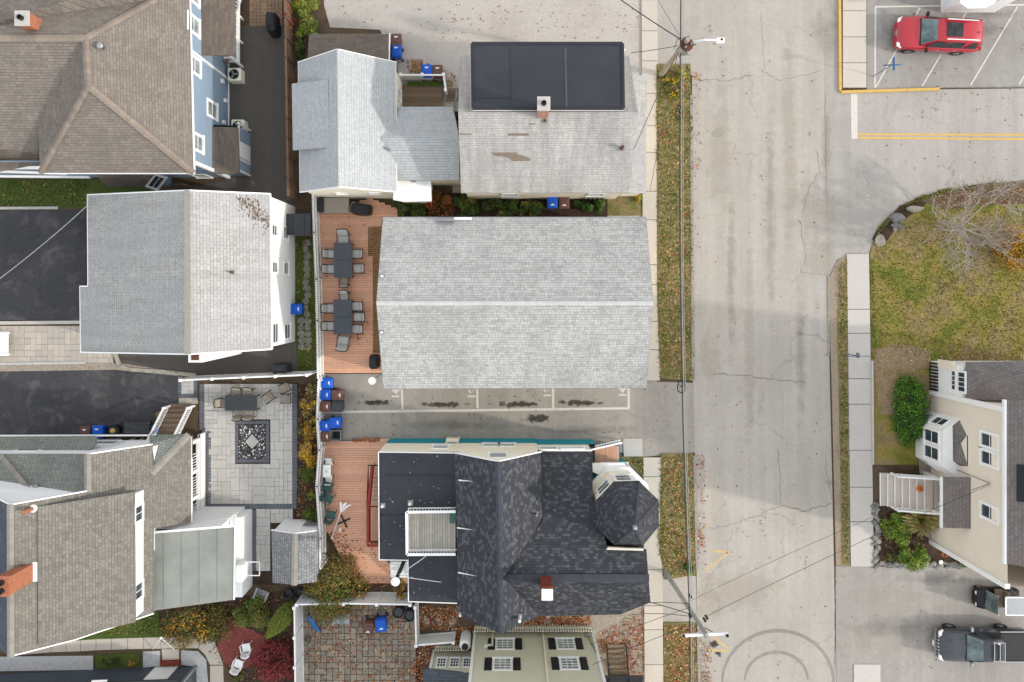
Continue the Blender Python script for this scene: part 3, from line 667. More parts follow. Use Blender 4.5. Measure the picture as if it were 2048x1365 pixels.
# ================================================================== old house with black flat dormer, top middle
h = hroot('old_grey_house', (1090, 300), 'old pale grey shingled house with black flat dormer roof and brick chimney', 'house')
ze, zr = 4.6, 8.0
ew, ee = W(922, 386.5, ze), W(1258, 386.5, ze); rw, re = W(916.5, 225, zr), W(1276, 225, zr)
nw, ne = W(920, 112, ze), W(1258, 112, ze)
S_old = plane(ew, ee, re)
roofpart(h, [ew, ee, re, rw], 'sh_old'); roofpart(h, [nw, ne, re, rw], 'sh_old')
walls(h, [(ew.x + .2, ew.y + .2, ze - .05), (ee.x - .2, ee.y + .2, ze - .05), (re.x - .3, re.y, zr - .3), (ne.x - .2, ne.y - .2, ze - .05), (nw.x + .2, nw.y - .2, ze - .05), (rw.x + .3, rw.y, zr - .3)], 'cream')
d = [W(944, 87.5, 7.7), W(1245, 87.5, 7.7), W(1247, 217.5, 8.15), W(945.5, 217.5, 8.15)]
roofpart(h, d, 'epdm', .16, 'dormer_roof')
for a, b in zip(d, d[1:] + d[:1]):
    i_ = Vector((0, 0, .01)); m = MB().bar(a + i_, b + i_, .16, .07); m.build('roof_edge', M['epdmedge'], h)
for a, b in ((d[3], d[0]), (d[1], d[2]), (d[0], d[1]), (d[2], d[3])): trimbar(h, a + Vector((0, 0, -.09)), b + Vector((0, 0, -.09)), .2, .06)
for x0, y0, x1, y1 in ((1021, 96, 1022, 199), (1130.5, 96, 1133, 216), (950, 196, 1022, 196.5)):
    MB().bar(on_plane(x0, y0, plane(*d[:3])) + Vector((0, 0, .012)), on_plane(x1, y1, plane(*d[:3])) + Vector((0, 0, .012)), .12 if x0 > 1100 else .04, .02).build('roof_seam', M['epdm'] if x0 < 1100 else M['charcoal'], h)
walls(h, [(d[0].x + .1, d[0].y - .1, 7.5), (d[1].x - .1, d[1].y - .1, 7.5), (d[2].x - .1, d[2].y, 7.9), (d[3].x + .1, d[3].y, 7.9)], 'cream', 4.3, 'dormer_wall')
for x in (0, 3, 6): window(h, (x - .3, d[0].y - .1, 6.3), (0, 1, 0), .9, 1.3)
lo = [W(1265, 151, 3.6), W(1294, 151.5, 2.9), W(1291.5, 386.5, 2.9), W(1250, 386.5, 3.6)]
roofpart(h, lo, 'sh_white', .12, 'porch_roof')
wallbox(h, lo[0].x - .3, lo[1].x - .2, lo[2].y + .15, lo[1].y - .15, 2.75, 'cream', name='porch_wall')
chimney(h, W(1085, 222, 8.2), .55, .6, 7.3, 9.7, 'brick3', None, 1, 'concrete2')
for q in ([(1016, 267), (1057, 267), (1057, 272), (1016, 272)], [(982, 305.5), (1035, 305.5), (1035, 310), (1041, 310), (1060, 317), (1060, 323), (1024, 323), (1018, 316), (988, 312)], [(1057, 247), (1070, 247), (1070, 249.5), (1057, 249.5)], [(918, 267.5), (944, 267.5), (944, 270), (918, 270)]):
    MB().slab([on_plane(x, y, S_old) + Vector((0, 0, .012)) for x, y in q], .01).build('bare_patch', M['patch'], h, label='brown patch where shingles are missing')
p = on_plane(1243, 297, S_old); ventpipe(h, p, .09, .5, 'rust', 'rusty_vent'); ventpipe(h, on_plane(1090, 242, S_old), .07, .12, 'rust')
for px in (1020, 1190): window(h, wpt(px, 391, (0, ew.y + .2, 0), (0, -1, 0)) + Vector((0, 0, .4)), (0, -1, 0), 1.0, 1.2)
trimbar(h, ew + Vector((0, .12, -.1)), ee + Vector((0, .12, -.1)), .05, .1, name='fascia')
for i in range(5): MB().bar(W(1170 + i * 9, 395, .9), W(1173 + i * 9, 395, .9), .2, .35).build('meter_box', M['greymetal'], h)
# ladder leaning at its west end
t = thing('ladder', W(912, 262), 'metal ladder leaning against the west end of the old grey house', 'ladder')
m = MB(); a, b = W(907, 200, .1), W(909, 268, .1); a = Vector((-3.4, 11.2, 0)); b = Vector((-2.95, 11.2, 4.4)); dd = Vector((0, .42, 0))
for o_ in (dd * 0, dd): m.bar(a + o_, b + o_, .06)
for i in range(1, 14): m.bar(a.lerp(b, i / 14), a.lerp(b, i / 14) + dd, .035)
m.build('ladder_frame', M['greymetal'], t)

# ------------------------------------------------------------------ pale gable house to its west
h = hroot('pale_grey_house', (690, 250), 'pale house with cream grey roof and shed dormer beside the brown fence', 'house')
ze, zr = 4.25, 6.8
A, B = W(596.5, 124.5, ze), W(600, 384.5, ze); C_, D_ = W(791, 124.5, ze), W(793, 384.5, ze); rn, rs = W(674.5, 98.5, zr), W(677, 374, zr)
WS, ES = plane(A, B, rn), plane(C_, D_, rn)
roofpart(h, [A, B, rs, rn], 'sh_light'); roofpart(h, [C_, D_, rs, rn], 'sh_light')
walls(h, [(A.x + .15, A.y - .15, ze - .05), (B.x + .15, B.y + .14, ze - .05), (rs.x, rs.y + .16, zr - .25), (D_.x - .15, D_.y + .14, ze - .05), (C_.x - .15, C_.y - .15, ze - .05), (rn.x, rn.y - .15, zr - .25)], 'cream')
dr = [W(584, 168, 4.75), W(586, 301, 4.75), on_plane(660, 295, WS), on_plane(657, 160, WS)]
roofpart(h, [p + Vector((0, 0, .04)) for p in dr], 'sh_light', .12, 'dormer_roof')
walls(h, [(dr[0].x + .2, dr[0].y - .15, 4.6), (dr[1].x + .2, dr[1].y + .15, 4.6), (dr[2].x, dr[2].y + .15, dr[2].z - .05), (dr[3].x, dr[3].y - .15, dr[3].z - .05)], 'cream', 3.6, 'dormer_wall')
for a, b in ((A, rn), (rn, C_), (B, rs), (rs, D_), (A, B), (C_, D_)): trimbar(h, a + Vector((0, 0, -.08)), b + Vector((0, 0, -.08)), .05, .14)
window(h, wpt(798, 190, (C_.x - .15, 0, 0), (1, 0, 0)), (1, 0, 0), .75, 1.25)
for px in (682, 749): window(h, wpt(px, 386, (0, B.y + .14, 0), (0, -1, 0)), (0, -1, 0), .62, .7, .07)
ventpipe(h, on_plane(776, 299, ES), .07, .35)
link = [W(793, 214, 3.7), W(905, 214, 3.7), W(918, 361, 3.7), W(793, 361, 3.7)]; l1, l2 = W(762, 277, 5.0), W(918, 277, 5.0)
roofpart(h, [link[0], link[1], W(912, 240, 4.2), l2, l1], 'sh_light', .12, 'link_roof'); roofpart(h, [link[2], link[3], l1, l2], 'sh_light', .12, 'link_roof')
wallbox(h, link[0].x, link[2].x - .05, link[2].y + .2, link[0].y - .2, 3.5, 'cream', name='link_wall')
po = [(787, 382), (792, 342), (861, 342), (863, 403), (806, 404), (786, 400)]
roofpart(h, [W(x, y, 3.3) for x, y in po], 'trim', .14, 'porch_roof', 'flat off-white porch roof')
wallbox(h, W(795, 0, 3.3).x, W(855, 0, 3.3).x, W(0, 396, 3.3).y, W(0, 350, 3.3).y, 3.15, 'cream', name='porch_wall')
ventpipe(h, W(827, 361, 3.3), .07, .2)
# back shed
h = hroot('lean_to_shed', (700, 100), 'low shed with brown grey roof behind the pale gable house', 'shed')
roofpart(h, [W(618, 68, 2.4), W(779, 68, 2.4), W(777, 128, 2.9), W(615, 128, 2.9)], 'sh_plain', .12)
wallbox(h, W(622, 0, 2.4).x, W(774, 0, 2.4).x, W(0, 126, 2.9).y, W(0, 73, 2.4).y, 2.3, 'greywood')
trimbar(h, W(779.5, 68, 2.35), W(778, 128, 2.8), .06, .14)
MB().box(W(776, 110, 1.2), (.12, 1.6, 1.6)).build('door', M['white'], h)

# ================================================================== blue house, top left
h = hroot('blue_house', (300, 200), 'large blue clapboard house with taupe hipped shingle roof and orange chimney', 'house')
ze, zr = 6.3, 9.0
SEc, NEc = W(386.5, 346, ze), W(376, -60, ze); SWc = W(80, 346, ze)
r1, r0 = W(176.5, 172, zr), W(171, 77, zr); rW = W(-120, 77, zr)
EP, SP = plane(SEc, NEc, r1), plane(SEc, SWc, r1)
v0 = W(77, 262, ze); 
nE = on_plane(318, -4, EP); nE2 = on_plane(372, -60, EP)
roofpart(h, [SEc, W(384, 250, ze), W(378.5, 0, ze), W(376, -60, ze), on_plane(330, -60, EP), on_plane(310, 0, EP), r0, r1], 'sh_blue')
roofpart(h, [SEc, r1, SWc], 'sh_blue')
roofpart(h, [SWc, r1, r0, W(76, 255, 6.6)], 'sh_blue')
roofpart(h, [r0, W(76, 255, 6.6), W(78, 331, 5.4), W(-120, 331, 5.4), rW], 'sh_blue')
roofpart(h, [rW, r0, on_plane(310, 0, EP), W(330, -60, zr - .7), W(-120, -60, 6.6)], 'sh_blue')
roofpart(h, [W(-10, 345, 5.45), W(78, 328, 5.6), W(78, 262, 6.1), W(16, 262, 6.2), W(-10, 280, 6.1)], 'sh_plain', .1)
for a, b in ((r0, on_plane(310, 0, EP)), (r0, r1), (r1, SEc), (r1, SWc), (W(-5, 77, zr), r0)): caps(h, a + Vector((0, 0, .02)), b + Vector((0, 0, .02)), 'caps')
bx = -17.29; byS = W(0, 363, 0).y + .25
walls(h, [(bx, byS, ze - .1), (bx, 22, ze - .1), (-32, 22, ze - .1), (-32, byS, ze - .1)], 'bluewall')
trimbar(h, (bx + .01, byS, 0), (bx + .01, byS, ze - .1), .2, .2, name='corner_board')
trimbar(h, (bx + .03, W(0, 160).y, .1), (bx + .03, W(0, 160).y, ze - .1), .14, .1, name='downspout')
trimbar(h, (bx + .04, byS, .05), (bx + .04, 22, .05), .06, .14, name='base_trim')
trimbar(h, SEc + Vector((.02, 0, -.12)), W(376, -60, ze) + Vector((.02, 0, -.12)), .06, .16, 'trim', 'gutter'); trimbar(h, SEc + Vector((0, -.02, -.12)), SWc + Vector((0, -.02, -.12)), .06, .16, 'trim', 'gutter')
for px, py in ((387, 50), (389, 131), (424, 220), (395, 286), (386, -12)):
    window(h, wpt(px, py, (bx, 0, 0), (1, 0, 0)), (1, 0, 0), 1.05, 1.7, .16, (1, 2), 'glass_l')
for px, py in ((443, 163), (449, 202), (446, 245)):
    MB().box(wpt(px, py, (bx, 0, 0), (1, 0, 0)) + Vector((.06, 0, 0)), (.14, .22, .3)).build('wall_vent', M['trim'], h)
for px, py in ((402, 352),): window(h, wpt(px, py, (0, byS, 0), (0, -1, 0)), (0, -1, 0), 1.0, 1.4, .12)
# south porch trim, bay and fence bits
m = MB(); m.bar(W(-20, 336, 4.6), W(80, 336, 4.6), .14, .25); m.bar(W(-20, 343, 4.0), W(130, 348, 4.2), .12, .25); m.bar(W(-20, 353, 3.2), W(180, 355, 3.6), .12, .2); m.build('porch_trim', M['trim'], h)
m = MB(); m.slab([W(190, 348, 5.0), W(305, 348, 5.0), W(285, 374, 3.3), W(215, 374, 3.3)], .1); m.build('bay_roof', M['sh_plain'], h)
wallbox(h, W(215, 0, 3.).x, W(300, 0, 3.).x, byS - .55, byS, 3.2, 'bluewall', name='bay_wall')
window(h, W(312, 364, 2.2), (.8, -.6, 0), 1.0, 1.5, .14)
# upper-level porch with brown roof
roofpart(h, [W(398, -40, 4.5), W(470, -40, 4.0), W(470, 112, 4.0), W(403, 110, 4.4)], 'sh_plain', .12, 'porch_roof')
roofpart(h, [W(424, 254, 2.78), W(476, 255, 2.45), W(479, 348, 2.45), W(425, 348, 2.74)], 'sh_plain', .12, 'entry_roof')
ex = W(501, 0, 0).x
walls(h, [(bx, W(0, 352).y, 2.6), (ex, W(0, 352).y, 2.3), (ex, W(0, 268).y, 2.3), (bx, W(0, 268).y, 2.6)], 'bluewall', name='entry_wall')
for y0, y1 in ((262, 266), (330, 334), (352, 356)): trimbar(h, (ex, W(0, y0).y, 0), (ex, W(0, y0).y, 2.3), .1, .1)
MB().box((ex + .02, W(0, 311).y, 1.2), (.08, .95, 2.0)).build('door', M['trim'], h)
trimbar(h, (ex + .03, W(0, 352).y, 2.25), (ex + .03, W(0, 266).y, 2.25), .06, .14)
pz = 1.0; xa, xb = W(470, 0, pz).x, W(492, 0, 0).x - .15
m = MB().prism([(bx, W(0, 135).y), (xb, W(0, 135).y), (xb, 20), (bx, 20)], .85, 1.0); m.build('porch_floor', M['greywood'], h)
picket_rail(h, (xb - .05, W(0, 135).y, pz), (xb - .05, W(0, 40).y, pz), 1.0, .17, name='porch_railing'); picket_rail(h, (xb - .05, W(0, 40).y, pz), (xb + .6, W(0, -30).y, pz), 1.0, .17, name='porch_railing')
picket_rail(h, (bx + .4, W(0, 135).y + .02, pz), (xb - .05, W(0, 135).y + .02, pz), 1.0, .17, name='porch_railing')
for y in (135, 88, 40): trimbar(h, (xb - .05, W(0, y).y, 0), (xb - .05, W(0, y).y, 3.9), .12, .12, name='post')
trimbar(h, (xb, W(0, 135).y, .9), (xb, W(0, -40).y, .9), .06, .3, name='porch_fascia')
for px, py in ((433, 80), (442, 101)): m = MB().box(W(px, py, 3.85), (.3, .22, .12)); m.build('roof_vent', M['chrome'], h)
chimney(h, W(72, 53, 8.4), .62, .66, 7.2, 9.55, 'brick', None, 1, 'concrete2')
p = on_plane(205, 95, EP); m = MB().lathe([(.12, -.05), (.12, .25), (.2, .28), (.16, .36), (.02, .4)], p, 12); m.build('roof_ventilator', M['chrome'], h, smooth=True)
# condensers beside it
def condenser(px, py, label):
    t = thing('air_conditioner', W(px, py), label, 'air conditioner', 'outdoor condensers')
    p = W(px, py); MB().bevbox(p + Vector((0, 0, .42)), (.8, .8, .8), .05).build('cabinet', M['creamflat'], t)
    g = MB().lathe([(.3, .82), (.3, .85), (.27, .85), (.27, .83), (.06, .83), (.06, .86)], p, 20); g.build('fan_grille', M['black'], t)
    b = MB()
    for k in range(3): a = 2.1 * k; b.bar(p + Vector((0, 0, .865)), p + Vector((.26 * math.cos(a), .26 * math.sin(a), .865)), .1, .015)
    b.build('fan_blade', M['greymetal'], t)
condenser(477, 156, 'square air conditioner below the porch railing of the blue house'); condenser(484, 258, 'air conditioner tucked behind the small entry roof of the blue house')

# ================================================================== white house, left middle
h = hroot('white_house', (400, 540), 'white sided house with pale grey gable roof beside black driveway', 'house')
ze, zr, zw = 5.64, 8.0, 4.4
rn, rs = W(375, 381, zr), W(376, 709, zr); en, es = W(540, 388, ze), W(543.5, 699, ze); wn_, ws_ = W(175, 390, zw), W(161, 705, zw)
EW, WW = plane(en, es, rn), plane(wn_, rs, rn)
roofpart(h, [en, es, rs, rn], 'sh_white'); roofpart(h, [wn_, on_plane(176, 573, WW), on_plane(160, 573, WW), on_plane(161.5, 706, WW), rs, rn], 'sh_white')
MB().bar(rn + Vector((0, 0, .03)), rs + Vector((0, 0, .03)), .3, .06).build('ridge_cap', M['capsgrey'], h)
bx = W(590.5, 0).x
walls(h, [(bx, en.y - .1, ze - .06), (bx, es.y + .1, ze - .06), (rs.x, rs.y + .12, zr - .3), (ws_.x + .25, ws_.y + .25, zw - .05), (wn_.x + .6, wn_.y - .2, zw - .05), (rn.x, rn.y - .12, zr - .3)], 'whitewall')
for a, b in ((wn_, on_plane(176, 573, WW)), (on_plane(160, 573, WW), on_plane(161.5, 706, WW)), (on_plane(176, 573, WW), on_plane(160, 573, WW)), (en, rn), (rn, wn_), (es, rs), (rs, ws_), (en, es)): trimbar(h, a + Vector((0, 0, -.06)), b + Vector((0, 0, -.06)), .07, .13, name='gutter')
for px, py, w_, hh in ((571, 466, .8, 1.0), (571.5, 537, .8, 1.0), (574, 663, .95, 1.25), (548, 461, .7, 1.0), (549, 535, .7, 1.0), (550, 667, 1.2, 1.1)):
    window(h, wpt(px, py, (bx, 0, 0), (1, 0, 0)), (1, 0, 0), w_, hh, .09, (1, 2), 'glass')
p = on_plane(465, 545, EW); ventpipe(h, p, .06, .35, 'rust')
m = MB(); a = W(333, 716, 2.4); m.box(Vector((rs.x - .2, rs.y - .25, 3.2)), (.75, .6, 6.6)); m.build('chimney', M['white'], h); 
MB().box(Vector((rs.x - .2, rs.y - .25, 6.52)), (.4, .35, .06)).build('flue', M['rust'], h)
rnd = random.Random(5)
m = MB()
for i in range(300):
    u = rnd.random(); px = 478 + 60 * u + rnd.gauss(0, 7); py = 396 + 50 * u + rnd.gauss(0, 12)
    if px > 539 or py < 392: continue
    p = on_plane(px, py, EW) + Vector((0, 0, .01)); m.box(p, (rnd.choice((.02, .02, .1)), rnd.choice((.12, .03, .02)), .03), 0)
o = m.build('moss_tufts', M['moss'], h, kind='stuff')
# cellar bulkhead with black roof
h = hroot('bulkhead_shed', (600, 450), 'small shed with flat black roof between white house and picket fence', 'shed')
roofpart(h, [W(573, 428, 2.1), W(621, 428, 2.1), W(621, 470.5, 2.1), W(573, 470.5, 2.1)], 'epdm', .08)
wallbox(h, W(577, 0, 2.1).x, W(627, 0, 0).x, W(0, 473, 0).y, W(0, 430, 2.1).y, 2.0, 'greywood')
for k in (1, 2): MB().bar(W(573 + 24 * k - 12, 429, 2.11), W(573 + 24 * k - 12, 470, 2.11), .02, .02).build('roof_seam', M['epdmedge'], h)

# ================================================================== grey-brown house, bottom left
h = hroot('grey_brown_house', (180, 1080), 'rambling white house with grey brown shingle roofs and tall orange brick chimney', 'house')
zr = 10.5; pk, ps = W(20, 1010, zr), W(21, 1313, zr); ev = W(382, 960, 4.2)
EP = plane(pk, ps, ev); P = lambda x, y: on_plane(x, y, EP)
roofpart(h, [pk, P(172, 983), P(173, 909), P(303, 889.5), P(304, 945), P(384, 872), P(382, 1046), P(306, 1057), P(305.5, 1228), P(150, 1280), ps], 'sh_brown')
WP = plane(pk, ps, W(-260, 1150, 4.5)); roofpart(h, [pk, ps, on_plane(-60, 1265, WP), on_plane(-60, 970, WP)], 'sh_slate')
caps(h, pk, ps, 'capsgrey', seg=.32); 
# lower north hip next to the stair
roofpart(h, [W(298, 872, 4.3), W(380, 868, 4.2), P(303, 945) + Vector((0, 0, .02)), W(300, 888, 4.9)], 'sh_north', .1); caps(h, W(378, 870, 4.25), P(304, 946) + Vector((0, 0, .03)), 'capsgrey', w=.4)
caps(h, P(175, 985), P(175, 910), 'capsgrey')
gr = [W(-60, 909, 5.8), W(172, 909, 5.8), W(173, 983, 7.9), W(-60, 988, 7.9)]
roofpart(h, gr, 'sh_north'); caps(h, on_plane(0, 914, plane(*gr[:3])) + Vector((0, 0, .03)), on_plane(60, 986, plane(*gr[:3])) + Vector((0, 0, .03)), 'capsgrey', w=.42)
roofpart(h, [W(-60, 874, 3.3), W(192, 872, 3.3), W(192, 890, 4.0), W(172, 905, 4.4), W(-60, 908, 4.4)], 'sh_north')
trimbar(h, W(-60, 872, 3.2), W(300, 871, 3.2), .08, .14, name='gutter')
yN = W(0, 868, 0).y
walls(h, [(W(-60, 0).x, yN - .3, 3.2), (W(303, 0).x, yN - .3, 4.6), (W(303, 0).x, W(0, 1040).y, 4.4), (W(-60, 0).x, W(0, 1040).y, 4.4)], 'whitewall')
walls(h, [(W(-60, 0, 6).x, W(0, 912, 5.8).y, 5.6), (W(172, 0, 6).x, W(0, 912, 5.8).y, 5.6), (P(176, 912).x, P(176, 912).y - .1, P(176, 912).z - .2), (P(302, 893).x, P(302, 893).y - .1, P(302, 893).z - .2), (P(302, 893).x, P(302, 893).y - 4, 4.6), (W(-60, 0, 6).x, P(302, 893).y - 4, 5.6)], 'whitewall', 3.0)
m = MB(); a, b, c_ = pk + Vector((0, -.15, -.15)), P(172, 983) + Vector((0, -.15, -.15)), on_plane(-60, 970, WP) + Vector((0, -.15, -.15)); m.add([a, b, Z(b, 5), Z(c_, 5), c_], [(0, 1, 2, 3, 4)]); m.build('gable_wall', M['whitewall'], h)
for a, b in ((pk, P(172, 983)), (pk, on_plane(-60, 970, WP)), (P(173, 909), P(303, 889.5)), (ps, P(150, 1280)), (P(150, 1280), P(305.5, 1228)), (P(382, 873), P(382, 1046))): trimbar(h, a + Vector((0, 0, -.08)), b + Vector((0, 0, -.08)), .06, .16, name='rake_board')
sx = P(305.5, 1228).x - .2
walls(h, [(sx, P(0, 1225).y + 1.2, 5.2), (sx, P(305, 1057).y, 5.2), (ps.x, P(305, 1057).y, 9.9), (ps.x, ps.y + .2, 10.1), (P(150, 1278).x, P(150, 1278).y + .2, P(150, 1278).z - .3)], 'whitewall')
for px, py, w_ in ((212, 886, 1.4), (258, 880, 1.5), (285, 879, 1.2), (60, 900, 1.4)): window(h, W(px, py, 2.2 if px > 100 else 4.9) * 1 if False else wpt(px, py, (0, yN - .3 if px > 100 else W(0, 912, 5.8).y, 0), (0, 1, 0)), (0, 1, 0), w_, 1.0, .08, (1, 1))
# shed dormer
DP = plane(P(75, 1015) + Vector((0, 0, .1)), P(75, 1270) + Vector((0, 0, .1)), W(268, 1100, 7.2)); Q = lambda x, y: on_plane(x, y, DP)
dp = [Q(75, 1014), Q(268, 985), Q(270, 1245), Q(76, 1290)]
roofpart(h, dp, 'sh_brown', .13, 'dormer_roof')
dx = W(287, 0, P(287, 1100).z).x
walls(h, [(dx, dp[1].y - .15, 7.1), (dx, dp[2].y + .15, 7.1), (dp[3].x, dp[3].y + .3, dp[3].z - .15), (dp[0].x, dp[0].y - .2, dp[0].z - .15)], 'whitewall', 5.4, 'dormer_wall')
for py in (1027, 1182): window(h, wpt(277, py, (dx, 0, 0), (1, 0, 0)), (1, 0, 0), .95, .95, .1, (2, 1))
chimney(h, Vector((-23.87, W(0, 1145, 9.8).y, 0)), .62, .86, 9.2, 11.7, 'brick', None, 2, 'brick')
MB().slab([P(66, 1125) + Vector((0, 0, .03)), P(76, 1125) + Vector((0, 0, .03)), P(76, 1163) + Vector((0, 0, .03)), P(66, 1163) + Vector((0, 0, .03))], .03).build('flashing', M['trim'], h)
m = MB(); a = P(67, 1017); m.tube([a, a + Vector((0, 0, .8))], .1, 10); m.build('copper_flue', M['brick'], h); MB().lathe([(.2, 0), (.2, .08), (.1, .12)], a, 12).build('flashing', M['trim'], h)
p = on_plane(74, 972, plane(*gr[:3])); m = MB().lathe([(.14, -.05), (.14, .2), (.1, .26)], p, 12); m.build('roof_ventilator', M['chrome'], h)
# flat-roofed extension
fr = [W(305.5, 1066, 5.0), W(469, 1053, 5.0), W(467, 1200, 5.0), W(306, 1222, 5.0)]
roofpart(h, fr, 'rollroof', .12, 'flat_roof', 'flat grey green felt roof with seams')
trimbar(h, fr[0] + Vector((0, .03, .02)), fr[1] + Vector((0, .03, .02)), .12, .1); trimbar(h, fr[1] + Vector((.03, 0, -.02)), fr[2] + Vector((.03, 0, -.02)), .06, .12)
for x in (327, 363, 398, 434): MB().bar(W(x, 1064 - (x - 305) * .08, 5.012), W(x, 1218 - (x - 305) * .13, 5.012), .02, .012).build('roof_seam', M['greymetal'], h)
xo = W(505, 0, 0).x
walls(h, [(W(306, 0).x, -17.2, 4.85), (xo - .45, -16.6, 4.85), (xo - .45, W(0, 1060, 5).y + .0, 4.85), (W(306, 0).x, W(0, 1060, 5).y, 4.85)], 'whitewall', name='extension_wall')
# east porch: posts, railing and skirt
zx = W(411, 0, 0).x
fl = .9
MB().prism([(P(382, 960).x - 1.0, W(0, 868).y - .2), (zx - .1, W(0, 868).y - .2), (zx - .1, W(0, 1030).y), (P(382, 960).x - 1.0, W(0, 1030).y)], fl - .15, fl).build('porch_floor', M['greywood'], h)
wallbox(h, P(382, 960).x - .9, zx, W(0, 1030).y, W(0, 865).y, .85, 'whitewall', name='porch_skirt')
for y0, y1 in ((884, 922), (930, 972), (982, 1036)):
    picket_rail(h, (zx - .12, W(0, y0, 0).y - .3, fl), (zx - .12, W(0, y1, 0).y - .3, fl), 1.35, .15, name='porch_railing')
for y in (868, 926, 977, 1030): trimbar(h, (zx - .1, W(0, y).y - .2, .8), (zx - .1, W(0, y).y - .2, 4.0), .2, .2, name='porch_post')
trimbar(h, (zx - .1, W(0, 868).y - .2, .95), (zx - .1, W(0, 1030).y - .2, .95), .16, .2, name='porch_beam')
# lower balcony beside the flat roof
MB().prism([(zx - .4, W(0, 1022).y), (xo + .0, W(0, 1018).y), (xo, W(0, 1172).y), (xo - .5, W(0, 1172).y), (xo - .5, W(0, 1056).y), (zx - .4, W(0, 1060).y)], .0, 1.9).build('balcony_base', M['whitewall'], h)
picket_rail(h, (zx + .1, W(0, 1034, 2).y, 1.9), (xo - .35, W(0, 1030, 2).y, 1.9), 1.0, .15, name='balcony_railing'); picket_rail(h, (xo - .35, W(0, 1030, 2).y, 1.9), (xo - .35, W(0, 1098, 2).y, 1.9), 1.0, .15, name='balcony_railing')
m = MB(); m.box((W(400, 0, 3).x, W(0, 1045, 2).y, 2.4), (1.2, .5, .9)); m.build('storage_bench', M['black'], h)
# stair on the north side
st = thing('porch_stair', W(358, 840), 'wooden porch stair with white baluster railings beside the black driveway', 'stair')
for k in range(7):
    y = W(0, 812 + k * 9).y; MB().box((W(365 - k * 2.2, 0).x, y, .17 + .17 * k), (1.35, .3, .06)).build('tread', M['greywood'], st)
for sx_ in (-1, 1):
    a = Vector((W(365, 0).x + sx_ * .72, W(0, 812).y, .1)); b = Vector((W(350, 0).x + sx_ * .72, W(0, 869).y, 1.3)); picket_rail(st, a, b, 1.0, .14, name='stair_railing')
    for q in (a, b): MB().bevbox(q + Vector((0, 0, .5)), (.14, .14, 1.15), .02).build('newel_post', M['white'], st)
# split air conditioner on brackets
t = thing('wall_air_conditioner', W(505, 1150), 'white wall mounted air conditioner on the corner of the flat roofed extension', 'air conditioner')
p = Vector((xo + .12, W(0, 1146, 2.6).y, 2.4)); MB().bevbox(p, (.42, 1.0, .85), .05).build('cabinet', M['trim'], t)
m = MB(); 
for s in (-1, 1): m.bar(p + Vector((-.3, s * .4, -.5)), p + Vector((.9, s * .4, -.5)), .05)
m.bar(p + Vector((.9, -.4, -.5)), p + Vector((.9, .4, -.5)), .05); m.build('bracket', M['white'], t)

# garden shed
h = hroot('garden_shed', (590, 1110), 'small white garden shed with grey shingle gable roof beside the patio', 'shed')
zr, ze = 3.2, 2.3
rn, rs = W(590, 1068, zr), W(588, 1170, zr); a, b = W(543, 1061, ze), W(545, 1166, ze); d_, e_ = W(633, 1062, ze), W(634, 1164, ze)
roofpart(h, [a, b, rs, rn], 'sh_shed', .09); roofpart(h, [d_, e_, rs, rn], 'sh_shed', .09); caps(h, rn, rs, 'capsgrey', w=.34)
walls(h, [(a.x + .12, a.y - .02, ze), (b.x + .12, b.y + .12, ze), (rs.x, rs.y + .12, zr - .1), (e_.x - .1, e_.y + .12, ze), (d_.x - .1, d_.y - .02, ze), (rn.x, rn.y - .02, zr - .1)], 'whitewall')
for s, q in ((a, rn), (rn, d_)): trimbar(h, s + Vector((0, .02, -.03)), q + Vector((0, .02, -.03)), .05, .1)
m = MB(); y = rn.y + .06
for i in range(5): m.bar((rn.x + .1 + i * .2, y, .9), (rn.x + .1 + i * .2, y, 1.8), .03)
for i in range(4): m.bar((rn.x + .1, y + .02, .95 + i * .27), (rn.x + .9, y + .02, .95 + i * .27), .03)
m.build('trellis', M['blackmetal'], h)
t = thing('tarpaulin', W(600, 1178), 'bright blue tarpaulin hanging along the south end of the garden shed', 'tarpaulin')
MB().loft([[Vector((x, y0 + .25 * math.sin(i * 1.7), 1.8 + .1 * math.sin(i))) , Vector((x, y0 - .25, 1.3)), Vector((x, y0 - .35 + .1 * math.sin(i * 2.3), .2)), Vector((x, y0 - .2, .2))] for i in range(12) for x, y0 in [(rs.x - 1.1 + i * .23, rs.y + .02)]]).build('tarp_sheet', M['tarp'], t)

# slate wall building at the bottom edge
h = hroot('slate_building', (200, 1360), 'dark slate blue building with white door along the bottom edge', 'building')
a, b = W(-200, 1354.5), W(393, 1332)
dr = (b - a).normalized(); nr = Vector((-dr.y, dr.x, 0)); a2, b2 = a - nr * 8, b - nr * 8
walls(h, [(b.x, b.y, 2.4), (a.x, a.y, 2.4), (a2.x, a2.y, 2.4), (b2.x, b2.y, 2.4)], 'slatewall')
o1, o2 = a + nr * .3, b + nr * .3 - dr * .25
roofpart(h, [Z(o1, 2.4), Z(o2, 2.4), Z(b2 - dr * .25, 2.6), Z(a2, 2.6)], 'epdmedge', .12)
dc = wpt(333, 1341, b, nr); m = MB().bar(Z(dc - dr * .85, 1.1) + nr * .03, Z(dc + dr * .55, 1.1) + nr * .03, .06, 2.1, (0, 0, 1)); m.build('door', M['trim'], h)
MB().box(Z(dc + dr * .1, .12) + nr * .3, (1.2, .3, .2), math.atan2(dr.y, dr.x)).build('doorstep', M['brick2'], h)
MB().bar(Z(wpt(222, 1354, b, nr), 2.3) + nr * .34 - dr * .5, Z(wpt(222, 1354, b, nr), 2.3) + nr * .34 + dr * .4, .1, .1).build('wall_lamp', M['white'], h)
trimbar(h, Z(b, 0), Z(b, 2.4), .14, .14, 'greymetal', 'corner_board')
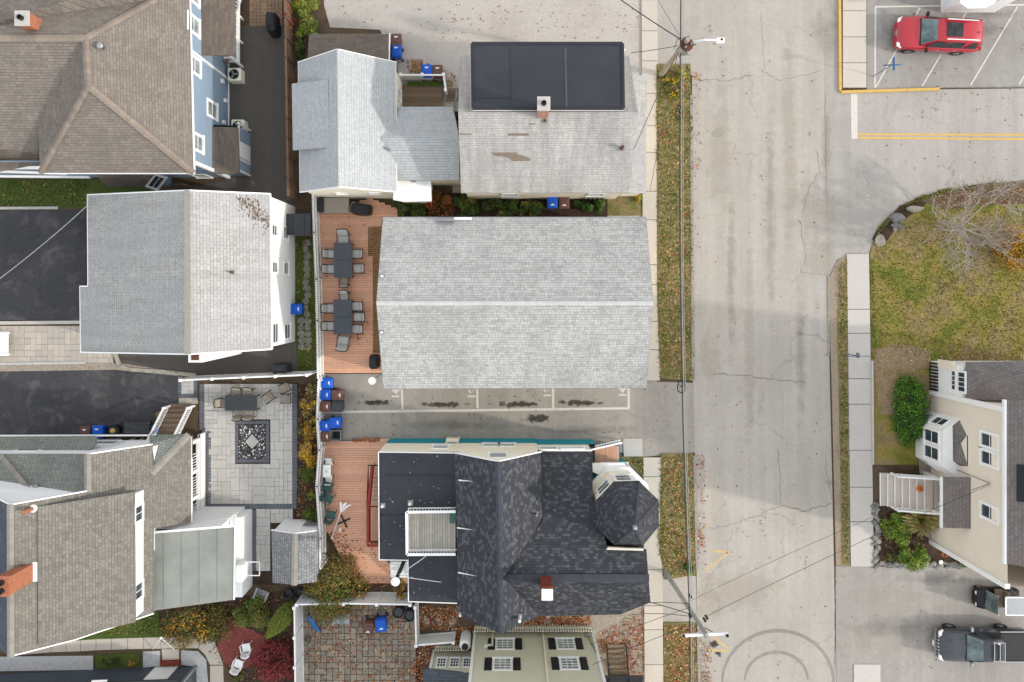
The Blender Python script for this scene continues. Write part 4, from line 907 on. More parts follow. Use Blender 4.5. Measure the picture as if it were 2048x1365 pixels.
# ================================================================== black roofed house with turret
h = hroot('turret_house', (1040, 1060), 'cream and teal house with black shingle roofs, flat rubber roof and octagonal turret', 'house')
yN = -8.83
zf = 4.4
f1 = [W(757, 904.5, zf), W(912, 906.5, zf), W(912, 1112, zf), W(816, 1112, zf), W(816, 1121, zf), W(758.5, 1120, zf)]
f2 = [W(816, 1113, zf - .15), W(916, 1113, zf - .15), W(914, 1207, zf - .15), W(817, 1203.5, zf - .15)]
roofpart(h, f1, 'epdm', .14, 'flat_roof', 'flat black rubber roof'); roofpart(h, f2, 'epdm', .14, 'flat_roof', 'lower flat black rubber roof')
for a, b in ((f1[0], f1[1]), (f1[0], f1[5]), (f1[5], f1[4]), (f2[0], f2[3]), (f2[3], f2[2])): trimbar(h, a + Vector((0, 0, -.04)), b + Vector((0, 0, -.04)), .05, .12, name='roof_edge')
for a, b in ((W(762, 912, zf + .005), W(762, 1116, zf + .005)), (W(760, 1030, zf + .005), W(812, 1030, zf + .005)), (W(770, 950, zf + .005), W(908, 952, zf + .005))): MB().bar(a, b, .1, .012).build('roof_seam', M['epdmedge'], h)
xw = W(771.7, 887, 1.68).x; 
wallbox(h, xw, -.0, W(0, 1116, zf).y, yN, 1.68, 'teal', name='lower_wall'); walls(h, [(xw, yN, zf - .1), (1.6, yN, zf - .1), (1.6, -17.2, zf - .1), (f2[3].x + .2, -17.2 + .5, zf - .25), (f2[3].x + .2, W(0, 1118, zf).y, zf - .25), (xw, W(0, 1116, zf).y, zf - .1)], 'cream', 1.68)
wallbox(h, f2[3].x + .25, 1.6, -17.1, W(0, 1118, zf).y, 1.69, 'teal', name='lower_wall')
wallbox(h, -.02, 1.6, yN - 5, yN - .0, 1.68, 'teal', name='lower_wall')
# cross gable running north-south
zr, ze = 7.67, 5.26
rn, rs = W(996, 924, zr), W(1001.7, 1268, zr); wn1, ws1 = W(910, 907, ze), W(916, 1231, ze); en1 = W(1082, 905, ze)
WPl, EPl = plane(wn1, ws1, rn), plane(rn, rs, en1)
NP = plane(W(1083, 902.5, 3.3), W(1184, 902.5, 3.3), W(1150, 1157, 7.0))
es1 = on_plane(1080, 1232.5, EPl)
roofpart(h, [wn1, ws1, rs, rn], 'sh_black'); roofpart(h, [rn, en1, on_plane(1085, 1042, EPl), on_plane(1006, 1157, EPl), on_plane(1080, 1232, EPl), rs], 'sh_black')
caps(h, rn, rs, 'capsblack', w=.3, seg=.24)
walls(h, [(wn1.x + .15, yN + .01, ze - .1), (rn.x, yN + .01, zr - .22), (en1.x - .12, yN + .01, ze - .1), (en1.x - .12, -17.3, ze - .2), (rs.x, -17.3, zr - .25), (ws1.x + .15, -17.3, ze - .1)], 'cream', 1.7)
for a, b in ((wn1, rn), (rn, en1)): trimbar(h, a + Vector((0, .02, -.06)), b + Vector((0, .02, -.06)), .05, .14, name='rake_board')
for px, py, w_, hh in ((881, 895, 1.0, .9), (982, 891, 1.0, .9), (1014, 891, 1.0, .9), (996, 911.5, 1.05, 1.2)):
    window(h, wpt(px, py, (0, yN + .01, 0), (0, 1, 0)), (0, 1, 0), w_, hh, .09, (1, 2))
MB().box((W(908, 880).x, yN + .12, 1.2), (.75, .2, .6)).build('side_door_hood', M['creamflat'], h)
for x in (897, 919): trimbar(h, (W(x, 0).x, yN + .06, 0), (W(x, 0).x, yN + .06, 1.9), .09, .09, 'creamflat')
# eastern wing
zr3 = 7.0; r1, r2 = W(1006, 1157, zr3), W(1297, 1157, zr3)
N_ = lambda x, y: on_plane(x, y, NP)
roofpart(h, [N_(1083, 902.5), N_(1184, 902.5), N_(1186, 1000), N_(1215, 1095), N_(1293, 1100), r2, r1, N_(1010, 1150), N_(1085, 1041)], 'sh_black')
SPl = plane(r1, r2, W(1160, 1231, 5.1)); S_ = lambda x, y: on_plane(x, y, SPl)
roofpart(h, [r1, r2, S_(1301, 1205.5), S_(1240, 1229.5), S_(1080, 1232.5)], 'sh_black')
caps(h, r1, r2, 'capsblack', w=.42, seg=.26)
wy = W(0, 1228, 5.1).y + .25
walls(h, [(1.5, yN - .08, 3.2), (W(1182, 0, 3.3).x, yN - .08, 3.2), (W(1182, 0, 3.3).x, -12, 4.8), (7.1, -12.2, 4.8), (7.1, r2.y, 6.7), (7.1, -17.0, 5.2), (6.0, wy, 5.0), (1.5, wy, 5.0)], 'cream', 1.68)
walls(h, [(1.52, yN - .06, 1.68), (W(1184, 0, 0).x, yN - .06, 1.68), (W(1184, 0, 0).x, -12, 1.68), (7.12, -12.2, 1.68), (7.12, -17.02, 1.68), (6.0, wy - .02, 1.68), (1.52, wy - .02, 1.68)], 'teal', name='lower_wall')
trimbar(h, N_(1083, 902.5) + Vector((0, .03, -.06)), N_(1184, 902.5) + Vector((0, .03, -.06)), .08, .14, name='gutter')
window(h, wpt(1097, 899, (0, yN - .06, 0), (0, 1, 0)) + Vector((0, 0, -.25)), (0, 1, 0), 1.1, .8, .08); window(h, wpt(1146, 899, (0, yN - .06, 0), (0, 1, 0)) + Vector((0, 0, -.3)), (0, 1, 0), 1.4, .6, .08, pane='glass_l')
# chimney, vents, roof brackets
chimney(h, W(1091, 1157, 7.0) + Vector((0, -.15, 0)), .55, .55, 6.3, 8.6, 'brick2', 'white', 0)
MB().slab([N_(1077, 1150) + Vector((0, 0, .06)), N_(1102, 1150) + Vector((0, 0, .06)), N_(1099, 1155) + Vector((0, 0, .06)), N_(1081, 1155) + Vector((0, 0, .06))], .03).build('flashing', M['chrome'], h)
ventpipe(h, on_plane(1073, 1027, EPl), .06, .45, 'greymetal'); ventpipe(h, on_plane(1039, 1233, EPl), .08, .7, 'white'); ventpipe(h, on_plane(921, 1228, WPl), .06, .3, 'white')
for x0, y0, x1, y1 in ((917, 960.5, 946, 963), (914, 1055.5, 946, 1060), (916, 1145, 954, 1152.5)):
    a, b = on_plane(x0, y0, WPl) + Vector((0, 0, .06)), on_plane(x1, y1, WPl) + Vector((0, 0, .04)); d = Vector((0, .05, .03))
    MB().slab([a + d, a - d, b], .05).build('roof_bracket', M['trim'], h, label='white wedge shaped bracket on the roof')
ventpipe(h, W(766, 1011, zf), .08, .35, 'creamflat'); ventpipe(h, W(821, 1006, zf), .09, .35, 'creamflat')
# turret
def octo(c_, r, z, rot=22.5, sx=1, sy=1): return [Vector((c_.x + r * sx * math.cos(R(rot + 45 * k)), c_.y + r * sy * math.sin(R(rot + 45 * k)), z)) for k in range(8)]
ze, za = 6.0, 8.7
ov = [W(x, y, ze) for x, y in ((1228, 964), (1278, 962.5), (1317, 1001), (1318, 1053), (1285, 1093), (1228, 1091), (1191, 1053), (1191, 1003.5))]
ap = W(1270.5, 1053, za); tc = sum(ov, Vector()) / 8; ap = Vector((tc.x, tc.y, za))
for i in range(8):
    a, b = ov[i], ov[(i + 1) % 8]; roofpart(h, [a, b, ap], 'sh_black', .1, 'turret_roof')
    caps(h, a + Vector((0, 0, .02)), ap.lerp(a, .04), 'capsblack', w=.16, seg=.22, lift=.02)
MB().lathe([(.14, -.08), (.12, .02), (.1, .1), (.02, .16)], ap, 12).build('finial', M['chrome'], h)
tw = [Vector(((p.x - tc.x) * .91 + tc.x, (p.y - tc.y) * .91 + tc.y, ze - .03)) for p in ov]; walls(h, [tuple(p) for p in tw], 'cream', 2.2, 'turret_wall')
tb = [Vector(((p.x - tc.x) * .98 + tc.x, (p.y - tc.y) * .98 + tc.y, 2.6)) for p in ov]; walls(h, [tuple(p) for p in tb], 'teal', -.02, 'turret_base')
m = MB(); m.slab([p + Vector((0, 0, .1)) for p in [Vector(((q.x - tc.x) * 1.02 + tc.x, (q.y - tc.y) * 1.02 + tc.y, 2.5)) for q in ov]], .35); m.build('turret_band', M['trim'], h)
for i in (0, 7, 1):
    a, b = tw[i], tw[(i + 1) % 8]; md = (a + b) / 2; nn = Vector((md.x - tc.x, md.y - tc.y, 0)).normalized(); window(h, Z(md, 4.55), nn, 1.05, 1.5, .14)
trimbar(h, N_(1184, 940) + Vector((0, 0, .02)), N_(1184, 905) + Vector((0, 0, .02)), .04, .05, 'capsblack')
MB().slab([W(1185, 928, 2.4), W(1247, 926, 2.4), W(1278, 958, 2.4), W(1225, 960, 2.4), W(1186, 945, 2.4)], .25).build('bay_roof', M['trim'], h)
window(h, (W(1230, 934, 1.6).x, W(0, 932, 1.9).y, 1.7), (0, 1, 0), 1.6, .8, .1)
MB().slab([N_(1216, 1093.5) + Vector((0, 0, .15)), N_(1285, 1093.5) + Vector((0, 0, .4)), N_(1285, 1099) + Vector((0, 0, .25)), N_(1212, 1099) + Vector((0, 0, .1))], .2).build('turret_cheek', M['creamflat'], h)
# front entry deck with railing
ed = bpy.data.objects.new('entry_deck', None); col.objects.link(ed); ed.location = W(1210, 910); tag(ed, 'small cedar entry deck with white sloping railing at the turret house', 'deck')
for k in range(11):
    x = W(1186 + k * 4.9, 0, .7).x; MB().box((x, (W(0, 893, .7).y + W(0, 928, .7).y) / 2, .7), (.135, 1.08, .04)).build('board', M['deckwood'], ed)
picket_rail(ed, W(1175, 895, .8), W(1240, 880, .1), 1.0, .16, name='railing')
MB().box(((W(1184, 0).x + W(1238, 0).x) / 2, W(0, 911, .7).y, .34), (1.6, 1.0, .62)).build('deck_base', M['teal'], ed)
# roof terrace
rt = bpy.data.objects.new('roof_terrace', None); col.objects.link(rt); rt.location = W(862, 1060, zf); tag(rt, 'weathered plank terrace with white railing on the flat black roof', 'terrace')
x0, x1, y0, y1 = 818, 911, 1022, 1104; nb = 18
for k in range(nb):
    a, b = W(x0 + (x1 - x0) * k / nb, y0, 4.62), W(x0 + (x1 - x0) * (k + 1) / nb, y1, 4.62); MB().box(((a.x + b.x) / 2, (a.y + b.y) / 2, 4.6), (abs(b.x - a.x) - .012, abs(a.y - b.y), .04)).build('plank', M['deckwood2'], rt)
a, b, c_, d = W(813, 1025, 5.5), W(911, 1024, 5.5), W(911, 1109.5, 5.5), W(814, 1110, 5.5)
for p, q in ((a, b), (a, d), (d, c_)): picket_rail(rt, Z(p, 4.55), Z(q, 4.55), .95, .16, name='terrace_railing', top=.14)
MB().box(W(906, 1032, 4.9), (.35, .7, .5)).build('planter_box', M['greenplastic'], rt)
# stove pipe and guys, back steps
t = thing('stove_pipe', W(812, 1123, 3), 'black stove pipe with white round cap leaning over the white back steps', 'stove pipe')
pb = W(808, 1126, 2.6); pt = Vector((pb.x, pb.y, 6.3)); pt = W(791, 1163, 6.0); pb = Vector((pt.x, pt.y, 2.0)) + Vector((.05, .02, 0))
MB().tube([pb, pt], .11, 12).build('flue', M['black'], t); MB().lathe([(.14, -.05), (.24, .0), (.24, .1), (.02, .2)], pt, 16).build('cap', M['white'], t)
m = MB(); m.tube([pt - Vector((0, 0, .8)), W(852, 1113, 4.5)], .02, 5); m.tube([pt - Vector((0, 0, .8)), W(882, 1165, 4.3)], .02, 5); m.build('guy_wire', M['white'], t)
t = thing('back_steps', W(800, 1138), 'white slatted back steps under the black stove pipe', 'steps')
for k in range(6): MB().box(W(799, 1126 + k * 5.4, 1.1 - .16 * k), (1.0, .15, .05)).build('tread', M['white'], t)
for s in (782, 816): MB().bar(W(s, 1123, 1.1), W(s, 1155, .1), .05, .2).build('stringer', M['white'], t)

# ================================================================== olive house, bottom
h = hroot('olive_house', (1070, 1330), 'two storey olive clapboard house with black shutters at the bottom edge', 'house')
yW = -20.72; xl, xr = W(950, 0).x, W(1184, 0).x; zt = 8.2
walls(h, [(xl, yW, zt), (xr, yW, zt), (xr, yW - 9, zt), (xl, yW - 9, zt)], 'olive')
m = MB(); mid = (xl + xr) / 2; m.slab([(xl - .3, yW - .3, zt), (mid, yW - .3, zt + 3), (mid, yW - 9.3, zt + 3), (xl - .3, yW - 9.3, zt)], .15); m.slab([(xr + .3, yW - .3, zt), (mid, yW - .3, zt + 3), (mid, yW - 9.3, zt + 3), (xr + .3, yW - 9.3, zt)], .15); m.build('roof', M['sh_slate'], h)
for x in (xl, xr): trimbar(h, (x, yW + .0, 0), (x, yW + .0, zt), .16, .16, name='corner_board')
for px in (1085.5,): trimbar(h, (W(px, 1263).x, yW + .07, 0), (W(px, 1263).x, yW + .07, zt), .11, .11, 'creamflat', 'downspout')
trimbar(h, (W(986, 0).x, yW + .07, 0), (W(986, 0).x, yW + .07, 2.2), .11, .11, 'creamflat', 'downspout')
for px, py, sh in ((1010, 1289, .42), (1131, 1288.5, .42), (1005, 1329, .42), (1139, 1328, .42)):
    window(h, wpt(px, py, (0, yW, 0), (0, 1, 0)), (0, 1, 0), 1.15, 1.55, .13, (3, 4), 'glass_l', shutters=sh)
MB().box(wpt(975, 1293, (0, yW, 0), (0, 1, 0)) + Vector((0, .04, 0)), (.38, .08, .25)).build('wall_vent', M['trim'], h)
m = MB(); p = wpt(1175, 1272, (0, yW, 0), (0, 1, 0)); m.bevbox(p + Vector((0, .1, 0)), (.3, .22, .5), .03); m.build('meter', M['greymetal'], h); MB().tube([p + Vector((.02, .06, .2)), p + Vector((.3, .06, 2.6))], .03, 6).build('conduit', M['greymetal'], h)
yL = -21.9; xa = W(868, 1300).x
walls(h, [(xa, yL, 2.9), (xl - .02, yL, 2.9), (xl - .02, yL - 5, 2.9), (xa, yL - 5, 2.9)], 'olive', name='wing_wall')
roofpart(h, [(xa - .35, yL + .2, 2.85), (xl, yL + .2 - .25, 2.95), (xl, yL - 4, 4.6), (xa - .35, yL - 4, 4.6)], 'sh_slate', .14, 'wing_roof')
for px in (883, 909, 935): window(h, wpt(px, 1326, (0, yL, 0), (0, 1, 0)), (0, 1, 0), .62, 1.25, .09, (3, 3))
for x in (xa,): trimbar(h, (x, yL, 0), (x, yL, 2.9), .14, .14, name='corner_board')
def low_fence(x0, x1, y, label):
    t = thing('low_picket_fence', W((x0 + x1) / 2, y), label, 'fence'); n = int((x1 - x0) / 5)
    for i in range(n): MB().box(W(x0 + (x1 - x0) * (i + .5) / n, y + 3, .5), (.1, .04, .9)).build('picket', M['creamflat'], t)
    MB().bar(W(x0, y + 2, .6), W(x1, y + 2, .6), .03, .07).build('rail', M['creamflat'], t)
low_fence(948, 1184, 1254, 'low cream picket fence along the wall of the olive house'); low_fence(870, 930, 1292, 'short low picket fence under the three small windows of the olive house')
t = thing('oil_tank', W(932, 1292), 'white oil tank standing against the olive house corner', 'tank')
p = W(931, 1283, 1.0); MB().lathe([(.05, -1.0), (.3, -.95), (.34, -.8), (.34, .5), (.28, .68), (.08, .75)], p, 18).build('tank', M['white'], t, smooth=True); MB().lathe([(.2, .73), (.2, .82), (.05, .84)], p, 14).build('valve_cap', M['black'], t)
# metal stair right of it
t = thing('metal_stair', W(1235, 1330), 'black metal stair with weathered wooden treads beside the olive house', 'stair')
for k in range(7): MB().box(W(1232 + k * .8, 1294 + k * 10.5, .18 + .18 * k), (1.05, .26, .05)).build('tread', M['greywood'], t)
for x in (1213, 1252): MB().bar(W(x, 1289, .1), W(x + 5, 1365, 1.5), .05, .16).build('stringer', M['blackmetal'], t); MB().bar(W(x, 1289, 1.0), W(x + 7, 1365, 2.2), .05, .05).build('handrail', M['blackmetal'], t)
MB().box(W(1242, 1375, 1.4), (2.6, 1.4, .06)).build('landing', M['black'], t)

# ================================================================== tan house, right edge
h = hroot('tan_house', (1950, 950), 'tall tan clapboard house with white trim and pinkish grey shingle roof at right edge', 'house')
bx = 25.9; zt = 7.75
yn, ys = W(0, 785).y, W(0, 1083).y
walls(h, [(bx, ys, zt), (bx, yn, zt), (bx + 9, yn, zt), (bx + 9, ys, zt)], 'tan')
ex = W(2012, 0, zt).x
e1, e2 = Vector((ex, W(0, 800, zt).y, zt)), Vector((ex, W(0, 1128, zt).y, zt)); rr = 3.6
roofpart(h, [e1, e2, e2 + Vector((4.8, 0, rr)), e1 + Vector((4.8, 0, rr))], 'sh_tan'); roofpart(h, [e1 + Vector((4.8, 0, rr)), e2 + Vector((4.8, 0, rr)), e2 + Vector((9.8, 0, 0)), e1 + Vector((9.8, 0, 0))], 'sh_tan')
trimbar(h, e1 + Vector((-.03, 0, -.08)), e2 + Vector((-.03, 0, -.08)), .14, .2, name='gutter')
for y in (yn, ys): trimbar(h, (bx, y, 0), (bx, y, zt), .26, .26, name='corner_board')
dz = zt + .4
MB().box((ex + 2.6, W(0, 968, 9).y, 9.0), (3.6, 1.9, 1.9)).build('dormer', M['trim'], h); MB().slab([(ex + .35, W(0, 930, 8.2).y, 8.12), (ex + 1.4, W(0, 930, 8.2).y, 8.8), (ex + 1.4, W(0, 1004, 8.2).y, 8.8), (ex + .35, W(0, 1004, 8.2).y, 8.12)], .05).build('dormer_base', M['black'], h)
for py in (944, 968, 992): window(h, (ex + .8, W(0, py, 9.0).y, 9.0), (-1, 0, 0), .6, 1.2, .08)
for px, py in ((1980, 882), (1980, 918), (1980, 1026)): window(h, wpt(px, py, (bx, 0, 0), (-1, 0, 0)), (-1, 0, 0), .95, 1.75, .16, (1, 2), open_blind=.4)
# bay window
by = W(0, 877, 0).y; bw = 1.45
bay = [(bx, by - bw - .35), (bx - .95, by - bw + .35), (bx - .95, by + bw - .45), (bx, by + bw + .25)]
MB().prism(bay, -.02, 3.2).build('bay', M['trim'], h)
bq = [W(1906, 850, 3.25), W(1906, 920, 3.25), W(1944, 948, 3.9), W(1947, 870, 4.1), W(1941, 829, 3.9)]
roofpart(h, [W(1905, 852, 3.2), W(1906, 922, 3.2), W(1943, 948, 3.5), (bx, by - bw * .6, 4.1), (bx, by + bw * .6, 4.1), W(1941, 829, 3.5)], 'sh_tan', .1, 'bay_roof')
for dy in (-.48, .48): window(h, (bx - .95, by + dy, 2.0), (-1, 0, 0), .85, 1.7, .1)
window(h, (bx - .48, by + bw + .02 - .12, 2.0), (-.6, .8, 0), .7, 1.5, .1); window(h, (bx - .48, by - bw + .02, 2.0), (-.6, -.8, 0), .7, 1.5, .1)
# porch at the north end
MB().prism([(bx, yn), (bx, W(0, 722).y), (bx + 6, W(0, 722).y), (bx + 6, yn)], -.02, 3.6).build('porch_wall', M['trim'], h)
roofpart(h, [W(1933, 725, 3.9), W(2100, 722, 4.0), W(2100, 802, 5.2), W(2012, 800, 5.2), W(1934, 798, 3.9)], 'sh_tan', .12, 'porch_roof')
window(h, wpt(1917, 763, (bx, 0, 0), (-1, 0, 0)), (-1, 0, 0), 1.3, 1.6, .12, (4, 1))
for k in range(9): MB().box((bx - .06, W(0, 726 + k * 6.4).y, .5), (.1, .1, .9)).build('lattice_slat', M['black'], h)
trimbar(h, (bx - .03, W(0, 722).y, 3.0), (bx - .03, yn, 3.0), .06, .3); MB().box((bx - .05, W(0, 730, 2).y, 1.9), (.1, .5, 1.7)).build('panel', M['creamflat'], h)
# portico and front steps
pq = [W(1885, 955, 3.6), W(1885, 1056, 3.6), W(1942, 1058, 4.4), W(1942, 956, 4.4)]
roofpart(h, pq, 'sh_tan', .12, 'portico_roof')
trimbar(h, pq[0] + Vector((-.03, 0, -.08)), pq[1] + Vector((-.03, 0, -.08)), .08, .2, name='gutter')
fs = thing('front_steps', W(1820, 980), 'wide beige front steps with white railings leading to the tan house', 'steps')
for k in range(7):
    xa_ = W(1758 + k * 12, 0).x; MB().box((xa_ + .25, W(0, 978).y, .1 + .16 * k), (.5, 2.0, .2)).build('tread', M['concrete' if k == 0 else 'steppaint'], fs); MB().box((xa_ - .0, W(0, 978).y, .18 + .16 * k), (.05, 2.02, .06)).build('nosing', M['white'], fs)
pxx = W(1846, 0).x
for k in range(9): MB().box((pxx + .15 + k * .17, W(0, 978).y, 1.13), (.16, 2.0, .05)).build('board', M['steppaint'], fs)
MB().box((pxx + .8, W(0, 978).y, .52), (1.6, 1.9, 1.04)).build('landing_base', M['white'], fs)
for s in (-1, 1):
    y = W(0, 978).y + s * 1.02
    picket_rail(fs, (W(1778, 0).x, y, .35), (pxx, y, 1.1), .95, .17, name='railing'); picket_rail(fs, (pxx, y, 1.1), (bx - .4, y, 1.1), .95, .17, name='railing')
    for xx, zz in ((W(1778, 0).x, .3), (pxx, 1.1), (bx - .35, 1.1)): MB().bevbox((xx, y, zz + .5), (.13, .13, 1.1 if xx < bx - .5 else 4.0), .02).build('newel_post', M['white'], fs)
MB().box((bx - .03, W(0, 978).y, 2.1), (.1, 1.0, 2.0)).build('front_door', M['rust'], h)
trimbar(h, (bx - .02, W(0, 978).y + .6, 1.1), (bx - .02, W(0, 978).y + .6, 3.2), .1, .12); trimbar(h, (bx - .02, W(0, 978).y - .6, 1.1), (bx - .02, W(0, 978).y - .6, 3.2), .1, .12)
p = wpt(1877, 924, (bx, 0, 0), (-1, 0, 0)); MB().bevbox(p + Vector((-.1, 0, 0)), (.2, .4, .5), .03).build('meter', M['greymetal'], h)
m = MB(); q = wpt(1985, 966, (bx, 0, 0), (-1, 0, 0)) + Vector((-.2, 0, 0)); m.tube([p + Vector((-.1, 0, .2)), q], .02, 5); m.tube([q + Vector((0, 0, .1)), wpt(1943, 981, (bx - .6, 0, 0), (-1, 0, 0))], .02, 5); m.build('service_cable', M['wire'], h)
# garden stone wall
sw_ = bpy.data.objects.new('stone_wall', None); col.objects.link(sw_); sw_.location = W(1752, 1070); tag(sw_, 'low rubble stone wall round the planting bed of the tan house', 'wall')
rnd = random.Random(3)
def rock(mb, p, r, seed, sq=(1, 1, .7)):
    rn_ = random.Random(seed); bm = bmesh.new(); bmesh.ops.create_icosphere(bm, subdivisions=2, radius=1)
    dirs = [(Vector((rn_.uniform(-1, 1), rn_.uniform(-1, 1), rn_.uniform(-1, 1))).normalized(), rn_.uniform(.55, .85)) for _ in range(9)]
    for v in bm.verts:
        for d, k in dirs:
            s = v.co.dot(d)
            if s > k: v.co -= d * (s - k)
    b = {v: i for i, v in enumerate(bm.verts)}
    mb.add([Vector((v.co.x * r * sq[0], v.co.y * r * sq[1], v.co.z * r * sq[2])) + Vector(p) for v in bm.verts], [tuple(b[v] for v in f.verts) for f in bm.faces]); bm.free()
for i in range(46):
    m = MB(); rock(m, W(1752 + rnd.uniform(-6, 6), 1008 + i * 2.8, .12), .13 + rnd.random() * .07, i); m.build('stone', M['rock_dark' if rnd.random() < .6 else 'kerb'], sw_)
for i in range(48):
    m = MB(); rock(m, W(1760 + i * 3.6, 1131 + rnd.uniform(-5, 5), .1), .12 + rnd.random() * .07, 40 + i); m.build('stone', M['rock_dark' if rnd.random() < .6 else 'kerb'], sw_)
# white bay of the building at the top right
h = hroot('white_kiosk', (1968, -10), 'corner of a white building at the very top right beside the parking lot', 'building')
m = MB(); q = [(1930, -60), (1935, -2), (1950, 8.5), (1985, 7.5), (2002, -1), (2060, -60)]; m.slab([W(x, y, 3.0) for x, y in q], .3); m.build('roof', M['greymetal'], h)
m = MB(); m.slab([W(1019 + (x - 1019) * .985, 590 + (y - 590) * .985, 3.02) for x, y in q], .03); m.build('roof_deck', M['trim'], h)
wallbox(h, W(1936, 0, 3).x, W(2050, 0, 3).x, W(0, 0, 3).y + .3, W(0, -60, 3).y, 2.8, 'whitewall')
# ================================================================== decks
def deck(name, px, z, label, pitch=.145, cut=None, base=True):
    """boards run east-west; each board its own piece, clipped to the outline"""
    t = thing(name, W(*px[0]), label, 'deck'); pts = [W(x, y, z) for x, y in px]
    y1 = max(p.y for p in pts); y0 = min(p.y for p in pts); y = y1; n = len(pts)
    holes = [[W(x, yy, z) for x, yy in c_] for c_ in (cut or [])]
    def spans(poly, yy):
        xs = []
        for i in range(len(poly)):
            a, b = poly[i], poly[(i + 1) % len(poly)]
            if (a.y > yy) != (b.y > yy): xs.append(a.x + (b.x - a.x) * (yy - a.y) / (b.y - a.y))
        xs.sort(); return list(zip(xs[::2], xs[1::2]))
    while y - pitch > y0:
        yc = y - pitch / 2; sp = spans(pts, yc)
        for hpoly in holes:
            for ha, hb in spans(hpoly, yc):
                ns = []
                for a, b in sp:
                    if hb <= a or ha >= b: ns.append((a, b)); continue
                    if ha > a: ns.append((a, ha))
                    if hb < b: ns.append((hb, b))
                sp = ns
        for a, b in sp:
            if b - a > .05: MB().box(((a + b) / 2, yc, z), (b - a, pitch - .012, .04)).build('board', M['deckwood'], t)
        y -= pitch
    return t
deck('long_deck', [(640, 426), (693, 426), (693, 412), (740, 396), (795, 418), (795, 433), (764, 437), (753, 606), (767, 750), (648, 750), (641, 600)], .25, 'red brown board deck with two dining sets beside the long gabled house')
deck('corner_deck', [(649, 884), (785, 878), (771, 892), (757, 906), (758, 1121), (815, 1124), (815, 1168), (710, 1170), (690, 1130), (672, 1095), (660, 1072), (652, 1060)], .25, 'red brown board deck with red railing beside the flat black roof', cut=[[(736, 930), (775, 930), (775, 1086), (734, 1086), (733, 1010)]])
# sunken stair with red railing
t = thing('red_stair_railing', W(740, 1000), 'red stained baluster railing round the stair well of the corner deck', 'railing')
A_, B_, C_, D_ = W(749, 926, .27), W(741, 1010, .27), W(741, 1082, .27), W(762, 1082, .27)
for p, q in ((A_, B_), (B_, C_), (C_, D_)): picket_rail(t, p, q, 1.0, .12, mat='rail_red', name='railing', w=.05, top=.14)
t = thing('stair_well', W(748, 960), 'open stair with white edged treads inside the red railing', 'stair')
for k in range(9): MB().box((W(753, 0).x, W(0, 936 + k * 9).y, .2 - .02 * k), (.9, .24, .04)).build('tread', M['deckwood'], t); MB().box((W(753, 0).x, W(0, 932 + k * 9).y, .215 - .02 * k), (.9, .03, .03)).build('nosing', M['white'], t)
MB().box((W(752, 0).x, W(0, 1050).y, .06), (1.2, 2.2, .04)).build('landing', M['deckwood'], t)
# brick patterned mat along the house
t = thing('brick_border', W(750, 600), 'tan brick patterned strip between the long deck and the gabled house', 'paving')
for i, q in enumerate(([(736, 455), (764, 453), (763, 512), (736, 512)], [(745, 512.4), (763, 512.4), (756, 606), (746, 606)], [(746, 606.4), (756, 606.4), (762, 706), (746, 706)])): MB().slab([W(x, y, .31) for x, y in q], .05).build('brick_panel', M['tilemat'], t)
# ================================================================== paver patios
def ashlar(parent, x0, y0, x1, y1, unit, z, mat, seed, holes=(), sizes=((3, 2), (2, 2), (2, 3), (1, 2), (2, 1), (1, 1)), name='paver', gap=.012):
    rnd = random.Random(seed); nx, ny = max(1, round((x1 - x0) / unit)), max(1, round((y1 - y0) / unit)); g_ = [[0] * nx for _ in range(ny)]; ux, uy = (x1 - x0) / nx, (y1 - y0) / ny
    def bad(i, j):
        cx_, cy_ = x0 + (i + .5) * ux, y0 + (j + .5) * uy
        return any(a < cx_ < b and c__ < cy_ < d for a, b, c__, d in holes)
    cache = {}
    for j in range(ny):
        for i in range(nx):
            if bad(i, j): g_[j][i] = 1
    for j in range(ny):
        for i in range(nx):
            if g_[j][i]: continue
            opts = list(sizes); rnd.shuffle(opts); opts.append((1, 1))
            for w_, h_ in opts:
                if i + w_ <= nx and j + h_ <= ny and all(not g_[j + b][i + a] for a in range(w_) for b in range(h_)):
                    for a in range(w_):
                        for b in range(h_): g_[j + b][i + a] = 1
                    break
            if (w_, h_) not in cache: cache[(w_, h_)] = MB().bevbox((0, 0, -.03), (w_ * ux - gap, h_ * uy - gap, .06), .008).mesh(name, M[mat])
            o = bpy.data.objects.new(name, cache[(w_, h_)]); col.objects.link(o); o.parent = parent
            o.location = Vector((x0 + (i + w_ / 2) * ux, y0 + (j + h_ / 2) * uy, z + rnd.uniform(-.003, .003))) - parent.location
            o.rotation_euler = (rnd.uniform(-.006, .006), rnd.uniform(-.006, .006), rnd.uniform(-.01, .01))
def course(parent, a, b, w, step, z, mat, name='border_paver'):
    a, b = Vector(a), Vector(b); n = max(1, round((b - a).length / step)); d = (b - a) / n; ang = math.atan2(d.y, d.x)
    me = MB().bevbox((0, 0, -.03), (d.length - .01, w - .01, .06), .008).mesh(name, M[mat])
    for i in range(n):
        o = bpy.data.objects.new(name, me); col.objects.link(o); o.parent = parent; o.location = Z(a + d * (i + .5), z) - parent.location; o.rotation_euler.z = ang
X = lambda px: W(px, 0).x
Y = lambda py: W(0, py).y
pt = thing('paver_patio', W(500, 890), 'large grey paver patio with dark border and pebble inlay', 'patio')
MB().slab([W(x, y, .012) for x, y in ((398, 766), (597, 766), (597, 1040), (560, 1170), (505, 1170), (505, 1022), (415, 1022), (415, 868), (398, 868))], .01).build('bedding', M['mulch'], pt)
ashlar(pt, X(409), Y(1008), X(585), Y(768), .27, .05, 'paver', 4, [(X(469.5), X(539.5), Y(926), Y(841)), (X(404), X(416), Y(1010), Y(862))])
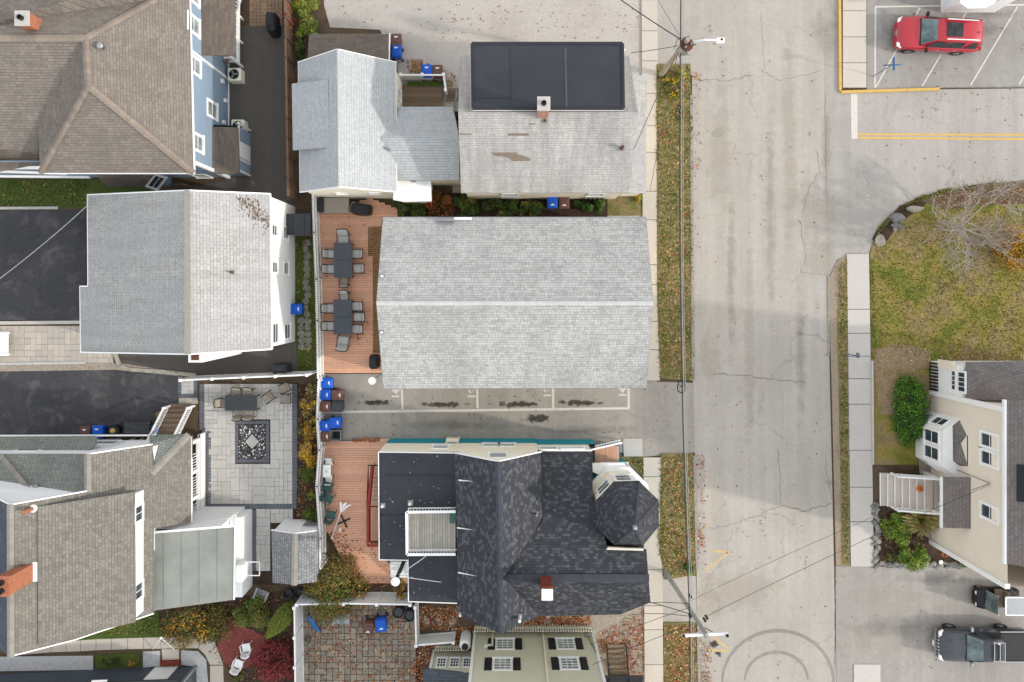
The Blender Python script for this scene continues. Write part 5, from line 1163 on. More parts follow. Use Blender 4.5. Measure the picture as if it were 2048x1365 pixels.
ashlar(pt, X(512), Y(1142), X(541), Y(1018), .27, .05, 'paver', 5, sizes=((2, 2), (1, 2), (2, 1), (2, 3), (3, 2))); ashlar(pt, X(541.3), Y(1046), X(586), Y(1018), .27, .05, 'paver', 6, sizes=((2, 2), (1, 2), (2, 1)))
for a, b in (((404, 768), (404, 860)), ((418, 862), (418, 1010)), ((590, 768), (590, 1008)), ((414, 1013), (594, 1013)), ((509, 1020), (509, 1142)), ((412, 861), (404, 861))): course(pt, W(*a), W(*b), .3, .2, .052, 'paverdark')
for a, b in (((470, 845), (539, 845)), ((470, 922), (539, 922)), ((473.5, 849), (473.5, 918)), ((535.5, 849), (535.5, 918))): course(pt, W(*a), W(*b), .22, .22, .052, 'paverdark')
MB().slab([W(x, y, .03) for x, y in ((477, 849), (532, 849), (532, 918), (477, 918))], .02).build('inlay_bed', M['mulch'], pt)
MB().slab([W(x, y, .06) for x, y in ((504, 869), (518, 884), (504, 898), (490, 884))], .05).build('diamond_paver', M['paver'], pt)
rnd = random.Random(8); pm = [MB(), MB(), MB()]
for i in range(800):
    x, y = rnd.uniform(478, 531), rnd.uniform(850, 917)
    if abs(x - 504) + abs(y - 884) < 17: continue
    k = 0 if rnd.random() < .3 else (1 if rnd.random() < .3 else 2); r = rnd.uniform(.025, .05); p = W(x, y, .035)
    pm[k].lathe([(r * .6, 0), (r, r * .35), (r * .55, r * .7)], p, 6, sx=rnd.uniform(.7, 1.4))
for k, mt in enumerate(('rock_dark', 'white', 'slatewall')): pm[k].build('pebbles', M[mt], pt, kind='stuff')
wk = thing('entry_walk', W(380, 790), 'short paver walk between black driveway and patio', 'path')
ashlar(wk, X(363), Y(788), X(388), Y(757), .26, .045, 'paver', 9, sizes=((2, 2), (1, 2), (2, 1)))
for a, b in (((359.5, 753), (359.5, 792)), ((391, 753), (391, 792)), ((356, 791), (394, 791))): course(wk, W(*a), W(*b), .22, .2, .046, 'paverdark')
MB().slab([W(x, y, .1) for x, y in ((357, 796), (395, 796), (395, 808), (357, 808))], .1).build('stone_step', M['rock'], wk)
cw = thing('cream_walk', W(110, 690), 'cream paver walk west of the white house', 'path')
ashlar(cw, X(-8), Y(726), X(165), Y(652), .36, .05, 'pavercream', 12, sizes=((1, 1), (2, 1), (1, 2))); ashlar(cw, X(165), Y(726), X(228), Y(706), .3, .05, 'pavercream', 13, sizes=((1, 1), (2, 1)))
kerb('walk_kerb', [(-60, 647), (162, 645)], .2, .12, 'concrete2'); kerb('lawn_kerb', [(-60, 417), (116, 416)], .16, .14, 'concrete2'); kerb('driveway_kerb', [(-40, 729), (170, 726)], .16, .12, 'concrete2'); kerb('stone_edging', [(229, 706), (238, 732), (262, 740), (330, 744), (392, 751)], .22, .16, 'rock', .7)
by_ = thing('brick_yard', W(720, 1290), 'leafy brown paver yard inside the white fences', 'patio')
MB().slab([W(x, y, .012) for x, y in ((604, 1206), (832, 1206), (840, 1290), (850, 1420), (604, 1420))], .01).build('bedding', M['mulch'], by_)
ashlar(by_, X(606), Y(1372), X(832), Y(1208), .37, .05, 'paverbrown', 15, sizes=((1, 1), (1, 1), (2, 1), (1, 2)), gap=.03)
tb_ = thing('brick_walk', W(530, 25), 'tan brick paving at the end of the alley', 'path')
ashlar(tb_, X(499), Y(53), X(565), Y(-8), .22, .05, 'paverbrick', 16, sizes=((1, 1), (2, 1), (1, 2)))
ss = thing('stepping_stones', W(620, 600), 'row of round stepping stones in the grass beside the picket fence', 'path')
rnd = random.Random(2)
for y in list(range(486, 700, 13)):
    for x in ((612 + (y % 3)),) if y < 640 else (603, 616):
        MB().lathe([(.2, -.02), (.22, .03), (.18, .045)], W(x + rnd.uniform(-2, 2), y, .02), 9, sx=rnd.uniform(.8, 1.2)).build('stone', M['kerb'], ss)
for k, (x, y) in enumerate(((852, 1245), (878, 1244), (905, 1243), (1095, 1240), (1170, 1241))):
    o = MB().lathe([(.24, -.02), (.26, .03), (.22, .045)], W(x, y, .03), 14).build('stepping_stone', M['kerb']); tag(o, ('first', 'second', 'third', 'fourth', 'fifth')[k] + ' round stepping stone from the left in the leaves above the olive house', 'stone', 'round stones above the olive house')
ts = thing('stepping_pavers', W(830, 130), 'square pavers set in leaves behind the pale house', 'path')
for x, y in ((828, 125), (840, 125), (828, 138), (841, 138), (900, 168)): MB().bevbox(W(x, y, .03), (.34, .36, .06), .01).build('paver', M['paverbrick'], ts)
# ================================================================== fences
def picket_fence(name, px, h_, label, pitch=.145, mat='white', cap=True):
    t = thing(name, W(*px[0]), label, 'fence'); pts = [W(x, y) for x, y in px]
    me = None
    for a, b in zip(pts[:-1], pts[1:]):
        L = (b - a).length; n = max(1, round(L / pitch)); d = (b - a) / n; ang = math.atan2(d.y, d.x)
        me = MB().bevbox((0, 0, h_ / 2), (d.length * .8, .03, h_), .012).mesh('picket', M[mat])
        for i in range(n):
            o = bpy.data.objects.new('picket', me); col.objects.link(o); o.parent = t; o.location = a + d * (i + .5) - t.location; o.rotation_euler.z = ang
        nrm = Vector((-d.y, d.x, 0)).normalized() * .04
        for z in (.25, h_ * .55, h_ - .2): MB().bar(a + nrm + Vector((0, 0, z)), b + nrm + Vector((0, 0, z)), .05, .09).build('rail', M[mat], t)
        k = max(1, round(L / 2.4))
        for i in range(k + 1): p = a.lerp(b, i / k) + nrm * 2; MB().box(p + Vector((0, 0, h_ / 2)), (.1, .1, h_)).build('post', M[mat], t)
    return t
picket_fence('picket_fence', [(638, 396), (640, 470), (644, 560), (646, 640), (648, 752)], 1.8, 'white picket fence between the long deck and the grass strip')
picket_fence('lower_picket_fence', [(649, 756), (646, 830), (650, 890), (645, 960), (652, 1060), (652, 1118)], 1.8, 'white picket fence between the shrub bed and the corner deck')
def panel_fence(name, px, h_, label, seg=2.0, mat='white'):
    t = thing(name, W(*px[0]), label, 'fence'); pts = [W(x, y) for x, y in px]
    for ai, (a, b) in enumerate(zip(pts[:-1], pts[1:])):
        k = max(1, round((b - a).length / seg)); d = (b - a) / k
        for i in range(k + 1):
            if i == 0 and ai > 0: continue
            p = a + d * i; MB().bevbox(p + Vector((0, 0, h_ / 2 + .05)), (.14, .14, h_ + .1), .02, math.atan2(d.y, d.x)).build('post', M[mat], t)
            c_ = MB().bevbox(p + Vector((0, 0, h_ + .12)), (.19, .19, .05), .02, math.atan2(d.y, d.x)); c_.build('post_cap', M[mat], t)
        u = d.normalized() * .07
        for i in range(k):
            p, q = a + d * i + u, a + d * (i + 1) - u
            m = MB().bar(p + Vector((0, 0, h_ / 2)), q + Vector((0, 0, h_ / 2)), .03, h_ - .1); o = m.build('panel', M[mat], t)
            for z in (.12, h_ - .04): MB().bar(p + Vector((0, 0, z)), q + Vector((0, 0, z)), .09, .12).build('rail', M[mat], o)
    return t
panel_fence('patio_fence', [(392, 753), (633, 743)], 2.3, 'white vinyl panel fence along the top of the paver patio')
panel_fence('yard_fence', [(605, 1192), (608, 1420)], 1.9, 'tall white vinyl fence left of the leafy paver yard')
panel_fence('back_fence', [(610, 1186), (700, 1184), (828, 1186)], 1.9, 'white vinyl fence between the corner deck and the leafy paver yard')
panel_fence('side_fence', [(836, 1196), (838, 1270), (910, 1264)], 1.5, 'short white fence turning the corner beside the turret house')
panel_fence('entry_fence', [(806, 160), (890, 160), (894, 190)], 1.1, 'low white fence round the sunken entry behind the pale house', 1.3)
t = thing('plank_fence', W(596, 200), 'brown wooden fence of horizontal planks between alley and pale house', 'fence')
ya, yb = -60, 402
for i in range(12):
    y0_, y1_ = ya + (yb - ya) * i / 12, ya + (yb - ya) * (i + 1) / 12
    x = lambda y: 586 + 6 * y / 400
    MB().bevbox(W(x(y0_), y0_) + Vector((.06, 0, .95)), (.1, .1, 1.9), .015).build('post', M['fencewood'], t)
    for z in (.3, .72, 1.14, 1.56): MB().bar(W(x(y0_), y0_ + 1) + Vector((0, 0, z)), W(x(y1_), y1_ - 1) + Vector((0, 0, z)), .04, .3).build('plank', M['fencewood'], t)
    MB().bar(W(x(y0_), y0_ + 1) + Vector((0, 0, 1.8)), W(x(y1_), y1_ - 1) + Vector((0, 0, 1.8)), .14, .04).build('top_board', M['fencewood'], t)
# gate bits at the fence foot
t = thing('old_gate', W(358, 366), 'weathered grey wooden gate beside the blue house', 'gate')
for k in range(4): MB().box(W(351 + k * 8, 372, .7), (.2, .06, 1.4)).build('board', M['greywood'], t)
MB().bar(W(348, 371.5, .9), W(379, 371.5, .9), .05, .1).build('rail', M['greywood'], t)
# back entry deck between the two pale houses
t = thing('back_deck', W(850, 190), 'small weathered wooden deck between the pale house and the old house', 'deck')
for k in range(9): MB().box((X(846), Y(176 + k * 4.4), .3), (2.5, .125, .04)).build('board', M['greywood'], t)
MB().box((X(850), Y(171), .2), (2.1, .3, .3)).build('grass_sill', M['greenlawn'], t)
for k in range(4): MB().box((X(905), Y(182 + k * 6), .3 - .05 * k), (.75, .17, .05)).build('step', M['greywood'], t)
# white bench at far left, cream chair
t = thing('garden_bench', W(8, 690), 'white painted bench at the left edge on the cream pavers', 'bench')
MB().box(W(2, 688, .45), (.9, 1.5, .06)).build('seat', M['white'], t); MB().box(W(-9, 688, .8), (.06, 1.5, .7)).build('backrest', M['white'], t)
for s in (667, 709): MB().box(W(6, s, .55), (.8, .1, .08)).build('armrest', M['white'], t); MB().box(W(14, s, .25), (.08, .08, .5)).build('leg', M['white'], t)
# ================================================================== wheeled bins
def make_bin(name, mat, cat='bin'):
    t = thing(name, (0, 0, 0), 'x', cat)
    m = MB(); secs = []
    for z, k in ((.1, .80), (.45, .88), (.98, 1.0)): secs.append([Vector((sx * .33 * k, sy * .29 * k, z)) for sx, sy in ((-1, -1), (1, -1), (1, 1), (-1, 1))])
    m.loft(secs); m.build('body', M[mat], t, world=False)
    l = MB(); l.bevbox((.02, 0, 1.02), (.74, .64, .09), .06); lo = l.build('lid', M[mat], t, world=False)
    MB().bevbox((.06, 0, 1.075), (.48, .46, .03), .04).build('lid_panel', M[mat], lo, world=False)
    if mat != 'binblack':
        k = MB(); k.box((.2, .0, 1.093), (.03, .26, .004)); k.box((.155, .02, 1.093), (.045, .14, .004)); k.box((.135, -.02, 1.0932), (.02, .06, .004)); k.build('label_mark', M['white'], lo, world=False)
    MB().tube([(-.40, -.26, .98), (-.40, .26, .98)], .022, 8).build('handle', M[mat], t, world=False)
    for s in (-1, 1): MB().tube([(-.32, s * .26, .1), (-.32, s * .33, .1)], .1, 12).build('wheel', M['rubber'], t, world=False)
    return t
PB = {k: make_bin(n, m) for k, n, m in (('blue', 'recycling_bin', 'binblue'), ('brown', 'rubbish_bin', 'binbrown'), ('grey', 'grey_bin', 'binblack'))}
for kind, px, py, rz, lab in (
    ('blue', 797, 112, 90, 'blue recycling bin beside the low shed behind the pale house'),
    ('brown', 797, 91, 90, 'brown bin beside the low shed below red flowers'),
    ('blue', 857, 151, 90, 'blue recycling bin on gravel above the low white entry fence'),
    ('brown', 878, 152, 90, 'brown bin on gravel beside the blue one above the entry fence'),
    ('blue', 1103, 408, 270, 'blue recycling bin in the bushes below the old grey house'),
    ('brown', 1126, 409, 270, 'brown bin in the bushes below the old grey house'),
    ('blue', 600, 618, 0, 'blue recycling bin alone against the white house wall'),
    ('blue', 660, 763, 0, 'topmost blue recycling bin of the row at the deck foot'),
    ('blue', 656, 786, 0, 'blue recycling bin left of the brown one at the driveway end'),
    ('brown', 681, 787, 0, 'brown bin standing out from the fence at the driveway end'),
    ('brown', 656, 809, 0, 'brown bin against the fence left of the charcoal bin'),
    ('grey', 681, 809, 0, 'closed charcoal bin on the white line at the driveway end'),
    ('blue', 655, 847, 0, 'blue recycling bin against the fence below the white line'),
    ('blue', 677, 841, 5, 'blue recycling bin standing out from the fence below the white line'),
    ('brown', 656, 868, 3, 'faded brown bin at the corner of the lower deck'),
    ('brown', 187, 860, 90, 'brown bin against the grey brown house by the black driveway'),
    ('blue', 211, 859, 90, 'blue recycling bin against the grey brown house by the black driveway'),
    ('brown', 742, 1244, 265, 'brown bin standing in the leafy paver yard'),
    ('blue', 767, 1238, 278, 'blue recycling bin standing in the leafy paver yard')):
    put(PB[kind], USED, W(px, py), R(rz), lab, {'blue': 'blue recycling bins', 'brown': 'brown bins', 'grey': 'charcoal bins'}[kind])
t = thing('open_bin', W(678, 866), 'open black bin showing its dark inside beside the faded brown bin', 'bin')
m = MB(); o = W(678, 866)
for z0, z1, k in ((.1, 1.0, 1),): m.loft([[o + Vector((sx * .31 * k2, sy * .3 * k2, z)) for sx, sy in ((-1, -1), (1, -1), (1, 1), (-1, 1))] for z, k2 in ((.1, .8), (1.0, 1.0), (1.0, .9), (.2, .75))]); m.build('body', M['greymetal'], t)
MB().box(o + Vector((0, 0, .3)), (.46, .45, .1)).build('inside', M['black'], t)
for px, py, lab in ((237, 858, 'round black barrel with yellow lid beside the black storage box'), (800, 1216, 'round grey can against the fence in the leafy yard'), (822, 1222, 'dark grey can in the corner of the white fences')):
    t = thing('barrel', W(px, py), lab, 'barrel', 'round cans'); MB().lathe([(.28, 0), (.33, .4), (.34, .8), (.3, .82), (.28, .7)], W(px, py), 18).build('drum', M['black'], t); MB().lathe([(.28, .72), (.26, .76), (.02, .78)], W(px, py), 16).build('lid', M['binblack'], t)
    if px < 300: MB().lathe([(.16, .78), (.1, .85), (.02, .86)], W(px, py), 9).build('bag', M['yline'], t)
t = thing('storage_box', W(275, 858), 'long dark grey storage box on the black driveway', 'box'); MB().bevbox(W(274, 856, .35), (1.5, .65, .7), .03).build('body', M['black'], t); MB().bevbox(W(274, 856, .74), (1.56, .72, .08), .03).build('lid', M['binblack'], t)
t = thing('toy_pile', W(317, 860), 'pile of teal and blue plastic toys beside the porch stair', 'toys'); rnd = random.Random(4)
for k in range(9): MB().box(W(306 + rnd.uniform(0, 24), 857 + rnd.uniform(-7, 9), .15 + .1 * rnd.random()), (rnd.uniform(.1, .35), rnd.uniform(.1, .3), .25), rnd.random() * 3).build('toy', M[rnd.choice(('greenplastic', 'teal', 'binblue', 'teal'))], t)
MB().bevbox(W(324, 831, .4), (.7, .6, .05), .02, .5).build('board', M['greywood'], t)
# ================================================================== grills and covered things
def grill(px, py, w, d, rz, label, mat='cover', hh=1.1):
    t = thing('covered_grill', W(px, py), label, 'grill', None, R(rz)); n = 14; secs = []
    rnd = random.Random(int(px)); ph = [rnd.uniform(.9, 1.07) for _ in range(n)]
    for z, k in ((0.02, 1.03), (.35, 1.0), (.8, .96), (hh, .84), (hh + .1, .5)):
        secs.append([Vector((w / 2 * k * ph[i] * (abs(math.cos(2 * math.pi * i / n)) ** .5) * math.copysign(1, math.cos(2 * math.pi * i / n)), d / 2 * k * ph[(i * 3) % n] * (abs(math.sin(2 * math.pi * i / n)) ** .5) * math.copysign(1, math.sin(2 * math.pi * i / n)), z)) for i in range(n)])
    MB().loft(secs).build('cover', M[mat], t, world=False); MB().bevbox((w * .05, 0, hh + .12), (w * .55, d * .5, .1), .04).build('hood', M[mat], t, world=False)
    if mat != 'cover': MB().box((0, -d * .42, hh + .1), (.14, .02, .03)).build('badge', M['white'], t, world=False)
    return t
grill(726, 421, 1.35, .72, -3, 'black covered grill at the top of the long deck'); grill(752, 722, .62, .9, 0, 'black covered grill against the lower corner of the gabled house')
grill(551, 54, .65, 1.35, 4, 'tall black covered grill beside the brown plank fence'); grill(567, 735, 1.1, .6, 2, 'black grill on the dark path above the white patio fence', 'binblack')
t = thing('deck_storage_box', W(672, 410), 'tan storage box with grey lid at the top of the long deck', 'box'); MB().bevbox(W(672, 412, .45), (1.5, .85, .7), .03).build('body', M['sling'], t); MB().bevbox(W(672, 411, .85), (1.6, .95, .1), .04).build('lid', M['sling'], t); MB().box(W(645, 412, .55), (.35, .8, .9)).build('bag', M['cover'], t)
o = MB().lathe([(.14, 0), (.16, .3), (.14, .32), (.1, .1)], W(709, 410, .27), 14).build('flower_pot', M['white']); tag(o, 'small white pot beside the covered grill on the long deck', 'pot')
# ================================================================== dining sets
def make_table(name, w, d, z, mat='charcoal', slats=0):
    t = thing(name, (0, 0, 0), 'x', 'table')
    if slats:
        for k in range(slats): MB().box((0, -d / 2 + d * (k + .5) / slats, z), (w, d / slats - .012, .04)).build('slat', M[mat], t, world=False)
    else:
        for s in (-1, 1): MB().bevbox((0, s * d / 4, z), (w, d / 2 - .008, .045), .012).build('tabletop', M[mat], t, world=False)
    for sx in (-1, 1):
        for sy in (-1, 1): MB().box((sx * (w / 2 - .06), sy * (d / 2 - .06), z / 2 - .02), (.06, .06, z - .04)).build('leg', M['blackmetal'], t, world=False)
    MB().box((0, 0, z - .06), (w - .1, d - .1, .05)).build('apron', M['blackmetal'], t, world=False)
    return t
tb = make_table('dining_table', 1.1, 2.1, .74)
put(tb, USED, W(691, 522, .27), 0, 'upper charcoal dining table on the long deck', 'charcoal dining tables'); put(tb, USED, W(690.5, 634, .27), 0, 'lower charcoal dining table on the long deck', 'charcoal dining tables')
def make_chair(name, cush='cushion', w=.56, recl=.1):
    """faces +x; seat, backrest with cushions, arms, legs"""
    t = thing(name, (0, 0, 0), 'x', 'chair')
    s = MB().bevbox((.02, 0, .44), (.5, w - .06, .1), .04); s.build('seat', M[cush], t, world=False)
    m = MB(); m.loft([[Vector((x + a, y, z)) for a, y in ((-.05, -w / 2 + .05), (.05, -w / 2 + .05), (.05, w / 2 - .05), (-.05, w / 2 - .05))] for x, z in ((-.24, .45), (-.29 - recl * .3, .7), (-.33 - recl, .93))]); m.build('backrest', M[cush], t, world=False)
    f = MB(); f.tube([(-.3, -w / 2 + .02, .4), (-.36 - recl, -w / 2 + .03, .96), (-.40 - recl, 0, .98), (-.36 - recl, w / 2 - .03, .96), (-.3, w / 2 - .02, .4)], .025, 6); f.build('back_frame', M['blackmetal'], t, world=False)
    for sy in (-1, 1):
        MB().tube([(.25, sy * w / 2, 0), (.25, sy * w / 2, .62), (-.05, sy * w / 2, .64), (-.34 - recl * .5, sy * w / 2, .66)], .022, 6).build('armrest', M['blackmetal'], t, world=False)
        MB().tube([(-.34, sy * w / 2, 0), (-.3, sy * w / 2, .62)], .022, 6).build('leg', M['blackmetal'], t, world=False)
    return t
ch = make_chair('patio_chair'); lc = make_chair('lounge_chair', w=.72, recl=.22); sl = make_chair('sling_chair', 'sling')
for px, py, rz, lab, k in ((690, 481, 270, 'deep cushioned chair at the head of the upper charcoal table', lc), (667, 509, 0, 'upper left grey cushioned chair of the upper charcoal table', ch), (666, 539, 0, 'lower left grey cushioned chair of the upper charcoal table', ch), (715, 509, 180, 'upper right grey cushioned chair of the upper charcoal table', ch), (718, 538, 180, 'lower right grey cushioned chair of the upper charcoal table', ch), (692, 560, 90, 'tan sling chair at the foot of the upper charcoal table', sl),
    (692, 597, 270, 'grey cushioned chair at the head of the lower charcoal table', ch), (665, 617, 0, 'upper left grey cushioned chair of the lower charcoal table', ch), (666, 652, 0, 'lower left grey cushioned chair of the lower charcoal table', ch), (715, 613, 180, 'top right grey cushioned chair of the lower charcoal table', ch), (719, 634, 180, 'middle right grey cushioned chair of the lower charcoal table', ch), (715, 658, 180, 'bottom right grey cushioned chair of the lower charcoal table', ch), (690, 681, 84, 'deep cushioned chair at the foot of the lower charcoal table', lc)):
    put(k, USED, W(px, py, .27), R(rz), lab, 'chairs round the deck tables')
t2 = make_table('slatted_table', 1.95, .95, .74, 'binblack', 9); put(t2, USED, W(490, 803, .05), 0, 'dark slatted dining table on the paver patio')
for px, py, rz, lab in ((480, 788, 270, 'left tan chair above the slatted patio table'), (502, 788, 270, 'right tan chair above the slatted patio table'), (482, 822, 90, 'left tan chair below the slatted patio table'), (504, 822, 90, 'right tan chair below the slatted patio table'), (455, 804, 0, 'tan chair at the left end of the slatted patio table'), (540, 794, 215, 'tan chair turned askew right of the slatted patio table'), (572, 775, 205, 'tan chair in the top right corner of the paver patio'), (574, 795, 180, 'lower tan chair by the right border of the paver patio')):
    put(sl, USED, W(px, py, .05), R(rz), lab, 'tan sling chairs on the patio')
def make_plastic_chair(name, mat):
    t = thing(name, (0, 0, 0), 'x', 'chair')
    MB().bevbox((0, 0, .42), (.5, .5, .04), .015).build('seat', M[mat], t, world=False)
    m = MB(); n = 7
    for i in range(n):
        a = R(-60 + 120 * i / (n - 1)); p = Vector((-.1 - .22 * math.cos(a), .28 * math.sin(a), .45)); m.bar(p, p + Vector((-.1, 0, .42)), .075, .025, (1, 0, 0))
    m.tube([(-.25 - .22 * math.cos(R(-60 + 120 * i / 8)), .29 * math.sin(R(-60 + 120 * i / 8)), .87) for i in range(9)], .03, 6); m.build('backrest', M[mat], t, world=False)
    for sy in (-1, 1):
        MB().tube([(-.22, sy * .28, .64), (.2, sy * .29, .64), (.24, sy * .27, 0)], .03, 6).build('armrest', M[mat], t, world=False); MB().bar((-.22, sy * .25, .0), (-.2, sy * .25, .42), .05).build('leg', M[mat], t, world=False)
    return t
gc = make_plastic_chair('plastic_chair', 'greenplastic')
for px, py, rz, lab in ((658, 973, 255, 'topmost green plastic chair against the fence on the corner deck'), (660, 994, 330, 'middle green plastic chair turned sideways on the corner deck'), (664, 1027, 80, 'lowest green plastic chair beside the white umbrella')): put(gc, USED, W(px, py, .27), R(rz), lab, 'green chairs on the corner deck')
t = thing('white_side_table', W(660, 936, .27), 'white square table with a cup on the corner deck', 'table'); p = W(659, 938, .27)
MB().bevbox(p + Vector((0, 0, .7)), (.48, .75, .04), .015).build('tabletop', M['white'], t); 
for sx in (-1, 1):
    for sy in (-1, 1): MB().box(p + Vector((sx * .2, sy * .32, .34)), (.05, .05, .68)).build('leg', M['white'], t)
o = MB().lathe([(.06, 0), (.07, .1), (.05, .1), (.04, .02)], p + Vector((0, 0, .72)), 12).build('cup', M['creamflat']); tag(o, 'small cream cup on the white square table', 'cup')
for dy, lab, rz in ((17, 'white folding chair above the white square table', 270), (-18, 'white folding chair below the white square table', 90)):
    t = thing('folding_chair', W(661, 938 - dy, .27), lab, 'chair', 'white folding chairs', R(rz)); MB().bevbox((.02, 0, .44), (.4, .42, .04), .01).build('seat', M['white'], t, world=False); MB().bevbox((-.24, 0, .72), (.04, .42, .3), .01).build('backrest', M['white'], t, world=False)
    for sy in (-1, 1): MB().bar((.2, sy * .22, 0), (-.24, sy * .22, .85), .03).build('leg', M['blackmetal'], t, world=False)
# furled white umbrella lying on the deck
t = thing('white_umbrella', W(675, 1045, .27), 'furled white umbrella lying across the corner deck', 'umbrella'); a, b = W(664, 1076, .4), W(684, 1016, .75)
MB().tube([a, b], .028, 8).build('pole', M['white'], t); MB().lathe([(.05, 0), (.07, .05), (.03, .1)], a, 10).build('tip', M['white'], t)
d = (b - a).normalized(); s = Vector((d.y, -d.x, 0)).normalized()
for k, (w_, l_) in enumerate(((-.16, .6), (.12, .75), (.38, .7))):
    e = b + d * l_ * .55 + s * w_ * 1.2; MB().loft([[b - d * .25 + Vector((0, 0, .0)) + s * (w_ * .2 + x) * 1.0 + Vector((0, 0, z)) for x, z in ((-.02, 0), (.02, 0), (.02, .04), (-.02, .04))], [b.lerp(e, .6) + s * x + Vector((0, 0, z)) for x, z in ((-.09, 0), (.09, 0), (.07, .08), (-.07, .08))], [e + s * x + Vector((0, 0, z)) for x, z in ((-.05, 0), (.05, 0), (.04, .03), (-.04, .03))]]).build('fold', M['white'], t)
t = thing('umbrella_base', W(689, 1044, .27), 'dark crossed umbrella stand on the corner deck', 'stand'); 
for r_ in (25, 115): MB().box(W(688, 1043, .3), (.85, .09, .06), R(r_)).build('foot', M['blackmetal'], t)
MB().tube([W(688, 1043, .3), W(688, 1043, .7)], .035, 8).build('tube', M['blackmetal'], t)
t = thing('sandal', W(680, 1060, .28), 'single white sandal lying on the corner deck', 'shoe'); MB().lathe([(.07, 0), (.08, .03), (.06, .04)], W(680, 1060, .28), 12, sx=.8, sy=1.9).build('sole', M['white'], t); MB().box(W(680.5, 1058.5, .34), (.12, .09, .05), .3).build('strap', M['trim'], t)
# adirondack chair and tubs near the shed
t = thing('adirondack_chair', W(527, 1185), 'grey slatted adirondack chair below the flat roofed extension', 'chair', None, R(248))
for k in range(5): MB().bar((.25, -.24 + k * .12, .36), (-.25, -.24 + k * .12, .28), .1, .025).build('seat_slat', M['greymetal'], t, world=False); MB().bar((-.25, -.24 + k * .12, .28), (-.55, -.26 + k * .13, .95 + .06 * (2 - abs(2 - k))), .1, .025).build('back_slat', M['greymetal'], t, world=False)
for sy in (-1, 1): MB().box((0, sy * .36, .55), (.7, .13, .03)).build('armrest', M['greymetal'], t, world=False); MB().box((.3, sy * .33, .27), (.08, .04, .54)).build('leg', M['greymetal'], t, world=False)
for px, lab in ((578, 'left grey tub under the blue tarpaulin'), (600, 'right grey tub under the blue tarpaulin')):
    o = MB().lathe([(.24, 0), (.3, .4), (.32, .42), (.28, .4), (.22, .1)], W(px, 1184), 16).build('tub', M['binblack']); tag(o, lab, 'tub', 'grey tubs under the tarpaulin')
# chairs on the red pad
wc = make_plastic_chair('white_garden_chair', 'white'); put(wc, USED, W(497, 1290, .04), R(100), 'upper white garden chair on the red pad', 'white chairs on the red pad'); put(wc, USED, W(481, 1322, .04), R(70), 'lower white garden chair on the red pad', 'white chairs on the red pad')
t = thing('sand_table', W(682, 1237), 'low glass topped play table under the big shrub in the leafy yard', 'table'); MB().bevbox(W(682, 1238, .4), (1.05, .65, .05), .01).build('tabletop', M['glass_l'], t)
for sx in (-1, 1):
    for sy in (-1, 1): MB().box(W(682, 1238, .18) + Vector((sx * .48, sy * .28, 0)), (.04, .04, .36)).build('leg', M['greymetal'], t)
t = thing('toy_slide', W(630, 1252), 'small blue grey toy slide beside the tall white fence', 'slide'); MB().loft([[p + s for s in (Vector((-.16, 0, 0)), Vector((.16, 0, 0)), Vector((.16, 0, .1)), Vector((.12, 0, .03)), Vector((-.12, 0, .03)), Vector((-.16, 0, .1)))] for p in (W(620, 1236, .9), W(626, 1246, .6), W(632, 1256, .25), W(638, 1263, .1))]).build('chute', M['signblue'], t); MB().bar(W(617, 1232, .1), W(620, 1236, .9), .3, .04).build('ladder', M['signblue'], t)
t = thing('hose_reel', W(616, 1278), 'green wire basket beside the tall white fence', 'basket'); m = MB()
for k in range(6): m.tube([W(616, 1278, .02) + Vector((.2 * math.cos(R(60 * k)), .2 * math.sin(R(60 * k)), 0)), W(616, 1278, .3) + Vector((.05 * math.cos(R(60 * k)), .05 * math.sin(R(60 * k)), 0))], .015, 5)
m.tube([W(616, 1278, .1) + Vector((.2 * math.cos(R(20 * k)), .2 * math.sin(R(20 * k)), 0)) for k in range(19)], .018, 5, cap=False); m.build('wires', M['greenplastic'], t)
t = thing('clothes_frame', W(322, 1278), 'white triangular frame standing on the garden walk', 'frame'); pk_ = W(322, 1276, 1.4)
for x, y in ((306, 1299), (348, 1299)): MB().tube([pk_, W(x, y, .05)], .03, 6).build('bar', M['white'], t)
MB().lathe([(.06, -.05), (.07, .05), (.03, .08)], pk_, 10).build('knob', M['white'], t)
# pumpkin and bed ornaments
t = thing('pumpkin', W(1838, 978, 1.17), 'orange pumpkin on the front landing of the tan house', 'pumpkin'); m = MB(); p = W(1838, 977, 1.16)
for k in range(9):
    a = 2 * math.pi * k / 9; m.lathe([(.02, 0), (.08, .03), (.1, .12), (.07, .2), (.02, .22)], p + Vector((.1 * math.cos(a), .1 * math.sin(a), 0)), 8)
m.build('body', M['orange'], t, smooth=True); MB().tube([p + Vector((0, 0, .18)), p + Vector((.03, .01, .3))], [.03, .015], 6).build('stem', M['greywood'], t)
t = thing('garden_sunflower', W(1888, 1112), 'orange sunflower ornament in the bed below the tan house', 'ornament'); p = W(1890, 1110, .5); m = MB()
for k in range(12): a = R(30 * k); m.slab([p, p + Vector((.2 * math.cos(a - .15), .13 * math.sin(a - .15), .02)), p + Vector((.26 * math.cos(a), .17 * math.sin(a), .0)), p + Vector((.2 * math.cos(a + .15), .13 * math.sin(a + .15), .02))], .01)
m.build('petals', M['orange'], t); MB().lathe([(.09, 0), (.07, .03), (.01, .04)], p, 10).build('centre', M['mulch'], t); MB().tube([Z(p, 0), p], .015, 5).build('stalk', M['greenplastic'], t)
t = thing('solar_light', W(1877, 1122), 'small white solar light in the planting bed corner', 'light'); MB().lathe([(.12, .25), (.13, .29), (.02, .32)], W(1877, 1122), 12).build('top', M['white'], t); MB().tube([W(1877, 1122), W(1877, 1122, .27)], .02, 6).build('stake', M['greymetal'], t)
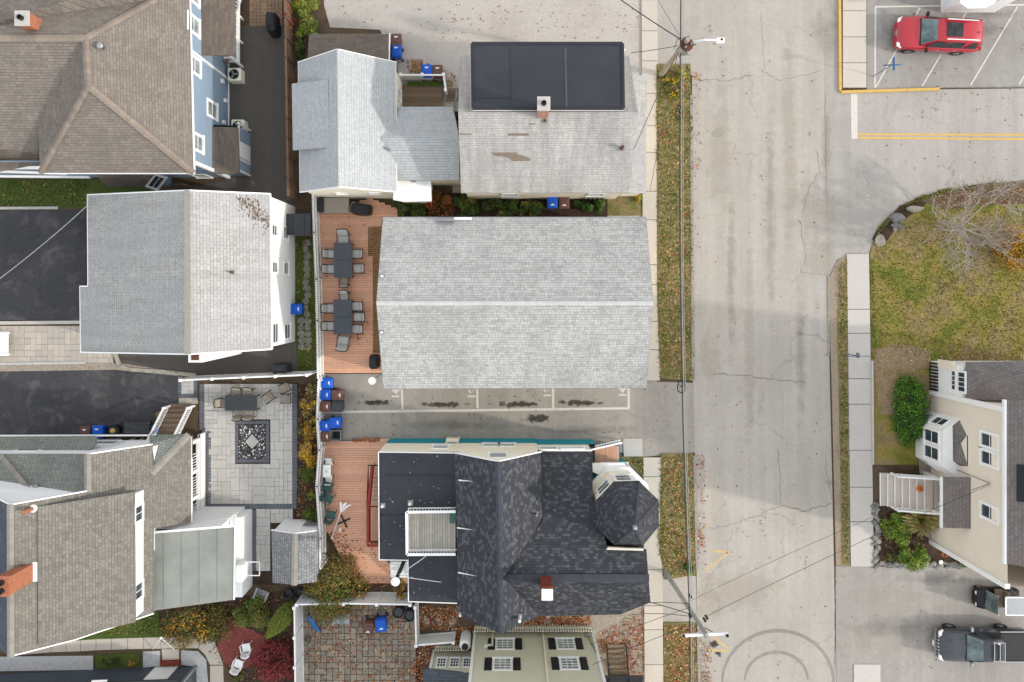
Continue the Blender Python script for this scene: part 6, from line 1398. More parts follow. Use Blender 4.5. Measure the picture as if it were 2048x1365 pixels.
t = thing('plant_pot', W(1908, 4), 'blue pot with yellow green plant at the top right building', 'pot'); MB().lathe([(.2, 0), (.27, .4), (.3, .45), (.25, .43)], W(1907, 4), 14).build('pot', M['signblue'], t)
# rocks
for px, py, r, sq, mt, lab in ((1831, 419, .6, (1, .42, .5), 'rock', 'long pale boulder nearest the bare tree'), (1793, 438, .62, (1, .62, .6), 'rock_dark', 'large grey boulder in the middle of the mulch bed'), (1795, 452, .45, (1, .5, .5), 'rock_dark', 'flat grey boulder just below the large grey one'), (1760, 482, .5, (.7, .9, .6), 'rock', 'pale pointed boulder at the lower end of the mulch bed'), (1790, 459, .16, (1, 1, .8), 'rock', 'small pale stone beside the flat grey boulder')):
    m = MB(); rock(m, W(px, py, .15), r, int(px * 7 + py), sq); o = m.build('boulder', M[mt]); tag(o, lab, 'rock', 'boulders on the lawn corner')
# ================================================================== vehicles (x forward, built round the middle of the wheelbase)
def ringsec(x, w, zb, zs, zt, tuck=.08):
    half = [(w * .80, zb), (w * .97, zb + .12), (w, (zb + zs) * .52), (w * .99, zs - .05), (w * .93, zs + (zt - zs) * .35), (w * .7, zs + (zt - zs) * .8), (w * .35, zt)]
    return [Vector((x, y, z)) for y, z in half] + [Vector((x, 0, zt + .005))] + [Vector((x, -y, z)) for y, z in half[::-1]]
def ghsec(x, wb, wt, zb, zt):
    half = [(wb, zb - .06), (wb * .995, zb), (wt + (wb - wt) * .12, zt - .10), (wt, zt - .05), (wt * .8, zt - .01), (wt * .4, zt)]
    return [Vector((x, y, z)) for y, z in half] + [Vector((x, -y, z)) for y, z in half[::-1]]
def panel(mb, q, off=.012, t=.01):
    q = [Vector(p) for p in q]; n = (q[1] - q[0]).cross(q[2] - q[0]).normalized()
    mb.add([p + n * off for p in q] + [p - n * t for p in q], [(0, 1, 2, 3), (7, 6, 5, 4), (0, 4, 5, 1), (1, 5, 6, 2), (2, 6, 7, 3), (3, 7, 4, 0)])
def wheel(t, x, y, r, w, rim='chrome'):
    s = 1 if y > 0 else -1
    o = MB(); prof = [(r * .62, -w / 2), (r * .96, -w / 2), (r, -w * .35), (r, w * .35), (r * .96, w / 2), (r * .62, w / 2)]
    vs = []; n = 22
    m = MB().lathe(prof, (0, 0, 0), n); Mx = Matrix.Rotation(R(90), 3, 'X'); m.v = [Mx @ v + Vector((x, y, r)) for v in m.v]; ty = m.build('wheel', M['rubber'], t, world=False)
    k = MB(); k.lathe([(r * .64, w * .36 * s), (r * .64, w * .46 * s), (r * .58, w * .42 * s)], (0, 0, 0), n)
    for i in range(5):
        a = 2 * math.pi * i / 5; k.bar((0, 0, w * .46 * s), (r * .6 * math.cos(a), r * .6 * math.sin(a), w * .44 * s), .1, .03)
    k.lathe([(.06, w * .4 * s), (.06, w * .5 * s), (.01, w * .5 * s)], (0, 0, 0), 10)
    k.v = [Mx @ Vector((v.x, v.y, -v.z)) + Vector((x, y, r)) for v in k.v]; k.build('rim', M[rim], ty, world=False)
def bodyof(t, secs, paintm, name='body'):
    o = MB().loft([ringsec(*s) for s in secs]).build(name, M[paintm], t, world=False, smooth=True); return o
# red SUV
sp = W(1866.5, 105, .37); t = thing('red_suv', (sp.x - .04, sp.y + .96, .026), 'red sport utility vehicle with panoramic sunroof parked across the white stall lines', 'car', None, R(177.6))
bodyof(t, [(2.44, .66, .38, .62, .70), (2.38, .80, .30, .74, .84), (2.18, .93, .25, .90, 1.0), (1.6, .985, .24, .99, 1.10), (1.0, 1.0, .24, 1.03, 1.13), (.0, 1.0, .24, 1.05, 1.12), (-1.5, 1.0, .24, 1.06, 1.12), (-2.25, .985, .28, 1.06, 1.12), (-2.5, .94, .34, 1.04, 1.1), (-2.6, .84, .45, .95, 1.02)], 'redpaint')
g = MB().loft([ghsec(1.12, .84, .70, 1.09, 1.13), ghsec(.32, .90, .64, 1.09, 1.66), ghsec(-.3, .91, .66, 1.09, 1.75), ghsec(-1.4, .91, .66, 1.09, 1.76), ghsec(-2.2, .89, .64, 1.09, 1.71), ghsec(-2.42, .86, .60, 1.09, 1.5), ghsec(-2.56, .82, .6, 1.05, 1.12)]); go = g.build('roof', M['redpaint'], t, world=False, smooth=True)
m = MB(); panel(m, [(1.10, -.78, 1.125), (1.10, .78, 1.125), (.36, .60, 1.655), (.36, -.60, 1.655)], .02); m.build('windscreen', M['carglass'], t, world=False)
m = MB(); panel(m, [(1.16, -.84, 1.115), (1.16, .84, 1.115), (1.09, .8, 1.135), (1.09, -.8, 1.135)], .022); m.build('wiper_cowl', M['black'], t, world=False)
for s in (-1, 1):
    for xa, xb, lab in ((.78, -.35, 0), (-.42, -1.35, 1), (-1.5, -2.2, 2)):
        k = .9; q = [(xa, s * .915, 1.13), (xb, s * .915, 1.13), (xb - (.05 if lab < 2 else -.08), s * .71, 1.58), (xa - (.48 if lab == 0 else .05 if lab == 1 else .35), s * .71, 1.58)]
        m = MB(); panel(m, q if s < 0 else q[::-1], .03); m.build('side_window', M['darkglass'], t, world=False)
    m = MB(); m.bar((-.15, s * .60, 1.79), (-2.0, s * .58, 1.77), .05, .05)
    m.build('roof_rail', M['white'], t, world=False)
    m = MB(); m.bevbox((.72, s * 1.1, 1.12), (.16, .26, .16), .04); m.build('mirror', M['black'], t, world=False)
    m = MB(); m.loft([[Vector((x, s * y, z)) for y, z in ((y0, .78), (y1, .78), (y1, .90), (y0, .91))] for x, y0, y1 in ((2.40, .60, .82), (2.15, .70, .955))]); m.build('headlight', M['white'], t, world=False)
    m = MB(); m.box((-2.5, s * .82, .95), (.18, .2, .26)); m.build('tail_light', M['rail_red'], t, world=False)
    for xx in (.0, -1.05): m = MB(); m.box((xx, s * 1.0, .93), (.2, .03, .03)); m.build('door_handle', M['chrome'], t, world=False)
    MB().bar((1.0, s * .99, .27), (-1.0, s * .99, .27), .08, .06).build('side_step', M['greymetal'], t, world=False)
m = MB(); m.loft([[Vector((x, y, z)) for x, z in ((2.36 - abs(y) * .1, .58), (2.47 - abs(y) * .18, .58), (2.44 - abs(y) * .18, .80), (2.34 - abs(y) * .1, .82))] for y in (-.56, -.3, 0, .3, .56)]); m.build('grille', M['chrome'], t, world=False)
MB().bevbox((-.62, 0, 1.752), (.98, .86, .03), .012).build('sunroof', M['darkglass'], t, world=False); MB().box((-.6, 0, 1.77), (.03, .86, .008)).build('sunroof_bar', M['black'], t, world=False)
for k in range(6): MB().bar((-1.25, -.4 + k * .16, 1.745), (-1.95, -.4 + k * .16, 1.722), .02, .02).build('roof_rib', M['redpaint'], t, world=False)
MB().bar((-2.0, .1, 1.73), (-2.08, .1, 1.80), .05, .04).build('antenna', M['black'], t, world=False)
m = MB(); panel(m, [(-2.44, .56, 1.42), (-2.44, -.56, 1.42), (-2.57, -.66, 1.14), (-2.57, .66, 1.14)], .02); m.build('rear_window', M['darkglass'], t, world=False)
for x in (1.5, -1.5):
    for s in (-1, 1): wheel(t, x, s * .88, .38, .25, 'chrome')
# dark grey pickup
sp = W(1949, 1253, .38); t = thing('pickup_truck', (sp.x, sp.y - .92, .03), 'dark grey pickup truck with chrome grille and roof rack in the east driveway', 'truck', None, R(180))
bodyof(t, [(2.50, .66, .42, .66, .74), (2.44, .84, .34, .80, .90), (2.2, .92, .32, .96, 1.08), (1.6, .95, .32, 1.06, 1.17), (.9, .95, .32, 1.10, 1.19), (-.2, .95, .32, 1.1, 1.14), (-1.05, .95, .32, 1.1, 1.14)], 'greypaint', 'cab_body')
bodyof(t, [(-1.05, .93, .36, 1.08, 1.1), (-2.0, .95, .36, 1.1, 1.12), (-2.7, .94, .38, 1.1, 1.12), (-2.8, .9, .42, 1.06, 1.1)], 'greypaint', 'bed')
MB().bevbox((-1.93, 0, 1.13), (1.6, 1.66, .05), .02).build('bed_cover', M['black'], t, world=False)
for s in (-1, 1): MB().bar((-1.1, s * .9, 1.14), (-2.75, s * .9, 1.14), .06, .05).build('bed_rail', M['chrome'], t, world=False)
MB().loft([ghsec(.95, .82, .68, 1.12, 1.17), ghsec(.2, .87, .64, 1.12, 1.72), ghsec(-.4, .88, .64, 1.12, 1.80), ghsec(-.92, .87, .63, 1.12, 1.78), ghsec(-1.06, .86, .6, 1.12, 1.14)]).build('roof', M['greypaint'], t, world=False, smooth=True)
m = MB(); panel(m, [(.94, -.76, 1.16), (.94, .76, 1.16), (.24, .60, 1.71), (.24, -.60, 1.71)], .02); m.build('windscreen', M['carglass'], t, world=False)
m = MB(); panel(m, [(1.02, -.8, 1.165), (1.02, .8, 1.165), (.93, .78, 1.175), (.93, -.78, 1.175)], .024); m.build('wiper_cowl', M['black'], t, world=False)
for s in (-1, 1):
    for xa, xb, cut in ((.62, -.2, .42), (-.27, -.9, .03)):
        q = [(xa, s * .885, 1.16), (xb, s * .885, 1.16), (xb, s * .69, 1.62), (xa - cut, s * .69, 1.62)]; m = MB(); panel(m, q if s < 0 else q[::-1], .03); m.build('side_window', M['darkglass'], t, world=False)
    MB().bevbox((.62, s * 1.06, 1.18), (.16, .3, .2), .04).build('mirror', M['chrome'], t, world=False)
    for xx in (-.02, -.72): MB().box((xx, s * .95, 1.0), (.2, .03, .04)).build('door_handle', M['chrome'], t, world=False)
    m = MB(); m.loft([[Vector((x, s * y, z)) for y, z in ((y0, .80), (y1, .80), (y1, .95), (y0, .96))] for x, y0, y1 in ((2.46, .56, .82), (2.22, .64, .935))]); m.build('headlight', M['white'], t, world=False)
    MB().bar((-.25, s * .56, 1.85), (-.98, s * .54, 1.83), .05, .05).build('rack_rail', M['chrome'], t, world=False)
    MB().bar((2.0, s * .35, 1.135), (1.1, s * .55, 1.185), .03, .02).build('hood_crease', M['greypaint'], t, world=False)
for x in (-.32, -.66, -.95): MB().bar((x, -.56, 1.85), (x, .56, 1.85), .05, .05).build('rack_bar', M['chrome'], t, world=False)
MB().bevbox((-.5, 0, 1.795), (.62, .8, .02), .008).build('sunroof', M['darkglass'], t, world=False)
for y in (-.5, -.3, -.1, .1, .3, .5): MB().box((2.50 - abs(y) * .12, y, .80), (.1, .09, .2)).build('grille_bar', M['chrome'], t, world=False)
MB().loft([[Vector((x - abs(y) * .14, y, z)) for x, z in ((2.45, .45), (2.62, .47), (2.62, .62), (2.45, .64))] for y in (-.85, -.4, 0, .4, .85)]).build('bumper', M['chrome'], t, world=False)
MB().box((2.63, 0, .54), (.03, .32, .14)).build('number_plate', M['white'], t, world=False)
for x in (1.57, -1.57):
    for s in (-1, 1): wheel(t, x, s * .84, .38, .26, 'chrome')
# black golf cart
t = thing('golf_cart', W(1969, 1190) + Vector((.2, .02, 0)), 'black golf cart with silver roof beside the tan house wall', 'golf cart', None, R(180))
bodyof(t, [(1.15, .4, .3, .5, .55), (1.05, .55, .25, .68, .74), (.75, .6, .22, .80, .86), (.5, .6, .22, .84, .88)], 'black', 'nose')
MB().bevbox((-.35, 0, .32), (1.8, 1.15, .14), .04).build('floor', M['black'], t, world=False); MB().bevbox((-1.0, 0, .6), (.9, 1.15, .5), .06).build('rear_body', M['black'], t, world=False)
MB().bevbox((-.28, 0, .66), (.5, 1.1, .18), .05).build('seat', M['patch'], t, world=False); MB().bevbox((-.58, 0, .95), (.12, 1.1, .5), .05).build('backrest', M['patch'], t, world=False)
m = MB(); panel(m, [(.62, -.54, .9), (.62, .54, .9), (.42, .52, 1.75), (.42, -.52, 1.75)], .0); m.build('windscreen', M['carglass'], t, world=False)
for s in (-1, 1):
    MB().tube([(.62, s * .56, .85), (.42, s * .54, 1.8)], .025, 6).build('front_post', M['chrome'], t, world=False); MB().tube([(-.9, s * .56, .8), (-.85, s * .54, 1.8)], .025, 6).build('rear_post', M['chrome'], t, world=False)
    m = MB(); m.box((1.06, s * .35, .62), (.12, .2, .1)); m.build('headlight', M['white'], t, world=False)
MB().bevbox((-.72, 0, 1.85), (1.55, 1.12, .07), .05).build('roof', M['chrome'], t, world=False)
for q in (((.05, -.52), (.05, .52)), ((-1.48, -.52), (-1.48, .52)), ((.05, -.52), (-1.48, -.52)), ((.05, .52), (-1.48, .52))): MB().bar((q[0][0], q[0][1], 1.90), (q[1][0], q[1][1], 1.90), .07, .04).build('roof_edge', M['white'], t, world=False)
MB().tube([(.3 + .05 * math.sin(a), -.25 + .17 * math.cos(a), .95 + .14 * math.sin(a)) for a in [i * .42 for i in range(16)]], .018, 5, cap=False).build('steering_wheel', M['blackmetal'], t, world=False)
for x in (.72, -1.0):
    for s in (-1, 1): wheel(t, x, s * .5, .24, .2, 'chrome')
# ================================================================== poles, lamps, cables, signs
def cable(a, b, sag, r, label, mat='wire', n=14, name='cable'):
    a, b = Vector(a), Vector(b); p = [a.lerp(b, i / n) - Vector((0, 0, sag * 4 * (i / n) * (1 - i / n))) for i in range(n + 1)]
    o = MB().tube(p, r, 5).build(name, M[mat]); tag(o, label, 'cable'); return o
pb, ptp = W(1322, 150), W(1374, 82, 7.9)
t = thing('utility_pole', pb, 'brown wooden utility pole with transformer and street lamp at the top of the verge', 'utility pole')
MB().tube([pb, ptp + Vector((0, 0, .3))], [.17, .12], 10).build('post', M['polewood'], t)
tc_ = W(1374, 88, 7.5) + Vector((-.1, -.1, 0)); o = MB().lathe([(.3, -.95), (.33, -.9), (.33, 0)], tc_ + Vector((.08, .05, 0)), 16).build('transformer', M['chrome'], t); MB().lathe([(.35, 0), (.36, .05), (.28, .14), (.03, .17)], tc_ + Vector((.08, .05, 0)), 16).build('transformer_lid', M['rust'], o)
for a in (0, 2.1, 4.2): MB().lathe([(.05, .1), (.06, .2), (.04, .22), (.06, .3), (.02, .34)], tc_ + Vector((.08 + .2 * math.cos(a), .05 + .2 * math.sin(a), 0)), 8).build('insulator', M['greymetal'], o)
arm = [W(1386, 84, 7.2), W(1410, 80, 7.6), W(1436, 80.5, 7.6)]; MB().tube(arm, .05, 8).build('lamp_arm', M['white'], t); la = W(1441, 81, 7.58); lo_ = MB().bevbox(la, (.42, .3, .13), .04).build('street_lamp', M['white'], t); MB().lathe([(.06, .06), (.06, .12), (.01, .13)], la + Vector((.05, .02, 0)), 8).build('photocell', M['black'], lo_)
m = MB()
for k in range(5): a = 1.2 * k; m.tube([tc_ + Vector((0, 0, .2)), tc_ + Vector((.55 * math.cos(a), .5 * math.sin(a), .1)), tc_ + Vector((.5 * math.cos(a + .8), .55 * math.sin(a + .8), -.5))], .018, 5)
m.build('jumper_wires', M['wire'], t)
pb2, pt2 = W(1330, 1143), W(1411, 1267, 9.7)
t = thing('lower_utility_pole', pb2, 'grey wooden utility pole with white crossarm beside the lower sidewalk', 'utility pole')
MB().tube([pb2, pt2 + Vector((0, 0, .25))], [.15, .10], 10).build('post', M['polegrey'], t)
MB().bar(W(1364, 1271.5, 9.5), W(1455, 1267, 9.5), .12, .14).build('crossarm', M['white'], t)
for px in (1366, 1410, 1453): MB().lathe([(.05, .05), (.08, .12), (.05, .16), (.07, .22), (.02, .26)], W(px, 1269.5, 9.5), 10).build('insulator', M['black'], t)
m = MB(); m.bar(W(1391, 1268, 9.3), W(1405, 1255, 8.6), .05); m.bar(W(1431, 1268, 9.3), W(1410, 1256, 8.6), .05); m.build('brace', M['polegrey'], t)
for px, py, z in ((1380, 1232, 7.2), (1381, 1193, 7.0), (1409, 1240, 8.8), (1413, 1235, 8.9)): MB().lathe([(.06, -.22), (.065, .18), (.03, .22)], W(px, py, z), 10).build('splice_case', M['black'], t)
# street cables, north of the upper pole, between the poles, south of the lower one
zA, zB = 6.9, 7.1
for k, (dx, r, lab) in enumerate(((0, .032, 'thick black street cable nearest the sidewalk'), (3.4, .022, 'thin street cable running just right of the thick one'), (7, .014, 'thinnest street cable running along the kerb'))):
    A_ = W(1361 + dx, 92, zA + .25 * k); B_ = W(1379 + dx, 1225, zB + .25 * k); m = MB(); n = 30
    pts = [W(1363 + dx, -250, zA + .2 * k)] + [A_.lerp(B_, i / n) - Vector((0, 0, 1.0 * 4 * (i / n) * (1 - i / n))) for i in range(n + 1)] + [W(1382 + dx, 1600, zB)]
    o = m.tube(pts, r, 6).build('street_cable', M['wire' if k == 0 else 'polegrey']); tag(o, lab, 'cable', 'street cables')
def at(t_): A_ = W(1361, 92, zA); B_ = W(1379, 1225, zB); return A_.lerp(B_, t_) - Vector((0, 0, 4.0 * t_ * (1 - t_)))
for tt, lab in ((.115, 'black cable loop hanging at the upper verge'), (.605, 'black cable loop hanging above the driveway mouth')):
    p = at(tt); t = thing('cable_loop', p, lab, 'cable loop', 'cable storage loops'); m = MB()
    m.tube([p + Vector((.2 * math.sin(a) * (1 - .35 * math.cos(a)) - .05, .36 * math.cos(a), .06)) for a in [2 * math.pi * i / 20 for i in range(21)]], .03, 6, cap=False); m.build('loop', M['black'], t)
    m = MB()
    for a, b in (((-.2, .1), (.15, -.12)), ((-.2, -.12), (.15, .1)), ((-.22, 0), (.16, 0))): m.bar(p + Vector((a[0], a[1], .06)), p + Vector((b[0], b[1], .06)), .02)
    m.build('spokes', M['blackmetal'], t)
for a, b, s, r, lab in ((W(1360, 78, 7.4), W(1236, -4, 7.0), .1, .03, 'dark service cable leaving the transformer to the upper left'), (W(1358, 70, 7.4), W(1300, -30, 7.2), .1, .012, 'thin wire beside the dark service cable at the top'), (W(1356, 92, 7.2), W(1262, 106, 5.6), .1, .018, 'short wire from the transformer to the black dormer roof'),
    (W(1352, 110, 6.8), W(1262, 312, 4.4), .2, .018, 'left service wire dropping to the old grey house'), (W(1354, 112, 6.8), W(1300, 382, 2.5), .2, .014, 'right service wire dropping past the porch roof'),
    (W(1379, 1208, 7.4), W(1300, 1206, 5.6), .1, .018, 'upper wire from the lower pole to the turret house corner'), (W(1378, 1228, 7.2), W(1240, 1190, 5.9), .15, .022, 'dark wire from the lower pole over the turret house roof edge'), (W(1378, 1233, 7.2), W(1255, 1231, 5.2), .3, .016, 'sagging wire from the lower pole to the turret house eave'),
    (W(1380, 1215, 7.3), W(1180, 1290, 5.5), .1, .014, 'thin wire from the lower pole toward the olive house'), (W(1382, 1250, 7.8), W(1185, 1330, 5.5), .1, .014, 'lowest thin wire from the lower pole toward the olive house'),
    (W(1385, 1200, 7.4), W(1800, 1012, 6.0), .25, .010, 'upper wire crossing the street toward the tan house'), (W(1413, 1233, 8.8), W(1985, 968, 6.2), .3, .013, 'lower wire crossing the street toward the tan house'),
    (W(-60, 602, 5.6), W(174, 412, 4.6), .3, .022, 'pale service cable crossing the black driveway at the left')):
    cable(a, b, s, r, lab, 'polegrey' if 'pale' in lab else 'wire', name='service_cable')
# street name sign and sign post
t = thing('street_name_sign', W(1747, 152), 'thin post with two crossed blue street name blades by the parking lot', 'sign'); p = Z(W(1747, 152), 2.3)
p = W(1783, 131, 2.4); MB().tube([Z(p, 0), p + Vector((0, 0, .35))], .03, 8).build('post', M['greymetal'], t)
MB().box(p + Vector((0, 0, .05)), (1.0, .03, .22), .05).build('name_blade', M['signblue'], t); MB().box(p + Vector((0, 0, .28)), (.03, .75, .22), .03).build('name_blade', M['signblue'], t)
t = thing('sign_post', W(1691, 708), 'thin grey sign post leaning over the east sidewalk', 'sign'); p = W(1691, 708); MB().tube([p, W(1720, 713.2, 2.1)], .03, 8).build('post', M['signblue'], t); MB().box(W(1716, 712.5, 1.8) + Vector((0, .04, 0)), (.04, .3, .45)).build('plate', M['greymetal'], t)
# manhole and small iron covers in the street
for px, py, r, lab in ((1437, 266, .3, 'round iron manhole cover in the main street'), (1420, 52, .09, 'small round water valve cover near the upper pole'), (1422, 62, .12, 'iron valve cover just below the smaller one near the upper pole')):
    o = MB().lathe([(r, .0), (r, .012), (r * .85, .014), (r * .8, .009), (r * .2, .012)], W(px, py, .022), 20).build('iron_cover', M['kerb']); tag(o, lab, 'cover', 'iron covers')
# ================================================================== plants
L = {}
for n_, cc in dict(green=(92, 116, 44), dark=(58, 78, 34), mid=(112, 130, 58), lime=(142, 160, 58), yellow=(222, 186, 52), gold=(200, 152, 48), olive=(134, 122, 62), brown=(136, 96, 58), red=(146, 56, 58), crimson=(178, 76, 80), wine=(94, 50, 52), orange=(214, 124, 40), rust=(176, 92, 52), tan=(196, 164, 124), pale=(226, 208, 178), bright=(98, 146, 34), hedge=(64, 104, 40), pink=(206, 140, 140), straw=(188, 176, 110)).items(): L[n_] = leaf('leaf_' + n_, c(*cc))
def quad(mb, p, n, s, ang, mi, asp=.55):
    n = n.normalized(); u = n.cross(Vector((.3, .7, .2))).normalized(); v = n.cross(u); d = u * math.cos(ang) + v * math.sin(ang); e = n.cross(d)
    mb.add([p - d * s / 2, p + e * s * asp / 2 + n * s * .08, p + d * s / 2, p - e * s * asp / 2 + n * s * .08], [(0, 1, 2, 3)], mi)
def crown(parent, ctr, rx, ry, h, cols, n, size, seed, clumps=14, z0=.1, name='crown', core=None, up=.5, shell=.55):
    rnd = random.Random(seed); m = MB(); cl = []
    for i in range(clumps):
        while True:
            x, y, z = rnd.uniform(-1, 1), rnd.uniform(-1, 1), rnd.uniform(.05, 1)
            if x * x + y * y + z * z * .8 < 1: break
        cl.append((Vector((x * rx * .78, y * ry * .78, z0 + z * h * .8)), rnd.uniform(.28, .5), rnd.random()))
    for i in range(n):
        cc, r, tint = rnd.choice(cl)
        d = Vector((rnd.gauss(0, 1), rnd.gauss(0, 1), rnd.gauss(.3, 1))).normalized()
        k = r * (shell + (1 - shell) * rnd.random()) * rnd.uniform(.85, 1.15); rr = min(rx, ry)
        p = ctr + cc + Vector((d.x * k * rr, d.y * k * rr, d.z * k * h * .55))
        if p.z < .03: continue
        nn = d + Vector((rnd.uniform(-.5, .5), rnd.uniform(-.5, .5), up + rnd.uniform(-.3, .6)))
        mi = min(len(cols) - 1, int((tint * .7 + rnd.random() * .5) / 1.2 * len(cols))); quad(m, p, nn, size * rnd.uniform(.6, 1.35), rnd.uniform(0, 6.3), mi)
    return m.build(name, [L[k] for k in cols], parent)
def stems(parent, ctr, rx, ry, h, n, seed, mat='greywood', name='stem'):
    rnd = random.Random(seed + 99)
    for i in range(n):
        a = rnd.uniform(0, 6.3); k = rnd.uniform(.3, .8); e = ctr + Vector((rx * k * math.cos(a), ry * k * math.sin(a), h * rnd.uniform(.6, .9)))
        MB().tube([ctr + Vector((.05 * math.cos(a), .05 * math.sin(a), -.02)), ctr.lerp(e, .5) + Vector((0, 0, .08)), e], [.03, .022, .008], 5).build(name, M[mat], parent)
def shrub(name, px, py, rx, ry, h, cols, n, size, label, seed, cat='shrub', group=None, clumps=14, ns=5, zb=.02, **k):
    """px, py: where the middle of the crown shows; moved to its base by its own height"""
    p = W(px, py, h * .5); p.z = zb; t = thing(name, p, label, cat, group)
    stems(t, p, rx, ry, h, ns, seed); crown(t, p, rx, ry, h, cols, n, size, seed, clumps, **k); return t
S = 1 / PPM
shrub('yellow_shrub', 617, 806, 22 * S, 42 * S, 1.3, ['yellow', 'gold', 'olive', 'tan'], 1100, .12, 'upper yellow leaved shrub between patio and picket fence', 1, group='yellow shrubs by the patio')
shrub('yellow_shrub', 616, 862, 22 * S, 30 * S, 1.2, ['yellow', 'gold', 'olive', 'green'], 700, .12, 'middle yellow leaved shrub between patio and picket fence', 2, group='yellow shrubs by the patio')
shrub('yellow_shrub', 614, 910, 26 * S, 30 * S, 1.4, ['yellow', 'yellow', 'gold', 'tan'], 950, .12, 'lowest yellow leaved shrub between patio and picket fence', 3, group='yellow shrubs by the patio')
for i, (x, y, r, lab) in enumerate(((612, 949, 18, 'upper round green box shrub by the picket fence'), (621, 1034, 20, 'lower round green box shrub above the garden shed'), (624, 992, 11, 'small leafy green shrub between the two round ones'))):
    shrub('box_shrub', x, y, r * S, r * S * 1.1, r * S * 1.5, ['green', 'green', 'mid', 'dark'] if i < 2 else ['lime', 'mid', 'green'], 2600 if i < 2 else 350, .07 if i < 2 else .13, lab, 10 + i, group='green shrubs by the picket fence', clumps=40 if i < 2 else 12, shell=.3)
shrub('variegated_plant', 623, 777, 12 * S, 10 * S, .4, ['straw', 'mid', 'pale'], 220, .16, 'pale striped plant at the top of the shrub bed', 15)
shrub('large_shrub', 668, 1180, 70 * S, 72 * S, 2.8, ['olive', 'brown', 'green', 'olive', 'gold'], 9000, .14, 'large olive brown shrub at the corner of the white fences', 20, clumps=34, ns=9)
shrub('small_shrub', 800, 1184, 15 * S, 26 * S, 1.8, ['olive', 'brown', 'mid', 'gold'], 700, .12, 'small olive shrub below the black stove pipe', 21)
shrub('berry_shrub', 390, 1252, 78 * S, 52 * S, 1.9, ['olive', 'green', 'brown', 'dark', 'gold'], 9000, .12, 'wide olive green shrub left of the red pad', 22, clumps=30, ns=8)
shrub('rounded_shrub', 505, 1232, 46 * S, 34 * S, 1.7, ['green', 'mid', 'olive', 'dark'], 4200, .12, 'rounded green shrub above the red pad', 23, clumps=22)
# leaning arborvitae
p = W(586, 1208, 0); p = W(572, 1228, 1.0); p.z = 0; t = thing('arborvitae', p, 'bright lime green cone shaped evergreen beside the tall white fence', 'tree')
MB().tube([p, p + Vector((0, 0, 2.6))], [.06, .02], 7).build('trunk', M['greywood'], t)
m = MB(); rnd = random.Random(31); tip = W(533, 1278, 3.6); base = W(582, 1214, .3)
for i in range(5200):
    u = rnd.random() ** .8; r = .78 * math.sin(math.pi * min(1, .16 + u * .84)) ** .8 * (1 - u * .35); a = rnd.uniform(0, 6.3); q = base.lerp(tip, u); d = Vector((math.cos(a), math.sin(a) , .25)); k = rnd.uniform(.75, 1.03)
    quad(m, q + Vector((d.x * r * k * .8, d.y * r * k * .8, 0)), Vector((d.x, d.y, .6)) + Vector((rnd.uniform(-.4, .4), rnd.uniform(-.4, .4), rnd.uniform(-.3, .4))), .1 * rnd.uniform(.6, 1.3), a + math.pi / 2, rnd.choice((0, 0, 1, 2)), .4)
m.build('crown', [L['lime'], L['mid'], L['green']], t)
shrub('burning_bush', 548, 1330, 50 * S, 46 * S, 1.7, ['red', 'wine', 'crimson', 'red', 'wine'], 5200, .11, 'crimson leaved bush beside the tall white fence', 24, clumps=34, ns=9)
shrub('low_plant', 476, 1352, 14 * S, 18 * S, .5, ['dark', 'green', 'olive'], 400, .1, 'low green plant below the red pad', 25)
shrub('planter_plant', 222, 1322, 28 * S, 9 * S, .4, ['green', 'dark', 'mid'], 700, .09, 'green ground plants in the brick edged planter', 26)
shrub('planter_plant', 264, 1326, 8 * S, 7 * S, .35, ['gold', 'olive', 'yellow'], 160, .1, 'yellow plant at the right end of the brick edged planter', 27)
for i, (x, y, rx, ry, cols, lab) in enumerate(((822, 412, 34, 20, ['dark', 'green', 'dark'], 'dark leafy bush beside the corner of the long deck'), (878, 408, 30, 22, ['brown', 'rust', 'dark', 'olive'], 'rusty brown bush between the two grey roofs'), (935, 412, 36, 20, ['dark', 'green', 'olive'], 'dark green bush below the left corner of the old grey house'), (1000, 414, 36, 18, ['dark', 'green', 'dark', 'mid'], 'dark green bush below the middle of the old grey house'), (1060, 415, 26, 16, ['dark', 'green', 'olive', 'lime'], 'dark bush just left of the blue and brown bins'), (1182, 412, 36, 16, ['dark', 'hedge', 'green'], 'dark leafy bush right of the blue and brown bins'))):
    shrub('leafy_bush', x, y, rx * S * 1.25, ry * S * 1.2, 1.0, cols, 2800, .14, lab, 40 + i, group='bushes between the grey roofs')
shrub('yellow_flower', 1277, 396, 8 * S, 9 * S, .6, ['yellow', 'lime', 'yellow'], 220, .11, 'small yellow shrub at the corner of the porch roof', 48)
for i, (x, y, rx, ry, lab) in enumerate(((606, 14, 22, 30, 'green vine covered bush at the top of the plank fence'), (612, 62, 20, 26, 'leafy green bush above the low shed'), (600, 100, 10, 18, 'dark green bush squeezed between plank fence and low shed'))):
    shrub('vine_bush', x, y, rx * S * 1.3, ry * S * 1.3, 1.2, ['green', 'mid', 'lime', 'olive'] if i < 2 else ['dark', 'green'], 2200, .14, lab, 50 + i, group='bushes behind the plank fence')
shrub('red_vine', 577, 40, 8 * S, 52 * S, 1.9, ['rust', 'red', 'orange', 'green'], 420, .13, 'red leaved vine climbing over the plank fence', 54, cat='vine', clumps=20)
for k, (x, y) in enumerate(((580, 160), (578, 230), (582, 318))): shrub('fence_vine', x, y, 9 * S, 14 * S, 1.8, ['rust', 'olive', 'green'], 90, .12, ('first', 'second', 'third')[k] + ' straggling vine from the top on the plank fence', 56 + k, cat='vine', clumps=8)
shrub('red_flowers', 792, 76, 12 * S, 6 * S, .7, ['red', 'crimson', 'wine', 'green'], 260, .1, 'dark red flowers above the brown bin by the low shed', 60)
